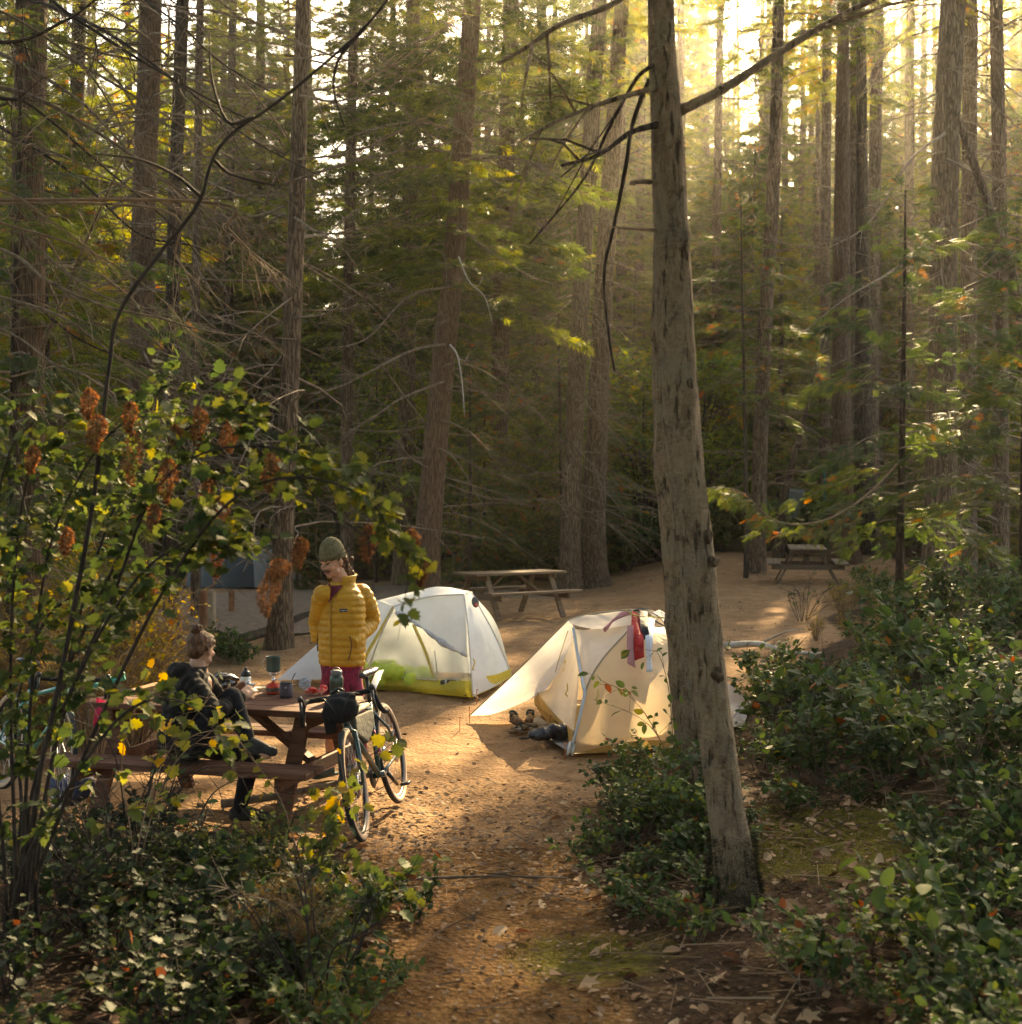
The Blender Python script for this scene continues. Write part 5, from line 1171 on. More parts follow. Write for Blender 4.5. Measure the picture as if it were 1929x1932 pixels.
    # sleeping bag and roll inside
    s = empty('sleeping_bag', (A.x-1.10, A.y+.85, .06), R(-16), 'puffy lime green sleeping bag seen through the tent net', 'sleeping bag')
    mb = MB(); g = random.Random(3)
    for k in range(26):
        x = -.55+1.15*g.random(); h = .13+.09*math.exp(-((x+.38)/.15)**2)+.08*math.exp(-((x-.10)/.2)**2)
        mb.ball((x, g.uniform(-.15, .15), h*g.uniform(.35, .7)), (.10, .12, h*.62), 12, 8)
    remesh('quilted_shell', mb, .014, noise_mat('lime', (.42, .56, .05), (.56, .68, .10), scale=14, rough=.5, bump=.8, bscale=22), s, it=2, noise=.035, nscale=9)
    s = empty('rolled_sandal', (*(q(855, 1296, 14.3)+O)[:2], .06), R(-12), 'dark sandals with pale straps inside the tent by the door', 'sandals')
    mb = MB(); mb.tube([(-.13, 0, .05), (-.05, .0, .07), (.05, 0, .06), (.15, 0, .035)], [.035, .045, .04, .025], 12); mb.build('sole', pm('sandal', (.06, .05, .04)), s)
    for x in (-.07, .06): MB().lathe([(.048, -.010), (.050, 0), (.048, .010)], (x, 0, .06), 16, 'X', cap=False).build('strap', pm('zip', (.6, .6, .55)), s)
tent1()
def tent2():
    K = Wp(1077, 1423, 10.86); K.z = .0; J = Vector((1.80, 11.25, .0)); Mb = Wp(1008, 1328, 13.2); Nb = Vector((1.55, 13.55, 0))
    O = Vector((K.x, K.y, 0)); q = lambda px, py, D: Wp(px, py, D)-O
    e = empty('tent', O, 0, 'tan translucent dome tent beside the big trunk with laundry on its roof', 'tent')
    k, j, mbk, nb = K-O, J-O, Mb-O, Nb-O
    pk = q(1190, 1151, 11.85); R1 = q(1072, 1170, 12.15); T2 = q(1244, 1162, 12.3); pf = q(1197, 1178, 11.55)
    poleK = [k, q(1086, 1389, 10.9), q(1104, 1308, 11.02), q(1134, 1248, 11.2), pf]
    pj0 = q(1236, 1172, 11.75); poleJ = [j, q(1345, 1330, 11.2), q(1325, 1255, 11.35), q(1285, 1200, 11.5), pj0]
    mid = [q(1215, 1404, 10.95)+Vector((0, 0, .03)), q(1215, 1385, 10.78), q(1215, 1310, 10.85), q(1215, 1240, 11.15), q(1216, 1170, 11.6)]
    patch([poleK, mid, poleJ], 22, 22, wr=.02).build('end_panel', tan_f, e)
    # roof cap between poles and brow pole
    patch([[R1, q(1080, 1178, 12.0), q(1130, 1187, 11.6), pf], [q(1110, 1160, 12.1), q(1130, 1160, 12.0), q(1160, 1160, 11.9), q(1208, 1158, 11.75)], [q(1150, 1158, 12.7), q(1180, 1152, 12.4), pk, q(1225, 1160, 11.8)]], 14, 12).build('roof_panel', cream, e)
    patch([[pf, q(1215, 1168, 11.6), pj0], [q(1208, 1157, 11.75), q(1225, 1158, 11.85), T2], [pk, q(1220, 1154, 12.2), T2+Vector((.1, .2, -.05))]], 10, 8).build('roof_gusset', cream, e)
    # side fly between pole and zip
    z1 = [q(1082, 1187, 12.0), q(1092, 1245, 11.6), q(1104, 1300, 11.05)]
    patch([z1, [q(1112, 1188, 11.85), q(1112, 1240, 11.4), q(1106, 1302, 11.04)], [pf, q(1137, 1246, 11.2), q(1106, 1304, 11.03)]], 14, 12, wr=.02).build('side_panel', cream, e)
    mb = MB(); mb.tube(catmull([q(1082, 1184, 12.0), q(1090, 1235, 11.65), q(1100, 1290, 11.1), q(1103, 1312, 10.98), q(1090, 1370, 10.85), k+Vector((0, 0, .02))], 24), [(.018, .006)]*24, 6); mb.build('zip_strip', pm('strip', (.42, .50, .55), rough=.6), e)
    # vestibule stretched to its peg
    Sx = Wp(886, 1353, 12.7)-O; Sx.z = .02
    patch([[R1, q(980, 1262, 12.35), Sx], [q(1086, 1186, 12.5), q(1010, 1275, 12.7), q(935, 1346, 12.75)], [q(1092, 1200, 12.95), q(1040, 1290, 13.0), q(1005, 1318, 13.05)]], 16, 12, wr=.015).build('vestibule', cream, e)
    # inner net wall and tub floor
    patch([[q(1084, 1190, 12.1), q(1092, 1280, 11.4), k+Vector((.03, .1, .16))], [q(1070, 1230, 12.5), q(1060, 1300, 12.1), q(1045, 1345, 11.95)], [q(1058, 1258, 12.9), q(1035, 1300, 13.0), mbk+Vector((0, 0, .14))]], 14, 12, wr=.015).build('inner_net', net2, e)
    mb = MB()
    patch([[k+Vector((.03, .1, .17)), q(1045, 1345, 11.95), mbk+Vector((0, 0, .16))], [k+Vector((.0, .08, .01)), Vector((-.02, 1.2, .01)), mbk]], 14, 6, mb=mb, wr=.02)
    patch([[k+Vector((.03, .02, .1)), q(1210, 1390, 11.0), j+Vector((0, .02, .12))], [k+Vector((.02, .0, .01)), q(1210, 1420, 11.05)-Vector((0, 0, .0)), j]], 14, 6, mb=mb, wr=.02)
    patch([[k, mbk], [j, nb]], 6, 6, mb=mb)
    mb.build('floor_tub', tub2, e)
    # far side
    patch([[q(1092, 1200, 12.95), q(1170, 1160, 12.7), T2+Vector((.1, .2, -.05))], [mbk+Vector((.2, .1, .6)), Vector((.6, 2.5, .7)), nb+Vector((0, -.3, .6))], [mbk+Vector((0, 0, .05)), Vector((.7, 2.6, .05)), nb]], 12, 10).build('back_panel', tan_f, e)
    Rx = Wp(1421, 1327, 13.5)-O
    patch([[T2, q(1330, 1250, 12.9), Rx], [q(1290, 1215, 12.0), q(1350, 1320, 12.6), q(1400, 1330, 13.2)], [q(1290, 1205, 11.55), j+Vector((0, .5, .5)), j+Vector((.2, .9, .05))]], 12, 10).build('far_vestibule', grey_f if False else cream, e)
    mb = MB()
    for P in (poleK, poleJ, [R1, q(1110, 1160, 12.1), pk, T2]): mb.tube(catmull(P, 26), .009, 8)
    mb.tube(catmull([R1, q(980, 1262, 12.35), Sx], 16), .007, 5)
    mb.build('pole', pole_g, e)
    mb = MB()
    for px, py, D in ((1066, 1245, 12.4), (1128, 1300, 11.0), (1070, 1290, 11.6)): mb.tube(catmull([q(px, py, D-.03), q(px+1, py+12, D-.05), q(px-3, py+20, D-.05), q(px+2, py+24, D-.05)], 8), .006, 5)
    mb.tube([q(1072, 1190, 12.3), q(1056, 1240, 12.6), q(1048, 1270, 12.7)], .004, 4); mb.build('toggle', cordm, e)
    mb = MB(); mb.tube([k+Vector((0, 0, .1)), k+Vector((-.02, -.05, .04)), k+Vector((-.03, -.06, 0))], .012, 6); mb.tube([k+Vector((.03, 0, .08)), k+Vector((.01, -.05, .0))], .012, 6); mb.build('stake_loop', pm('zip', (.6, .6, .55)), e)
    gsh = patch([[q(1068, 1418, 10.9)+Vector((0, 0, 0)), q(1030, 1392, 11.5), q(990, 1370, 12.1)], [k+Vector((.05, .4, 0)), q(1045, 1360, 12.0), q(1015, 1345, 12.7)]], 8, 6)
    gsh.v = [(a, b, .025) for a, b, c in gsh.v]; o = gsh.build('groundsheet', grey_f); o.location = O; tag(o, 'grey groundsheet spread under the tan tent', 'groundsheet')
    gs = patch([[j+Vector((-.1, .9, 0)), j+Vector((.3, 1.6, 0))], [j+Vector((.3, .75, 0)), Rx]], 4, 4); gs.v = [(a, b, .03+gz(O.x+a, O.y+b)) for a, b, c in gs.v]; o = gs.build('groundsheet', grey_f); o.location = O; tag(o, 'grey sheet corner sticking out right of the big trunk', 'groundsheet')
    for P, lb in ((Sx+O, 'peg holding the long left point of the tan tent'), (K+Vector((-.05, -.07, 0)), 'peg at the near corner of the tan tent'), (Gt(1126, 1379) if False else Wp(868, 1374, 12.1), 'upright peg alone in the dirt left of the tan tent'), (Wp(1037, 1320, 12.2), 'upright orange peg by the hiking shoes')):
        peg((P.x, P.y, gz(P.x, P.y)), lb)
    return O
O2 = tent2()

# laundry on the tan tent
def cloth(name, label, cat, rows, mat, wr=.02, nu=14, nv=12, parts=()):
    c = Wp(*rows[0][0]); e = empty(name, c, 0, label, cat)
    mb = patch([[Wp(*p)-c for p in r] for r in rows], nu, nv, wr=wr); o = mb.build('fabric', mat, e); s = o.modifiers.new('t', 'SOLIDIFY'); s.thickness = .006
    return e, c
red = fabric_mat('red_jersey', (.60, .035, .035), trans=.25, wr=.6, wscale=14, col2=(.42, .02, .02)); pink = fabric_mat('pink_sleeve', (.62, .34, .36), trans=.4, wr=.5, wscale=12)
e, c = cloth('red_jersey', 'red and pink cycling jersey draped over the top of the tan tent', 'jersey', [[(1193, 1152, 11.66), (1190, 1200, 11.10), (1186, 1250, 10.98)], [(1200, 1156, 11.62), (1204, 1200, 11.0), (1199, 1246, 10.9)], [(1206, 1160, 11.6), (1214, 1200, 11.02), (1216, 1240, 10.95)]], red, .03)
mb = patch([[Wp(*p)-c for p in r] for r in ([(1188, 1160, 11.6), (1160, 1172, 11.55), (1140, 1192, 11.45)], [(1190, 1152, 11.6), (1166, 1160, 11.6), (1138, 1186, 11.4)])], 12, 6, wr=.01); o = mb.build('sleeve', pink, e); s = o.modifiers.new('t', 'SOLIDIFY'); s.thickness = .012
mb = patch([[Wp(*p)-c for p in r] for r in ([(1184, 1180, 11.1), (1183, 1220, 10.98), (1184, 1252, 10.9)], [(1194, 1180, 11.05), (1195, 1225, 10.92), (1199, 1260, 10.86)])], 10, 6, wr=.01); o = mb.build('side_mesh', pink, e); s = o.modifiers.new('t', 'SOLIDIFY'); s.thickness = .008
cloth('black_shorts', 'black garment hanging between the red jersey and the striped one', 'shorts', [[(1206, 1150, 11.6), (1208, 1180, 11.15), (1213, 1208, 11.0)], [(1222, 1154, 11.6), (1223, 1180, 11.12), (1226, 1200, 11.02)]], fabric_mat('black_cloth', (.015, .016, .018), trans=.05, wr=.4, wscale=12), .01)
cloth('dark_clothing', 'black clothing bunched along the ridge of the tan tent', 'clothing', [[(1186, 1158, 11.75), (1205, 1150, 11.75), (1235, 1158, 11.75), (1254, 1172, 11.7)], [(1190, 1153, 11.95), (1210, 1146, 11.95), (1238, 1154, 11.95), (1256, 1170, 11.9)]], M['black_soft'], .02)
cloth('striped_shirt', 'pale blue striped shirt hanging beside the big tree trunk', 'shirt', [[(1224, 1164, 11.5), (1218, 1200, 11.02), (1220, 1240, 10.9), (1220, 1268, 10.85)], [(1236, 1168, 11.45), (1232, 1205, 10.95), (1228, 1240, 10.86), (1232, 1266, 10.8)]], noise_mat('stripes', (.42, .50, .60), (.78, .80, .83), scale=2, stretch=(40, 1, 1), rough=.8, bump=.3, detail=1), .02)
cloth('white_sock', 'white and black striped garment at the right end of the tent ridge', 'clothing', [[(1232, 1156, 11.7), (1246, 1164, 11.6), (1254, 1178, 11.5)], [(1245, 1150, 11.75), (1258, 1160, 11.65), (1266, 1175, 11.6)]], noise_mat('stripes2', (.05, .05, .05), (.75, .72, .70), scale=2, stretch=(30, 30, 1), rough=.8, bump=.3, detail=1), .01)
o = MB().tube(catmull([Wp(1180, 1150, 11.5)-O2, Wp(1196, 1160, 11.45)-O2, Wp(1210, 1163, 11.4)-O2, Wp(1240, 1164, 11.5)-O2, Wp(1258, 1166, 11.6)-O2], 14), .006, 5).build('clothes_line', cordm); o.location = O2; tag(o, 'yellow cord tied across the laundry on the tan tent', 'cord')

# shoes and bag by the door
M['shoe_brown'] = noise_mat('shoe_brown', (.10, .05, .025), (.22, .12, .06), scale=25, rough=.8); M['shoe_dark'] = noise_mat('shoe_dark', (.015, .03, .025), (.04, .06, .05), scale=20, rough=.8)
def shoe(loc, rz, label, group, up=True):
    e = empty('hiking_shoe', loc, rz, label, 'shoe', group)
    mb = MB(); mb.ball((.08, 0, .045), (.075, .045, .04)); mb.ball((0, 0, .05), (.09, .04, .05)); mb.ball((-.08, 0, .06), (.055, .04, .06)); remesh('upper', mb, .006, M['shoe_brown'], e, it=2)
    mb = MB(); mb.tube([(-.12, 0, .015), (-.04, 0, .013), (.06, 0, .013), (.145, 0, .02)], [(.032, .016), (.035, .014), (.045, .014), (.02, .012)], 12, flat=(0, 1, 0)); mb.build('sole', black_soft, e)
    mb = MB(); mb.tube(catmull([(-.03, .035, .09), (-.10, .03, .12), (-.115, 0, .125), (-.10, -.03, .12), (-.03, -.035, .09)], 14), .012, 6); mb.build('collar', M['shoe_dark'], e)
    mb = MB()
    for k in range(4): mb.tube([(.0+.022*k, -.025, .095-.006*k), (.01+.022*k, .025, .095-.006*k)], .004, 5)
    mb.build('laces', cordm, e)
    e.scale = (.85, .85, .85)
    return e
p = Wp(973, 1352, 12.15); shoe((p.x, p.y, .03), R(-70), 'left one of two hiking shoes standing by the tent door', 'hiking shoes'); p = Wp(1000, 1350, 12.2); shoe((p.x, p.y, .03), R(-95), 'right one of two hiking shoes standing by the tent door', 'hiking shoes')
p = Wp(1046, 1398, 11.35); e = empty('dry_bag', (p.x, p.y, .03), R(12), 'black nylon bag lying at the door of the tan tent', 'bag')
mb = MB()
for x, r in ((-.15, .05), (-.08, .075), (0, .085), (.08, .08), (.14, .06)): mb.ball((x, random.uniform(-.01, .01), r*.8), (.07, .09, r*.85))
remesh('bag_body', mb, .009, noise_mat('nylon', (.012, .014, .016), (.03, .033, .036), scale=12, rough=.4, bump=.6), e, it=2, noise=.022, nscale=12)
mb = MB(); mb.tube(catmull([(-.18, -.03, .05), (-.26, -.06, .03), (-.30, .02, .02), (-.22, .05, .02)], 14), .008, 5); mb.build('strap', black_soft, e)
p = Wp(1010, 1375, 11.9); e = empty('crumpled_sock', (p.x, p.y, .025), 0, 'crumpled khaki clothing lying between shoes and black bag', 'clothing')
mb = MB()
for k in range(14): mb.ball((random.uniform(-.22, .2), random.uniform(-.12, .12), random.uniform(0, .03)), (random.uniform(.04, .09), random.uniform(.02, .05), .022))
remesh('fabric', mb, .008, noise_mat('khaki2', (.13, .085, .045), (.24, .17, .10), scale=14, rough=.9, bump=.6), e, it=1, noise=.03, nscale=18)
p = Wp(985, 1376, 11.9); e = empty('sandal', (p.x, p.y, .02), R(60), 'flat grey sandal lying in the dirt left of the black bag', 'sandal')
MB().tube([(-.12, 0, .012), (-.04, 0, .012), (.05, 0, .012), (.13, 0, .012)], [(.03, .012), (.034, .012), (.042, .012), (.02, .01)], 12, flat=(0, 1, 0)).build('sole', pm('sandal_grey', (.15, .13, .11)), e)
mb = MB(); mb.tube(catmull([(.04, -.04, .02), (.03, 0, .06), (.04, .04, .02)], 8), .008, 5); mb.tube(catmull([(-.05, -.035, .02), (-.05, 0, .07), (-.05, .035, .02)], 8), .008, 5); mb.build('strap', M['shoe_dark'], e)

# ------------------------------------------------------------------ far tent, posts, log edging, stump
def far_tent():
    e = empty('tent', (-6.75, 33.5, gz(-6.75, 33.5)), R(10), 'far grey and navy dome tent across the road', 'tent'); g1 = fabric_mat('far_grey', (.36, .39, .40), trans=.3); g2 = fabric_mat('far_navy', (.05, .065, .075), trans=.15)
    n = 24; m = 10
    for part, (a0, a1), mt in (('canopy', (0, .34), g2), ('window_panel', (.34, .5), g1), ('side_panel', (.5, .78), g2), ('end_panel', (.78, 1), g1)):
        mb = MB(); vs = []; k0 = 8
        for i in range(k0+1):
            a = 2*math.pi*(a0+(a1-a0)*i/k0)
            for j in range(m+1):
                t = j/m*math.pi/2; rr = math.cos(t)**.75; vs.append((math.cos(a)*1.45*rr, math.sin(a)*1.0*rr, 1.15*math.sin(t)))
        mb.add(vs, [(i*(m+1)+j, (i+1)*(m+1)+j, (i+1)*(m+1)+j+1, i*(m+1)+j+1) for i in range(k0) for j in range(m)]); mb.build(part, mt, e)
    mb = MB()
    for a in (.2, 1.2, 2.3, 3.3, 4.2, 5.3): mb.tube([(math.cos(a)*1.46*math.cos(t)**.75, math.sin(a)*1.01*math.cos(t)**.75, 1.16*math.sin(t)) for t in [k/8*math.pi/2*.98 for k in range(9)]], .012, 5)
    mb.build('pole', pm('pole_red', (.45, .12, .05)), e)
far_tent()
for px, py, h, lb in ((437, 1156, .42, 'short orange brown wooden post standing beside the road'), (400, 1188, .62, 'taller pale wooden post behind the seated head'), (384, 1186, .60, 'orange brown wooden post left of the pale one')):
    p = Gt(px, py); mb = MB(); mb.box((0, 0, h/2), (.11, .10, h), R(random.uniform(-20, 20)), .012); mb.box((0, 0, h+.012), (.07, .065, .025), R(0), .01)
    o = mb.build('wooden_post', noise_mat('post%d' % px, (.16, .07, .035) if 'orange' in lb else (.26, .19, .12), (.30, .13, .06) if 'orange' in lb else (.4, .3, .2), scale=8, stretch=(3, 3, 1)), smooth=False); o.location = p; tag(o, lb, 'post', 'wooden posts by the road')
a, b, c = Gt(448, 1212), Gt(520, 1190), Gt(600, 1160); mb = MB(); P = [(0, 0, .03), b-a+Vector((0, 0, .04)), c-a+Vector((0, 0, .03)), c-a+Vector((1.2, 1.5, .03))]
mb.tube(catmull(P, 30), .075, 10, jit=.06); o = mb.build('edging_log', M['bark_dark']); o.location = a; tag(o, 'dark log lying along the edge of the road', 'log')
def stump(px, py, D, r, h, label):
    p = Wp(px, py, D); p.z = gz(p.x, D)-.05; e = empty('tree_stump', p, 0, label, 'stump'); mb = MB(); vs = []; n = 22
    prof = [(1.35, 0), (1.1, .2), (1, .6), (.98, 1), (.8, 1.0), (.74, .75), (.3, .72)]
    for i, (a, z) in enumerate(prof):
        for k in range(n):
            t = 2*math.pi*k/n; jag = .16*h*mnoise.noise(Vector((k*.9, 3, 1))) if i in (3, 4) else 0; q = r*a*(1+.1*mnoise.noise(Vector((math.cos(t)*2, math.sin(t)*2, z*2))))
            vs.append((math.cos(t)*q, math.sin(t)*q, z*h+jag))
    mb.add(vs, [(i*n+k, i*n+(k+1) % n, (i+1)*n+(k+1) % n, (i+1)*n+k) for i in range(6) for k in range(n)]+[tuple(6*n+k for k in range(n))])
    mb.build('stump_wood', noise_mat('rot_wood', (.012, .008, .006), (.06, .035, .018), scale=7, stretch=(3, 3, 1), rough=.95, bump=.8), e)
    mo = MB(); me = np_mesh('moss_cap', [(*scatter(L_BLADE, np.stack([r*1.05*np.cos(np.linspace(0, 6.28, 900)*1), r*1.05*np.sin(np.linspace(0, 6.28, 900)), rng.uniform(.1*h, h, 900)], -1), np.stack([np.cos(np.linspace(0, 6.28, 900)), np.sin(np.linspace(0, 6.28, 900)), rng.normal(.3, .5, 900)], -1), rng.normal(0, 1, (900, 3)), np.full(900, .06), rng.uniform(0, 1, 900)), 0)], [M['moss']])
    link(bpy.data.objects.new('moss_cap', me), e)
stump(1700, 1170, 15.2, .24, .42, 'rotten black stump with a hollow top among the right bushes')
stump(1655, 1215, 13.2, .16, .3, 'lower mossy stump in front of the rotten black one')
p = Gt(1370, 1225); mb = MB(); mb.tube(catmull([(0, 0, .05), (.35, -.5, .12), (.6, -1.2, .10), (.95, -1.9, .14)], 20), [.05-.03*i/19 for i in range(20)], 8, jit=.1); mb.tube([(.35, -.5, .12), (.7, -.6, .3), (.9, -.8, .35)], [.02, .012, .005], 5)
o = mb.build('fallen_branch', M['twig_pale']); o.location = p; tag(o, 'pale fallen branch lying right of the big trunk', 'branch')
mb = MB(); p = Gt(740, 1668); mb.tube(catmull([(0, 0, .02), (.25, -.02, .035), (.55, .03, .03), (.95, 0, .03)], 18), [.012-.007*i/17 for i in range(18)], 6, jit=.15); mb.tube([(.5, .03, .03), (.7, .12, .04)], [.006, .003], 5)
o = mb.build('fallen_stick', M['twig']); o.location = p; tag(o, 'long thin stick lying across the foreground path', 'branch')
p = Gt(520, 1520); mb = MB(); mb.tube(catmull([(-.35, -.1, .03), (0, 0, .06), (.4, .12, .12), (.75, .22, .2)], 16), [.03-.012*i/15 for i in range(16)], 7, jit=.1); o = mb.build('fallen_branch', M['twig']); o.location = p; tag(o, 'short thick stick on the ground below the front bench', 'branch')
# things hung in the far trees
for px, py, D, h, c_, lb in ((1556, 915, 31, .75, (.03, .16, .17), 'narrow teal cloth strip hanging beside the far cedar trunks'), (1500, 950, 36, .75, (.16, .19, .19), 'grey tarp sheet hung between far trunks above the right picnic table')):
    c = Wp(px, py, D); w = .06 if px > 1540 else .55; o = patch([[(-w/2, 0, h/2), (0, .02, h/2+.03), (w/2, 0, h/2)], [(-w*.45, 0, 0), (0, .05, 0), (w*.5, 0, 0)], [(-w/2, 0, -h/2), (0, 0, -h*.55), (w*.4, 0, -h/2)]], 8, 8, wr=.03).build('hanging_cloth', fabric_mat('hc%d' % px, c_, trans=.3)); o.location = c; s = o.modifiers.new('t', 'SOLIDIFY'); s.thickness = .01; tag(o, lb, 'cloth')
# ------------------------------------------------------------------ people
skin = noise_mat('skin', (.42, .22, .14), (.52, .29, .19), scale=30, rough=.5, bump=.04, spec=.35)
skin2 = skin
hair_br = noise_mat('hair_brown', (.05, .025, .012), (.20, .10, .045), scale=60, rough=.55, bump=.8, bscale=140, stretch=(1, 1, .3))
hair_lt = noise_mat('hair_auburn', (.045, .018, .008), (.17, .075, .03), scale=50, rough=.5, bump=.8, bscale=140, stretch=(1, 1, .3))
def head_frame(c, yaw, pitch=0, roll=0):
    "yaw: direction of the face in the ground plane (radians from +X); pitch down positive"
    return Matrix.Translation(c)@Matrix.Rotation(yaw-math.pi/2, 4, 'Z')@Matrix.Rotation(-pitch, 4, 'X')@Matrix.Rotation(roll, 4, 'Y')
def head_prims(mb, Mx, s=1.):
    r3 = Mx.to_3x3()
    def b(p, r): mb.ball(Mx@(Vector(p)*s), tuple(q*s for q in r), 16, 11, rot=r3)
    def c(p, q, r0, r1): mb.cap2(Mx@(Vector(p)*s), Mx@(Vector(q)*s), r0*s, r1*s, 10)
    b((0, -.012, .035), (.075, .094, .088)); b((0, .012, -.01), (.066, .078, .085)); b((0, .035, -.055), (.050, .052, .052)); b((0, .066, -.088), (.022, .020, .018))
    c((-.042, .028, -.062), (.042, .028, -.062), .026, .026)
    c((0, .080, .022), (0, .096, -.014), .009, .012); b((-.013, .095, -.020), (.009, .010, .007)); b((.013, .095, -.020), (.009, .010, .007))
    c((-.045, .072, .036), (-.014, .084, .034), .010, .010); c((.045, .072, .036), (.014, .084, .034), .010, .010)
    b((-.042, .066, -.018), (.020, .018, .018)); b((.042, .066, -.018), (.020, .018, .018))
    for sg in (-1, 1): b((sg*.078, -.012, -.004), (.010, .020, .032)); c((sg*.077, -.004, -.03), (sg*.072, -.002, -.034), .008, .006)
def head_bits(par, Mx, s=1., moustache=False):
    r3 = Mx.to_3x3(); P = lambda *p: Mx@(Vector(p)*s)
    mb = MB()
    for sg in (-1, 1): mb.ball(P(sg*.030, .081, .014), (.011*s, .006*s, .004*s), 10, 7, rot=r3)
    mb.build('eye', pm('eye', (.03, .02, .015), rough=.2), par)
    mb = MB()
    for sg in (-1, 1): mb.tube([P(sg*.014, .092, .036), P(sg*.028, .087, .040), P(sg*.040, .079, .036)], [.0025*s, .0035*s, .002*s], 6)
    mb.build('eyebrow', hair_br, par)
    mb = MB(); mb.tube(catmull([P(-.027, .078, -.050), P(-.012, .089, -.054), P(0, .092, -.055), P(.012, .089, -.054), P(.027, .078, -.050)], 11), [.002]+[.0052*s]*9+[.002], 7); mb.build('lips', pm('lips', (.36, .13, .10), rough=.45), par)
    if moustache:
        mb = MB(); mb.tube(catmull([P(-.034, .074, -.046), P(-.018, .092, -.037), P(0, .099, -.034), P(.018, .092, -.037), P(.034, .074, -.046)], 15), [.003]+[.0075*s]*13+[.003], 8, jit=.15); mb.build('moustache', hair_br, par)
def hand_prims(mb, w, d, up, spread=1., curl=.6, L=.18, thumb=1):
    "w wrist, d towards the fingers, up = back of the hand"
    d = Vector(d).normalized(); up = Vector(up); up = (up-d*up.dot(d)).normalized(); sd_ = d.cross(up); w = Vector(w)
    mb.cap2(w, w+d*.035, .026, .028, 10)
    pc = w+d*.06
    for k in (-1.5, -.5, .5, 1.5): mb.cap2(w+d*.02+sd_*k*.014, w+d*.09+sd_*k*.020, .0145, .0115, 8)
    for k, ln in ((-1.5, .062), (-.5, .078), (.5, .082), (1.5, .072)):
        a = w+d*.09+sd_*k*.0205; p = a; dd = d.copy()
        for j, f in enumerate((.45, .32, .25)):
            dd = (dd*math.cos(curl*.6+.1*j)-up*math.sin(curl*.6+.1*j)).normalized(); q = p+dd*ln*f; mb.cap2(p, q, .0095-.001*j, .0088-.001*j, 7); p = q
            up2 = up
    t0 = w+d*.03+sd_*thumb*.026; t1 = t0+(d*.6+sd_*thumb*.5-up*.5).normalized()*.036; t2 = t1+(d*.85-up*.5-sd_*thumb*.1).normalized()*.03
    mb.cap2(t0, t1, .013, .011, 8); mb.cap2(t1, t2, .010, .008, 8)

def ring_loft(mb, rings, n=40, baffle=0, mi=0, cap=True):
    "rings: (centre, rx, ry, yaw)"
    vs = []
    for c, rx, ry, yaw in rings:
        for k in range(n):
            a = 2*math.pi*k/n; x = math.cos(a)*rx; y = math.sin(a)*ry; e = 1
            vs.append(Vector(c)+Vector((x*math.cos(yaw)-y*math.sin(yaw), x*math.sin(yaw)+y*math.cos(yaw), 0)))
    m = len(rings); fs = [(i*n+k, i*n+(k+1) % n, (i+1)*n+(k+1) % n, (i+1)*n+k) for i in range(m-1) for k in range(n)]
    if cap: fs += [tuple(range(n))[::-1], tuple((m-1)*n+k for k in range(n))]
    mb.add(vs, fs, mi)
def interp_rings(keys, step, baf, depth, wav=.0, nb=40):
    zs = [k[0][2] for k in keys]; z = zs[0]; out = []; z1 = zs[-1]; n = int((z1-z)/step)
    for i in range(n+1):
        t = zs[0]+(z1-zs[0])*i/n
        v = [np.interp(t, zs, [k[j] if j else 0 for k in keys]) for j in (1, 2, 3)]; cx = np.interp(t, zs, [k[0][0] for k in keys]); cy = np.interp(t, zs, [k[0][1] for k in keys])
        ph = abs(math.sin(math.pi*(t-zs[0])/baf)) ; d = depth*(ph**.5-.7)
        out.append(((cx, cy, t), v[0]+d, v[1]+d, v[2]))
    return out
def sleeve(mb, pts, rad, baf, depth, n=22, m=90):
    C = catmull(pts, m); L = [0]
    for i in range(1, m): L.append(L[-1]+(C[i]-C[i-1]).length)
    rr = []
    for i in range(m):
        t = i/(m-1)*(len(rad)-1); k = min(int(t), len(rad)-2); r = rad[k]+(rad[k+1]-rad[k])*(t-k)
        rr.append(r+depth*(abs(math.sin(math.pi*L[i]/baf))**.5-.7))
    mb.tube(C, rr, n)

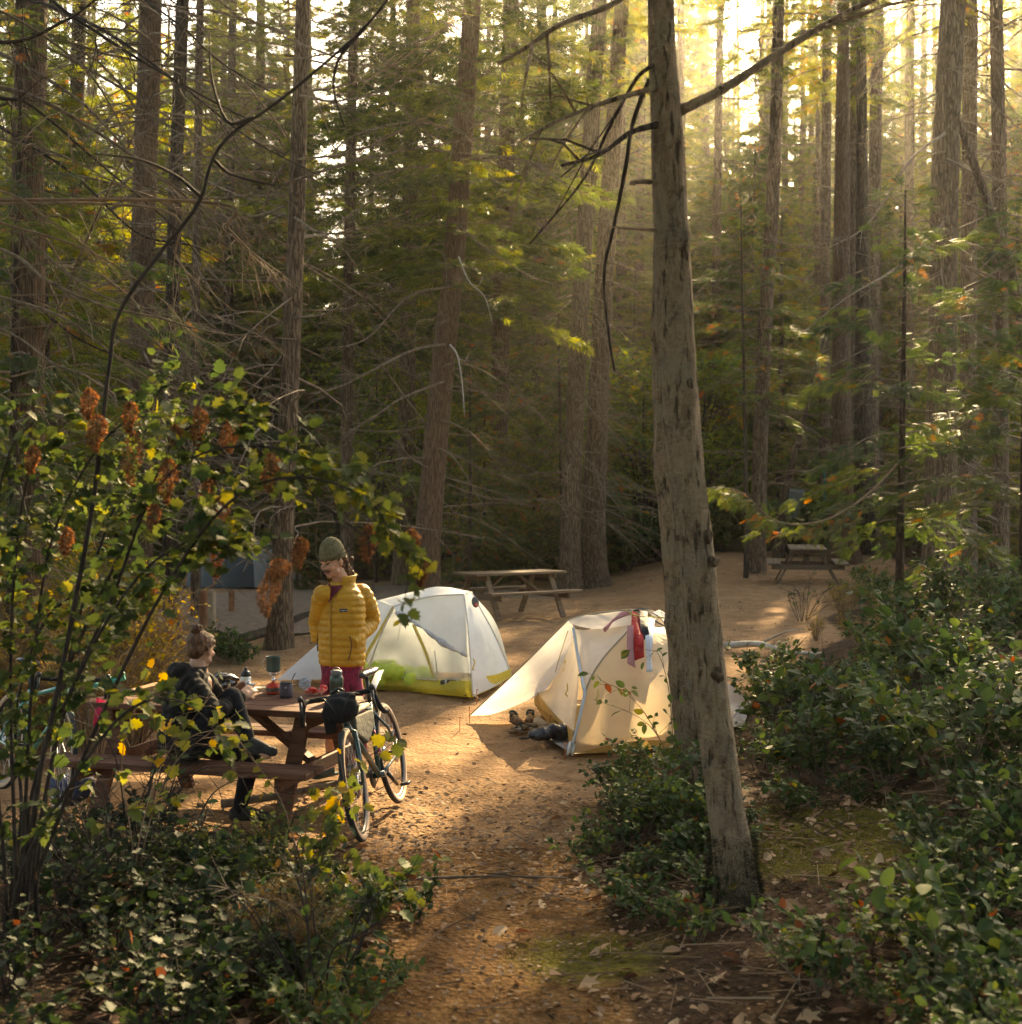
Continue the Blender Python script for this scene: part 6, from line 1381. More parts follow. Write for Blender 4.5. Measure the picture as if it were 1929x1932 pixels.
def standing_man():
    D = 9.9; q = lambda px, py, d=D: Wp(px, py, d)-O
    O = Vector(((645-CX)/F*D, D, 0)); e = empty('person', O, 0, 'standing person in yellow puffer jacket, grey beanie and dark pink patterned shorts, hands in pockets', 'person')
    fy = R(-90-33)     # facing, radians from +X
    hc = q(627, 1060, 9.84); Mx = head_frame(hc, R(-90-36), R(22))
    body = MB(); head_prims(body, Mx, 1.0)
    neck = Vector((.015, .02, 1.44)); body.cap2(hc+Vector((.02, .03, -.05)), neck, .058, .062, 14); body.cap2(neck, (.0, .0, 1.30), .07, .10, 14)
    ty = R(-90-26)+math.pi/2
    ring_loft(body, [((0, 0, z), a, b, ty) for z, a, b in ((.80, .13, .09), (.95, .155, .105), (1.15, .16, .11), (1.35, .17, .10), (1.42, .10, .07))], 24)
    f = Vector((math.cos(fy), math.sin(fy), 0)); s = Vector((-f.y, f.x, 0))   # s: his left (viewer's right)
    for sg in (-1, 1):
        hip = Vector((0, 0, .86))+s*sg*.085; kn = Vector((0, 0, .47))+s*sg*.10; an = Vector((0, 0, .085))+s*sg*.12-f*.02
        body.cap2(hip, kn, .068, .052, 14); body.cap2(kn, kn.lerp(an, .4), .052, .054, 12); body.cap2(kn.lerp(an, .4), an, .054, .036, 12); body.cap2(an, an+f*.15+Vector((0, 0, -.045)), .036, .032, 10)
    SL, SR = q(683, 1120, 9.98), q(609, 1122, 9.82)
    EL, WL = q(700, 1174, 10.06), q(666, 1212, 9.78); ER, WR = q(598, 1172, 9.95), q(600, 1206, 9.95)
    for S_, E_, W2 in ((SL, EL, WL), (SR, ER, WR)): body.cap2(S_, E_, .045, .036, 12); body.cap2(E_, W2, .036, .026, 12)
    hand_prims(body, WL-s*.02-f*.05, (-s*.6-f*.6+Vector((0, 0, -.35))), s+f*.3, curl=.3, thumb=1)
    hand_prims(body, WR+s*.0-f*.02, (s*.7-f*.3+Vector((0, 0, -.4))), -s+f*.3, curl=.3, thumb=-1)
    remesh('body', body, .0065, skin, e, it=3)
    head_bits(e, Mx, 1.0, True)
    # jacket
    jm = noise_mat('jacket_yellow', (.38, .19, .016), (.52, .275, .026), scale=9, rough=.55, bump=.45, bscale=28, stretch=(1, 1, 2.2), spec=.3)
    jk = MB(); cz = Vector((0, 0, 0))
    keys = [((.0, .0, .845), .178, .125, ty), ((.0, .0, .88), .186, .132, ty), ((.0, .0, 1.0), .190, .14, ty), ((.0, 0, 1.15), .186, .14, ty), ((0, 0, 1.28), .19, .138, ty), ((.0, .0, 1.35), .178, .125, ty), ((.0, .0, 1.395), .152, .11, ty), ((.0, .01, 1.435), .115, .095, ty), ((.0, .015, 1.47), .095, .085, ty)]
    ring_loft(jk, interp_rings(keys, .006, .049, .016), 56)
    sleeve(jk, [SL+Vector((-.06, 0, .01)), SL, SL.lerp(EL, .5)+s*.02, EL, EL.lerp(WL, .5), WL+(WL-EL).normalized()*.02], [.055, .070, .070, .064, .060, .050], .040, .011)
    sleeve(jk, [SR+Vector((.06, 0, .01)), SR, SR.lerp(ER, .5), ER, ER.lerp(WR, .5), WR+(WR-ER).normalized()*.02], [.055, .070, .068, .062, .058, .048], .040, .011)
    jo = remesh('jacket', jk, .0075, jm, e, it=1, fac=.5, noise=.006, nscale=26)
    # collar open in a V
    mb = MB(); n = 26; vs = []; c0 = Vector((.0, .01, 1.455))
    gap = .30
    for j, (dz, rr, op) in enumerate(((-.02, .086, .62), (.02, .088, .66), (.055, .098, .74), (.066, .094, .74), (.035, .080, .70), (-.01, .074, .62))):
        for i in range(n):
            a = fy+op+(2*math.pi-2*op)*i/(n-1); vs.append(c0+Vector((math.cos(a)*rr*1.16, math.sin(a)*rr*1.16, dz-.012*math.cos(a-fy))))
    mb.add(vs, [(j*n+i, j*n+i+1, (j+1)*n+i+1, (j+1)*n+i) for j in range(5) for i in range(n-1)]); mb.build('collar', jm, e)
    fr = lambda a, z, r=1.: Vector((0, 0, z))+f*math.cos(a)*r+s*math.sin(a)*r
    def surf(a, z, off=.004):
        rx = np.interp(z, [.845, .88, 1.0, 1.15, 1.28, 1.37, 1.43, 1.47], [.178, .186, .19, .186, .19, .175, .135, .095]); ry = np.interp(z, [.845, .88, 1.0, 1.15, 1.28, 1.37, 1.43, 1.47], [.125, .132, .14, .14, .138, .125, .10, .085])
        tf = Vector((math.cos(ty-math.pi/2), math.sin(ty-math.pi/2), 0)); tl = Vector((-tf.y, tf.x, 0))
        return Vector((0, 0.008*(z > 1.4), z))+tf*(math.cos(a)*(ry+off))+tl*(math.sin(a)*(rx+off))
    mb = MB(); mb.tube([surf(-.02, .848+.03*i, .006) for i in range(17)]+[surf(-.14, 1.35, .018), surf(-.26, 1.39, .018), surf(-.5, 1.435, .02)], .0065, 7); mb.build('zip', noise_mat('zipc', (.30, .16, .015), (.40, .22, .03), rough=.4), e)
    mb = MB(); z0 = surf(-.05, 1.345, .008); 
    patch([[surf(-.06, 1.315, .018), surf(-.06, 1.32, .018)], [surf(-.24, 1.38, .016), surf(.14, 1.38, .016)], [surf(-.5, 1.43, .012), surf(.42, 1.43, .012)], [surf(-.7, 1.465, .0), surf(.6, 1.465, .0)]], 8, 14, mb=mb); mb.build('shirt', noise_mat('maroon', (.10, .015, .03), (.14, .02, .04), rough=.9), e)
    mb = MB(); mb.tube(catmull([surf(.78, 1.08, .006), surf(.86, 1.02, .008), surf(.80, .95, .008), surf(.72, .90, .008)], 14), .0045, 6); mb.build('pocket_edge', pm('pocket', (.10, .045, .01), rough=.8), e)
    mb = MB(); mb.tube(catmull([surf(-.85, 1.08, .006), surf(-.95, 1.02, .008), surf(-.9, .95, .008)], 10), .0045, 6); mb.build('pocket_edge', pm('pocket', (.10, .045, .01), rough=.8), e)
    # chest patch with tiny pale lettering
    pc = surf(.52, 1.268, .014); pn = (pc-Vector((0, 0, 1.268))).normalized(); px_ = Vector((-pn.y, pn.x, 0)); rot = Matrix((px_, -pn, Vector((0, 0, 1)))).transposed()
    mb = MB(); mb.box(pc, (.056, .005, .023), rot, .001); mb.build('chest_patch', pm('patch_navy', (.02, .02, .035), rough=.7), e)
    tx = bpy.data.curves.new('lettering', 'FONT'); tx.body = 'patagonia'; tx.size = .0115; tx.align_x = 'CENTER'; tx.align_y = 'CENTER'; tx.extrude = .0006
    _t = bpy.data.objects.new('lettering', tx); link(_t); _me = bpy.data.meshes.new_from_object(_t.evaluated_get(bpy.context.evaluated_depsgraph_get())); bpy.data.objects.remove(_t); _me.materials.clear(); tx = _me
    to = link(bpy.data.objects.new('lettering', _me), e); to.matrix_local = Matrix.Translation(pc+pn*.0035)@(rot@Matrix.Rotation(R(90), 3, 'X')).to_4x4(); tx.materials.append(pm('patch_white', (.75, .72, .68)))
    # shorts
    sm = noise_mat('shorts_cloth', (.008, .006, .010), (.26, .014, .05), c3=(.045, .006, .014), scale=24, rough=.8, bump=.3, stretch=(1.6, 1.6, .6), detail=4)
    mb = MB(); ring_loft(mb, [((0, 0, z), a, b, ty) for z, a, b in ((.76, .165, .12), (.86, .168, .118), (.93, .165, .115))], 30)
    for sg in (-1, 1):
        p = Vector((0, 0, .80))+s*sg*.085; mb.tube([p, p+Vector((0, 0, -.14))+s*sg*.012, p+Vector((0, 0, -.33))+s*sg*.025+f*.01], [.085, .092, .10], 20)
    remesh('shorts', mb, .008, sm, e, it=2, noise=.012, nscale=11)
    # beanie
    bm = noise_mat('beanie', (.10, .088, .045), (.17, .15, .085), scale=60, rough=.95, bump=.8, bscale=120, stretch=(1, 1, .3)); mb = MB(); r3 = Mx.to_3x3()
    rot = (Matrix.Rotation(R(8), 3, r3@Vector((1, 0, 0)))@r3)
    mb.lathe([(.088, -.01), (.090, .02), (.086, .055), (.072, .09), (.050, .118), (.026, .134), (.004, .139)], Mx@Vector((0, -.022, .045)), 30, rot=rot, sx=.98, sy=1.13, cap=False); mb.build('beanie', bm, e)
    mb = MB(); mb.lathe([(.089, -.022), (.096, -.020), (.097, .012), (.093, .02), (.088, .018)], Mx@Vector((0, -.020, .046)), 30, rot=rot, sx=.98, sy=1.13, cap=False); mb.build('beanie_cuff', bm, e)
    # curly hair down the nape
    g = random.Random(5); mb = MB()
    for k in range(190):
        t = g.random()*1.25; sd_ = g.choice((-1, 1, 1)); x = (.055+g.gauss(0, .012))*sd_ if t < .6 else g.gauss(0, .04); y = -.065-.04*t+g.gauss(0, .016); z = .03-.17*t
        mb.ball(Mx@Vector((x+.026*(1 if sd_ > 0 else 0), y, z)), g.uniform(.012, .021), 7, 5)
    for k in range(4): mb.ball(Mx@Vector((-.072+g.gauss(0, .004), .0+g.gauss(0, .01), .025-.004*k)), .009, 6, 4)
    remesh('hair', mb, .0055, hair_br, e, it=1, noise=.004, nscale=60)
    mb = MB()
    for k in range(46):
        p = Mx@Vector((g.uniform(.02, .09), g.uniform(-.13, -.07), g.uniform(-.13, .06))); d = Vector((g.gauss(.3, .5), g.gauss(0, .4), g.gauss(0, .6))).normalized()*.022
        mb.tube([p, p+d*.6+Vector((0, 0, .006)), p+d*1.1+Vector((.004, 0, -.006))], [.0014, .001, .0007], 3, cap=False)
    mb.build('loose_curl', hair_lt, e)
    # sandals
    for sg in (-1, 1):
        an = s*sg*.12-f*.02; mb = MB(); mb.tube([an-f*.06+Vector((0, 0, .014)), an+f*.05+Vector((0, 0, .014)), an+f*.19+Vector((0, 0, .016))], [(.035, .015), (.036, .014), (.03, .012)], 12, flat=s); mb.cap2(an+f*.02+Vector((0, 0, .05)), an+f*.15+Vector((0, 0, .035)), .044, .036); remesh('shoe', mb, .008, M['shoe_dark'], e)
standing_man()

def seated_person():
    O = Vector((-2.02, 8.28, 0)); q = lambda px, py, d: Wp(px, py, d)-O
    e = empty('person', O, 0, 'seated person in black puffer jacket and leggings with reddish hair in a bun', 'person')
    face = R(66); f = Vector((math.cos(R(8)), math.sin(R(8)), 0)); s = Vector((-f.y, f.x, 0))
    hc = q(380, 1226, 8.38); Mx = head_frame(hc, face, R(12)); body = MB(); head_prims(body, Mx, .96)
    body.cap2(hc+Vector((-.01, 0, -.04)), q(372, 1268, 8.36), .052, .062, 12); body.cap2(q(372, 1268, 8.36), q(364, 1300, 8.33), .07, .10)
    pel = Vector((0, 0, .575)); body.cap2(pel, q(357, 1340, 8.3), .13, .12, 16); body.cap2(q(357, 1340, 8.3), q(362, 1295, 8.32), .12, .13, 16)
    HN, KN, AN = Vector((.02, -.09, .56)), q(437, 1315, 8.17), q(470, 1400, 8.13); TN = q(505, 1424, 8.08)
    HF, KF, AF = Vector((.02, .09, .55)), q(475, 1428, 8.52), q(452, 1528, 8.50)
    for a, b in ((HN, KN), (HF, KF)): body.cap2(a, b, .088, .058, 14)
    for a, b in ((KN, AN), (KF, AF)): body.cap2(a, a.lerp(b, .35), .056, .056, 12); body.cap2(a.lerp(b, .35), b, .056, .036, 12)
    body.cap2(AN, TN, .034, .03, 10); body.cap2(AF, AF+Vector((.14, .02, -.05)), .034, .03, 10)
    SN, EN, WN = q(362, 1290, 8.17), q(405, 1344, 8.02), q(455, 1314, 8.28); SF, EF, WF = q(385, 1288, 8.50), q(424, 1335, 8.62), q(444, 1305, 8.56)
    for a, b, c in ((SN, EN, WN), (SF, EF, WF)): body.cap2(a, b, .042, .034, 12); body.cap2(b, c, .033, .024, 12)
    hand_prims(body, WN, q(476, 1298, 8.36)-WN, Vector((.2, -.5, .6)), curl=.75, thumb=1); hand_prims(body, WF, q(466, 1290, 8.52)-WF, Vector((.1, .6, .6)), curl=.75, thumb=-1)
    remesh('body', body, .0065, skin2, e, it=3); head_bits(e, Mx, .96)
    blk = noise_mat('jacket_black', (.003, .003, .003), (.009, .008, .007), scale=9, rough=.75, bump=.5, bscale=25, spec=.15); jk = MB(); ty = R(5)
    keys = [((-.02, 0, .52), .155, .185, ty), ((-.025, 0, .60), .16, .19, ty), ((-.02, 0, .72), .145, .175, ty), ((.0, .02, .84), .145, .185, ty), ((.01, .03, .93), .125, .18, ty), ((.02, .04, .99), .09, .12, ty), ((.035, .05, 1.03), .07, .075, ty)]
    ring_loft(jk, interp_rings(keys, .008, .06, .012), 44)
    sleeve(jk, [SN+Vector((0, .06, .0)), SN, SN.lerp(EN, .5), EN, EN.lerp(WN, .5), WN], [.075, .074, .066, .064, .058, .042], .045, .009)
    sleeve(jk, [SF+Vector((0, -.06, .0)), SF, SF.lerp(EF, .5), EF, EF.lerp(WF, .5), WF], [.075, .074, .066, .062, .056, .040], .045, .009)
    # hood lying on the shoulders
    for a, r in (((-.05, -.05, 1.0), .075), ((-.09, .03, 1.0), .08), ((-.04, .12, .99), .07), ((.04, -.07, .985), .055)): jk.ball(Vector(a)+Vector((.03, 0, .0)), (r, r*1.05, r*.8))
    remesh('jacket', jk, .0085, blk, e, it=2, noise=.010, nscale=18)
    lg = MB()
    for a, b, c in ((HN, KN, AN), (HF, KF, AF)):
        lg.cap2(a, b, .096, .064, 16); lg.cap2(b, b.lerp(c, .35), .062, .062, 14); lg.cap2(b.lerp(c, .35), c, .061, .043, 14)
    lg.ball((0, 0, .555), (.15, .185, .115)); remesh('leggings', lg, .008, noise_mat('leggings', (.006, .006, .009), (.013, .013, .018), rough=.85, spec=.2), e, it=3)
    for A_, T_, nm in ((AN, TN, 'shoe'), (AF, AF+Vector((.15, .02, -.05)), 'shoe')):
        mb = MB(); d = (T_-A_); d.z = 0; d.normalize(); base = (A_+Vector((0, 0, -.055))); mb.cap2(A_-d*.03+Vector((0, 0, -.02)), A_-d*.035+Vector((0, 0, -.035)), .042, .038); mb.cap2(base-d*.03+Vector((0, 0, .022)), base+d*.17+Vector((0, 0, .008)), .038, .032, 12); mb.cap2(A_, base+d*.12+Vector((0, 0, .02)), .043, .034, 12)
        remesh(nm, mb, .007, noise_mat('shoe_grey', (.02, .02, .02), (.045, .043, .04), rough=.8), e)
    # hair swept up into a bun
    hr = MB(); r3 = Mx.to_3x3()
    hr.ball(Mx@Vector((0, -.024, .046)), (.080, .092, .078), 20, 14, rot=r3); hr.ball(Mx@Vector((0, -.062, .0)), (.066, .05, .066), 16, 10, rot=r3); hr.ball(Mx@Vector((0, .045, .085)), (.055, .035, .025), 14, 9, rot=r3)
    for sg in (-1, 1): hr.cap2(Mx@Vector((sg*.070, .02, .055)), Mx@Vector((sg*.070, -.035, .01)), .016, .018, 8)
    remesh('hair', hr, .007, hair_lt, e, it=2, noise=.006, nscale=45)
    hr = MB(); hr.ball(Mx@Vector((0, -.075, .125)), (.036, .038, .034), 14, 10)
    for k in range(14):
        a = k*.9; hr.ball(Mx@Vector((math.cos(a)*.026, -.075+math.sin(a)*.026, .122+.018*math.sin(a*2.3))), .014, 8, 6)
    remesh('hair_bun', hr, .006, hair_lt, e, it=1, noise=.004, nscale=60)
    return WN+O, WF+O
_wn, _wf = seated_person()
c = Wp(470, 1289, 8.46); e = empty('foil_wrapper', c, 0, 'crumpled silver wrapper held in the hands of the seated person', 'wrapper')
mb = MB()
for k in range(8): mb.ball((random.uniform(-.03, .03), random.uniform(-.012, .012), random.uniform(-.012, .015)), (.014, .010, .012), 8, 6)
remesh('foil', mb, .0035, noise_mat('foil', (.55, .55, .55), (.8, .8, .8), rough=.3, metal=.8, bump=.6, scale=60), e, it=1, noise=.006, nscale=90)
# ------------------------------------------------------------------ shrubs and near plants
def shrub_mesh(seed, H, W, nst, nlv, leaf, size, mats, arch=.35, droop=.15, leafcol=None, clump=6, up=.3):
    g = np.random.default_rng(seed); rd = random.Random(seed); mb = MB(); pos = []; dr = []; br = []
    for i in range(nst):
        a = rd.uniform(0, 6.283); l = H*rd.uniform(.55, 1.1); o = W*rd.uniform(.25, 1); b0 = Vector((math.cos(a)*W*.15*rd.random(), math.sin(a)*W*.15*rd.random(), -.03))
        e_ = Vector((math.cos(a)*o, math.sin(a)*o, l*(1-droop*rd.random()))); mid = b0.lerp(e_, .5)+Vector((0, 0, l*arch*.4))+Vector((rd.gauss(0, .05), rd.gauss(0, .05), 0))
        C = catmull([b0, mid, e_], 14); mb.tube(C, [max(.0018, .006*(1-.75*k/13)*(.6+H*.5)) for k in range(14)], 4, cap=False)
        tw_ = []
        for j in range(clump):
            t = rd.uniform(.3, .97); k = int(t*12); p = C[k]; dd = (C[k+1]-C[k]).normalized(); sv = (dd*.5+Vector((rd.gauss(0, .6), rd.gauss(0, .6), rd.gauss(.05, .35)))).normalized(); L = l*rd.uniform(.12, .35)
            mb.tube([p, p+sv*L*.5, p+sv*L+Vector((0, 0, -.03*L))], [.0025, .002, .001], 3, cap=False); tw_.append((p, sv, L))
        m = nlv//nst
        for j in range(m):
            if rd.random() < .65 and tw_: p, sv, L = rd.choice(tw_); t = rd.uniform(.1, 1.05); pos.append(p+sv*L*t); base = sv
            else: k = rd.randint(3, 12); pos.append(C[k]); base = (C[k+1]-C[k]).normalized()
            v = base*.6+Vector((rd.gauss(0, .6), rd.gauss(0, .6), rd.gauss(-.05, .35))); dr.append(tuple(v.normalized()))
    pos = np.array([tuple(p) for p in pos]); dr = np.array(dr); n = len(pos)
    no = np.array([0, 0, 1.])+g.normal(0, .38, (n, 3)); ph = np.sin(pos[:, 0]*4+seed)+np.sin(pos[:, 1]*5)
    rnd = np.clip(.42+.12*ph+g.normal(0, .17, n)+(g.uniform(0, 1, n) > .965)*.5, 0, 1)
    foliage = np_mesh('foliage', [(*scatter(leaf, pos, dr, no, size*g.uniform(.55, 1.3, n), rnd), 0)], [mats[1]], True)
    return foliage, mb.mesh('stems', mats[0])
SH = {}
for i in range(6): SH['salal', i] = shrub_mesh(300+i, .50+.07*i, .60, 18, (300, 420)[i % 2], L_OVATE, (.108, .080)[i % 2], (M['twig'], M['salal_leaf']))
for i in range(4): SH['low', i] = shrub_mesh(320+i, .26+.05*i, .38, 13, 260, L_OVATE, .060, (M['twig'], M['salal_leaf']))
for i in range(4): SH['spray', i] = shrub_mesh(340+i, .75+.12*i, .55, 20, 380, L_LOBED, .066, (M['twig_dark'], M['spray_leaf']))
for i in range(3): SH['dark', i] = shrub_mesh(360+i, .45+.1*i, .6, 20, 250, L_LOBED, .070, (M['twig_dark'], M['shaded_leaf']))
for i in range(4): SH['bare', i] = shrub_mesh(420+i, .55+.12*i, .6, 12, 30, L_OVATE, .06, (M['twig_dark'], M['salal_leaf']), clump=9, arch=.6, droop=.5)
for i in range(3): SH['far', i] = shrub_mesh(380+i, 1.0+.2*i, .9, 18, 900, L_RHOMB, .13, (M['twig_dark'], M['salal_leaf']))
for i in range(3): SH['farlit', i] = shrub_mesh(390+i, 1.0+.2*i, .9, 18, 800, L_RHOMB, .12, (M['twig'], M['maple_leaf']))  # lit copy of the far bushes, sunlight put into yellower leaves
for i in range(3): SH['dry', i] = shrub_mesh(400+i, .7+.15*i, .45, 34, 700, L_BLADE, .13, (M['twig_warm'], M['grass_dry']), arch=.6, droop=.5)
_sn = {}
def shrub(kind, x, y, sc, label, group, name='shrub', dz=0, sz=None, g=np.random.default_rng(77)):
    n = len([k for k in SH if k[0] == kind]); f, s_ = SH[kind, int(g.integers(0, n))]
    e = empty(name, (x, y, gz(x, y)+dz), g.uniform(0, 6.28), label, 'shrub', group); e.scale = (sc, sc, sz or sc)
    link(bpy.data.objects.new('foliage', f), e); link(bpy.data.objects.new('stems', s_), e); return e
gs_ = np.random.default_rng(91)
USED = set()
ANCH = [(1929, 1000, 'at the right edge beside the young rusty cedar'), (1700, 1120, 'around the rotten stump'), (1690, 1230, 'just in front of the rotten stump'), (1560, 1180, 'beside the end of the clearing'), (1480, 1260, 'near the pale fallen branch'), (1420, 1340, 'by the grey sheet corner'), (1420, 1460, 'right beside the big trunk'), (1560, 1440, 'on the bank above the moss'), (1560, 1330, 'halfway up the bank'), (1700, 1380, 'in the middle of the right bank'), (1850, 1250, 'high on the bank by the edge'), (1850, 1480, 'low on the bank by the edge'), (1720, 1520, 'above the mossy slope'),
 (1500, 1740, 'below the mossy patch'), (1650, 1650, 'at the right end of the mossy patch'), (1850, 1700, 'in the shade at the right edge'), (1850, 1900, 'in the bottom right corner'), (1600, 1880, 'among the leaves at the bottom edge'),
 (1190, 1480, 'at the corner of the tan tent'), (1290, 1520, 'touching the slimmer grey trunk'), (1140, 1600, 'where the path meets the clearing'), (1280, 1660, 'left of the big trunk foot'), (1180, 1720, 'beside the lower path'),
 (60, 1600, 'at the foot of the tall flowering shrub'), (60, 1850, 'in the bottom left corner'), (220, 1620, 'below the left end of the bench'), (400, 1640, 'below the feet of the seated person'), (560, 1680, 'below the right end of the bench'), (700, 1690, 'by the front wheel'), (300, 1780, 'in the dark left thicket'), (480, 1800, 'beside the sunlit dry tufts'), (350, 1950, 'at the bottom edge left of the path'), (620, 1850, 'at the left edge of the path'), (780, 1700, 'beside the long thin stick'),
 (100, 1230, 'behind the tall flowering shrub'), (250, 1230, 'behind the frying pan'), (170, 1300, 'behind the left end of the table')]
def spot(px, py, head, full):
    for a in sorted(ANCH, key=lambda q: (q[0]-px)**2+(q[1]-py)**2)[:3]:
        if head+' '+a[2] not in USED: break
    else: a = min(ANCH, key=lambda q: (q[0]-px)**2+(q[1]-py)**2)
    USED.add(head+' '+a[2]); return head+' '+a[2]
def band(kind, n, region, scr, labels, group, name='shrub', px=True):
    "labels: one phrase per horizontal zone so that each says where it grows"
    k = 0; t = 0; pl = []; used = {}
    while k < n and t < n*60:
        t += 1; a = gs_.uniform(region[0], region[2]); b = gs_.uniform(region[1], region[3])
        if len(region) > 4 and not region[4](a, b): continue
        p = Gt(a, b) if px else Vector((a, b, 0)); sc = gs_.uniform(*scr)
        if any((p.x-u)**2+(p.y-v)**2 < (.20*sc*2)**2 for u, v in pl): continue
        pl.append((p.x, p.y)); k += 1; q_ = (sc-scr[0])/(scr[1]-scr[0]); shrub(kind, p.x, p.y, sc, spot(a, b, ('smaller' if q_ < .33 else 'middling' if q_ < .66 else 'larger')+' '+labels.split(' | ')[0], labels), group, name)
inpoly = lambda P: (lambda x, y: sum(((P[i][1] > y) != (P[i-1][1] > y)) and (x < (P[i-1][0]-P[i][0])*(y-P[i][1])/(P[i-1][1]-P[i][1]+1e-9)+P[i][0]) for i in range(len(P))) % 2 == 1)
RB1 = inpoly([(1560, 1230), (1640, 1180), (1929, 1060), (2100, 1060), (2100, 1560), (1760, 1560), (1640, 1500), (1450, 1480), (1400, 1400), (1440, 1320), (1500, 1260)])
band('salal', 52, (1390, 1060, 2100, 1560, RB1), (.62, 1.1), 'leafy green salal shrub', 'salal shrubs on the right bank')
RB2 = inpoly([(1170, 1500), (1300, 1490), (1330, 1600), (1200, 1610), (1150, 1560)])
band('salal', 10, (1150, 1490, 1340, 1610, RB2), (.42, .66), 'sunlit green salal shrub', 'salal shrubs before the tan tent')
band('salal', 13, (1800, 1600, 2050, 2150, inpoly([(1800, 1640), (2050, 1580), (2050, 2150), (1780, 2150), (1760, 1860)])), (.5, .75), 'dark leafy shrub', 'shrubs in the lower right corner')
band('low', 15, (1060, 1560, 1420, 1800, inpoly([(1090, 1600), (1300, 1540), (1420, 1560), (1330, 1780), (1150, 1740)])), (.55, .95), 'low salal plant', 'low plants round the big trunk', 'small_plant')
band('low', 16, (1480, 1480, 1929, 2000, lambda a, b: not (1420 < a < 1700 and 1540 < b < 1720)), (.5, .95), 'low salal plant', 'low plants on the right', 'small_plant')
LB1 = inpoly([(0, 1560), (250, 1560), (380, 1640), (560, 1740), (640, 1760), (560, 1840), (450, 1900), (380, 2050), (-80, 2050), (-80, 1600)])
band('dark', 26, (-80, 1530, 760, 2050, LB1), (.5, .75), 'shade-darkened lobed-leaf shrub', 'shrubs in the lower left corner')
band('spray', 11, (330, 1640, 590, 1740), (.28, .42), 'yellow green leafy shrub', 'sunlit shrubs below the bench')
band('low', 18, (350, 1690, 860, 2000, lambda a, b: a < 860-(b-1640)*.6), (.5, .9), 'low green plant', 'low plants left of the path', 'small_plant')
for i in range(5): SH['gold', i] = shrub_mesh(440+i, .85+.1*i, .5, 26, 520, (L_OVATE, L_LOBED)[i % 2], .045, (M['twig_warm'], M['gold_leaf']), clump=9, arch=.5, droop=.4)
band('gold', 7, (1540, 1140, 1760, 1270), (.35, .6), 'golden leaved bush', 'golden bushes round the stump', 'shrub')
for i in range(20):
    D = gs_.uniform(10.6, 15.0); px = gs_.uniform(-20, 330); x = (px-CX)/F*D; q_ = gs_.uniform(.9, 1.7)
    shrub('gold' if i % 3 else 'dry', x, D, q_, spot(px, HY+CH*F/D-60, ('low ', 'tall ')[q_ > 1.3]+('dry golden bush', 'golden leaved bush')[i % 3 > 0]+(' nearer' if D < 12.5 else ' farther'), ''), 'dry golden bushes at the left', 'dry_bush')
band('dry', 7, (420, 1740, 600, 1850), (.3, .42), 'dry grass tuft', 'dry tufts by the path', 'dry_tuft')
band('dry', 5, (1580, 1165, 1760, 1230), (.5, .7), 'dry golden tuft', 'dry tufts round the stump', 'dry_tuft')
band('bare', 7, (-40, 1560, 620, 1950), (.6, 1.1), 'bare twiggy bush', 'bare twiggy bushes', 'bare_bush')
band('bare', 9, (1480, 1150, 1929, 1500), (.6, 1.3), 'bare twiggy bush', 'bare twiggy bushes', 'bare_bush')
# hedge line of the far bushes
for i in range(34):
    px = 960+i*12+gs_.uniform(-8, 8); D = gs_.uniform(34.5, 38); x = (px-CX)/F*D
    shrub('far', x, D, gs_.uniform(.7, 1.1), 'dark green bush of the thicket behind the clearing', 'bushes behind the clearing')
for i in range(16):
    D = gs_.uniform(31.5, 35); x = gs_.uniform(3.6, 13); shrub('far', x, D+1.5, gs_.uniform(.8, 1.2), 'dark bush under the cedars right of the clearing', 'bushes right of the clearing')
for i in range(14):
    D = gs_.uniform(36, 42); x = gs_.uniform(-14, -1); shrub('far', x, D, gs_.uniform(.7, 1.1), 'dark bush in the shade beyond the road', 'bushes beyond the road')
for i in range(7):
    D = gs_.uniform(37, 41); px = gs_.uniform(960, 1070); shrub('farlit', (px-CX)/F*D, D, gs_.uniform(.6, .9), 'yellowish bush with sunlight painted into its leaves behind the middle picnic table', 'sun-painted bushes behind the middle table')
for i in range(8):
    p = Gt(gs_.uniform(1590, 1700), gs_.uniform(1105, 1165)); shrub('low', p.x, p.y, gs_.uniform(1.0, 1.5), 'low green plant near the right foot of the far picnic table', 'low plants by the far table', 'small_plant')
for i in range(5):
    p = Gt(gs_.uniform(425, 560), gs_.uniform(1150, 1200)); p2 = Gt(412+i*9, 1232+i*5); shrub('low', p2.x, p2.y, gs_.uniform(.8, 1.2), 'low fern like plant left of the slim rough fir', 'low plants left of the slim fir', 'small_plant')

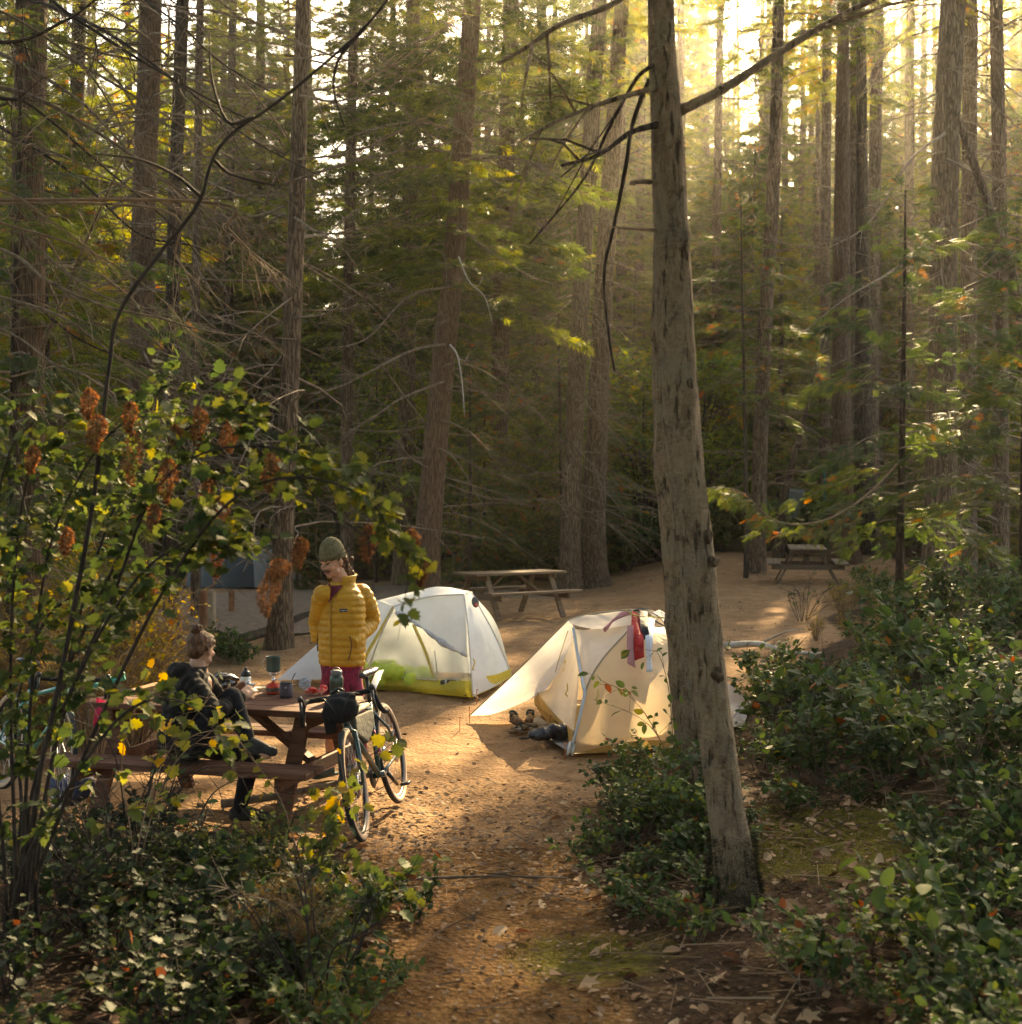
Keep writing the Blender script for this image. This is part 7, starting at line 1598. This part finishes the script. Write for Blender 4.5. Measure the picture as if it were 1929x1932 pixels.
# the tall shrub arching in from the left, with dried brown flower clusters
def ocean_spray():
    foot = Gt(35, 1800); foot.y = 5.9; foot.x = -2.15; e = empty('flowering_shrub', foot, 0, 'tall leafy shrub with hanging brown flower clusters arching in from the left', 'shrub')
    g = random.Random(12); rg = np.random.default_rng(12)
    canes = [
     [(60, 1650, 5.7), (120, 1350, 5.6), (215, 1120, 5.4), (290, 930, 5.2), (400, 850, 5.0), (560, 855, 4.9), (690, 960, 4.8)],
     [(50, 1650, 5.7), (105, 1330, 5.7), (210, 1080, 5.5), (270, 960, 5.3), (330, 830, 5.2), (420, 780, 5.1), (520, 800, 5.0)],
     [(40, 1650, 5.6), (60, 1300, 5.7), (90, 1050, 5.6), (150, 900, 5.5), (230, 800, 5.4), (330, 780, 5.3)],
     [(30, 1650, 5.6), (20, 1300, 5.6), (30, 1050, 5.5), (60, 880, 5.4), (130, 790, 5.4)],
     [(70, 1650, 5.6), (170, 1400, 5.4), (300, 1130, 5.0), (430, 950, 4.8), (560, 900, 4.7), (690, 940, 4.7), (740, 1010, 4.7)],
     [(560, 900, 4.7), (620, 960, 4.7), (690, 1010, 4.7), (760, 1040, 4.7), (835, 1075, 4.7)],
     [(70, 1650, 5.7), (130, 1250, 5.9), (200, 1000, 6.0), (260, 860, 6.0), (300, 740, 5.9), (345, 725, 5.8)],
     [(40, 1650, 5.5), (120, 1500, 5.3), (230, 1350, 5.2), (330, 1320, 5.2), (420, 1380, 5.1)],
     [(330, 830, 5.2), (400, 900, 5.1), (440, 1000, 5.0), (420, 1080, 5.0)],
     [(10, 1650, 5.7), (-20, 1300, 5.6), (-10, 1000, 5.5), (20, 850, 5.4), (70, 790, 5.4)],
     [(60, 1500, 5.6), (160, 1250, 5.3), (260, 1090, 5.1), (360, 1020, 5.0), (450, 1020, 4.9)],
     [(40, 1550, 5.8), (30, 1350, 6.0), (80, 1180, 6.0), (150, 1120, 6.0), (240, 1110, 6.0)]]
    pos, dr = [], []
    for ci, c in enumerate(canes):
        P = [Wp(*p)-foot for p in c]; m = 40
        if c[0][1] >= 1500: P = [Vector((g.uniform(-.12, .12), g.uniform(-.1, .1), -.05))]+P
        C = catmull(P, m); r0 = .011 if ci not in (5, 8) else .005; mb = MB(); mb.tube(C, [max(.0018, r0*(1-.82*i/(m-1))) for i in range(m)], 6)
        L = sum((C[i+1]-C[i]).length for i in range(m-1)); nt = int(L*(15 if ci not in (7,) else 9))
        for k in range(nt):
            i = g.randint(11 if c[0][1] >= 1500 else 2, m-2); p = C[i]; dd = (C[i+1]-C[i]).normalized(); v = (dd*.6+Vector((g.gauss(0, .55), g.gauss(0, .5), g.gauss(-.05, .45)))).normalized(); l = g.uniform(.08, .28)
            T = [p, p+v*l*.5, p+v*l+Vector((0, 0, -.12*l))]; mb.tube(T, [.0022, .0016, .0009], 3, cap=False)
            for j in range(g.randint(4, 8)):
                t = g.uniform(.15, 1.05); pos.append(tuple(p+v*l*t)); w = v*.5+Vector((g.gauss(0, .6), g.gauss(0, .6), g.gauss(-.3, .4))); dr.append(tuple(w))
        mb.build('cane', M['twig_dark'], e)
    pos = np.array(pos); dr = nrm(np.array(dr))
    W0 = pos+np.array(tuple(foot)); sx_ = CX+W0[:, 0]/W0[:, 1]*F; sy_ = HY+(CH-W0[:, 2])/W0[:, 1]*F
    # the twigs grow apart here: an opening between two canes
    free = (((sx_-648)/66)**2+((sy_-1110)/150)**2 > 1) & (((sx_-385)/55)**2+((sy_-1235)/55)**2 > 1)
    pos = pos[free]; dr = dr[free]; n = len(pos); px = pos[:, 0]
    no = np.array([.1, -.25, .8])+rg.normal(0, .45, (n, 3)); rnd = np.clip(.58+rg.normal(0, .17, n)+.22*ss(.6, 1.9, px)+(rg.uniform(0, 1, n) > .96)*.5, 0, 1)  # leaves yellower towards the right end: sunlight painted into their tone
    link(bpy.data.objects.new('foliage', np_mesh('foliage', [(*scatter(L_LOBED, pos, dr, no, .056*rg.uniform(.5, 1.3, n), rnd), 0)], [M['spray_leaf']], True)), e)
    Z = [(335, 210, 60, 100), (365, 320, 80, 120), (490, 260, 50, 100), (500, 420, 80, 180), (750, 300, 60, 140), (630, 500, 80, 150), (870, 330, 90, 110), (1020, 470, 70, 130), (780, 540, 60, 110), (830, 640, 60, 140), (820, 780, 50, 150), (580, 640, 50, 90), (1130, 770, 60, 100), (1050, 840, 90, 80), (1010, 930, 90, 140), (1390, 740, 80, 120), (1550, 740, 60, 100), (1590, 850, 70, 80), (560, 930, 60, 140), (250, 730, 50, 90), (120, 420, 50, 90), (660, 330, 40, 70)]
    for zx, zy, w, h in Z:
        px, py, w, h = zx*.5, 656+zy*.5, w*.5, h*.5; D = 5.1 if px < 450 else 4.75; c = Wp(px, py, D)-foot; W_2 = w/F*D/2*1.1; H_ = h/F*D/2*1.15; k = 620
        u = rg.uniform(-1, 1, k); th = rg.uniform(0, 6.28, k); prof = np.clip(1-np.abs(u)**2.2, 0, 1)*(.75+.35*u); rr = np.sqrt(rg.uniform(0, 1, k))*prof
        P = np.stack([c.x+W_2*rr*np.cos(th)+.2*W_2*np.sin(u*3), c.y+W_2*rr*np.sin(th), c.z+H_*u], -1); d = np.stack([np.cos(th), np.sin(th), rg.normal(-.5, .5, k)], -1)
        me = np_mesh('flower_cluster', [(*scatter(L_RHOMB, P, d, rg.normal(0, 1, (k, 3)), .012*rg.uniform(.5, 1.4, k), rg.uniform(0, 1, k)), 1)]+[mb_chunk(MB().tube([(c.x, c.y, c.z+H_*1.6), (c.x, c.y, c.z+H_*.3), (c.x, c.y, c.z-H_*.9)], [.0022, .0018, .0008], 4), 0)], [M['twig_dark'], M['panicle']])
        link(bpy.data.objects.new('flower_cluster', me), e)
ocean_spray()

# bare twiggy plants with few leaves in front of the bench and bicycle
def twig_plant(name, label, px, py, D, canes, nleaf, mats, size=.06, seed=1, group=None):
    foot = Wp(px, py, D); foot.z = gz(foot.x, D); e = empty(name, foot, 0, label, 'plant', group); g = random.Random(seed); rg = np.random.default_rng(seed); mb = MB(); pos = []; dr = []
    for c in canes:
        P = [Wp(*p)-foot for p in c]; P = ([Vector((0, 0, -.03))]+P) if (P[0]-Vector((0, 0, 0))).length < 1.2 else P; C = catmull(P, 26); mb.tube(C, [max(.0015, .0045*(1-.8*i/25)) for i in range(26)], 5, jit=.1)
        for k in range(7):
            i = g.randint(6, 24); p = C[i]; dd = (C[i]-C[i-1]).normalized(); v = (dd*.6+Vector((g.gauss(0, .6), g.gauss(0, .4), g.gauss(.0, .5)))).normalized(); l = g.uniform(.06, .25); mb.tube([p, p+v*l*.5+Vector((0, 0, .01)), p+v*l], [.002, .0015, .0008], 3, cap=False)
            for j in range(g.randint(1, 3)): pos.append(tuple(p+v*l*g.uniform(.6, 1.05))); dr.append(tuple(v*.4+Vector((g.gauss(0, .5), g.gauss(0, .4), g.gauss(-.4, .4)))))
        for j in range(nleaf): i = g.randint(8, 25); pos.append(tuple(C[i])); dr.append((g.gauss(0, .6), g.gauss(0, .5), g.gauss(-.3, .5)))
    mb.build('stems', mats[0], e); pos = np.array(pos); dr = np.array(dr); n = len(pos)
    link(bpy.data.objects.new('foliage', np_mesh('foliage', [(*scatter(L_LOBED if seed % 2 else L_OVATE, pos, dr, np.array([0, -.4, .8])+rg.normal(0, .5, (n, 3)), size*rg.uniform(.6, 1.3, n), np.clip(rg.normal(.68, .16, n), 0, 1)), 0)], [mats[1]], True)), e)
    return e
lt = (M['twig_warm'], M['spray_leaf']); lw = (M['twig_warm'], M['spray_leaf'])
twig_plant('sapling', 'pale twig with a few yellow leaves rising in front of the bicycle wheel', 560, 1680, 7.0, [[(560, 1620, 7), (535, 1520, 7.1), (490, 1450, 7.2), (450, 1410, 7.25), (400, 1395, 7.2)], [(560, 1600, 7), (590, 1540, 7.1), (620, 1500, 7.2), (670, 1450, 7.2), (720, 1420, 7.2)], [(560, 1620, 7), (600, 1590, 7.0), (625, 1540, 7.0), (640, 1500, 7.0)]], 11, lt, .075, 1)
twig_plant('sapling', 'yellow leaved sapling glowing in the sun beside the front wheel', 610, 1700, 6.9, [[(605, 1650, 6.9), (615, 1600, 6.9), (630, 1550, 6.9), (640, 1505, 6.9)], [(605, 1650, 6.9), (590, 1600, 6.9), (570, 1560, 6.95)], [(605, 1660, 6.9), (640, 1640, 6.9), (680, 1640, 6.9)]], 16, lw, .075, 2)
twig_plant('sapling', 'bare branching twigs in front of the seated person', 250, 1700, 6.4, [[(260, 1600, 6.4), (290, 1480, 6.6), (330, 1400, 6.8), (370, 1350, 6.9), (400, 1310, 6.9)], [(280, 1560, 6.5), (330, 1440, 6.7), (400, 1380, 6.8), (470, 1330, 6.8)], [(250, 1600, 6.4), (230, 1450, 6.4), (250, 1350, 6.4), (300, 1300, 6.4)]], 8, lt, .07, 3)
twig_plant('sapling', 'dark leaved sprig at the edge of the path below the front wheel', 700, 1760, 6.5, [[(690, 1720, 6.5), (700, 1680, 6.5), (705, 1650, 6.5)], [(700, 1720, 6.5), (740, 1670, 6.5), (780, 1640, 6.5)], [(700, 1720, 6.5), (660, 1680, 6.5), (640, 1640, 6.5)]], 16, (M['twig_dark'], M['salal_leaf']), .075, 5)
twig_plant('sapling', 'curling bare twigs with small leaves in front of the tan tent', 1290, 1560, 8.6, [[(1270, 1450, 8.6), (1235, 1380, 8.7), (1190, 1345, 8.8), (1120, 1320, 8.8)], [(1270, 1450, 8.6), (1220, 1350, 8.7), (1170, 1300, 8.8), (1130, 1290, 8.8)], [(1275, 1450, 8.6), (1262, 1300, 8.6), (1240, 1230, 8.6), (1225, 1245, 8.6)]], 3, (M['twig_warm'], M['salal_leaf']), .06, 8)

# young cedars at the right with drooping fronds
def cedar_sapling(px, py, D, H, label, seed, L, nb, leafm, z0=.5, r=.05, lean=None, sprigs=46, spec=None, size=.16):
    foot = Gt(px, py) if D is None else Wp(px, py, D); foot.z = gz(foot.x, foot.y); e = empty('cedar_sapling', foot, 0, label, 'tree')
    trunk_mb(H, r, 10, seed=seed, flare=1.15, wob=.06, lean=lean or (0, 0)).build('trunk', M['bark_dark'], e)
    me = np_mesh('crown', crown_chunks(seed, z0, H*.97, nb, L, sprigs, size, L_FROND, droop=.45, rise=.12, side=.32, fan=.9), [M['twig'], leafm]); c = link(bpy.data.objects.new('crown', me), e)
    return e
cedar_sapling(1695, 1190, 16.0, 5.6, 'young cedar with a thin dark trunk and lit fronds rising from the right bushes', 501, 1.9, 44, M['cedar_leaf'], z0=1.2, r=.06, lean=(.004, 0), sprigs=60)
cedar_sapling(1930, 1250, 15.0, 4.9, 'young cedar at the right edge with rusty dying fronds', 502, 1.9, 46, M['cedar_leaf'], z0=.9, r=.05, sprigs=60)
cedar_sapling(1408, 1075, 29.0, 8.5, 'young cedar spreading fronds above the far right picnic table', 503, 2.2, 34, M['cedar_leaf'], z0=3.6, r=.06, sprigs=60, size=.2)
cedar_sapling(1060, 1120, 34.0, 9, 'young cedar with green fronds between middle trunks', 505, 2.4, 80, M['cedar_leaf'], z0=1.0, r=.06, sprigs=60, size=.22)
cedar_sapling(885, 1110, 31.0, 6, 'young dark cedar behind the left end of the middle picnic table', 506, 2.2, 70, M['cedar_leaf'], z0=.3, r=.06, sprigs=60, size=.22)
cedar_sapling(20, 1200, 12.5, 7, 'young dark cedar in the shadow at the left edge', 507, 2.4, 70, M['cedar_leaf'], z0=1.4, r=.06, sprigs=60, size=.16)
# the one long bough with a lit drooping tip
o = [x for x in S.collection.objects if x.get('label', '').startswith('young cedar with a thin dark')][0]; fo = o.location; mb = MB(); P = [Wp(*p)-fo for p in ((1698, 870, 16), (1640, 930, 15.3), (1560, 980, 14.6), (1470, 985, 14.2), (1400, 930, 13.8), (1345, 918, 13.5))]; C = catmull(P, 30)
mb.tube(C, [.016-.012*i/29 for i in range(30)], 6); rg = np.random.default_rng(9); k = 300; idx = rg.integers(8, 29, k); ps = np.array([tuple(C[i]) for i in idx]); tt = (idx-8)/21
sdv = np.stack([rg.normal(0, .4, k), rg.choice([-1, 1], k)*1., rg.normal(-.1, .3, k)], -1); off = rg.uniform(0, .35, k)*(1-.5*tt); ps = ps+nrm(sdv)*off[:, None]; ps[:, 2] -= off*.35
dd = nrm(np.array([-.6, 0, -.45])+sdv*.4+rg.normal(0, .3, (k, 3)))
me = np_mesh('bough', [mb_chunk(mb, 0), (*scatter(L_FROND, ps, dd, np.array([0, -.2, 1])+rg.normal(0, .3, (k, 3)), .15*rg.uniform(.6, 1.3, k), np.clip(rg.normal(.62, .2, k), 0, 1)), 1)], [M['twig_warm'], M['cedar_leaf']]); link(bpy.data.objects.new('bough', me), o)
# ------------------------------------------------------------------ hazy evening air
def haze():
    m, t, out = newmat('haze'); v = N(t, 'ShaderNodeVolumePrincipled')
    v.inputs['Color'].default_value = (.98, .93, .82, 1); v.inputs['Density'].default_value = HAZE; v.inputs['Anisotropy'].default_value = .86
    t.links.new(v.outputs[0], out.inputs['Volume'])
    mb = MB(); mb.box((0, 58, 19), (150, 150, 42), b=.01)
    o = mb.build('haze', m, smooth=False); tag(o, 'thin golden haze hanging between the trees', kind='stuff')
HAZE = .00065
haze()
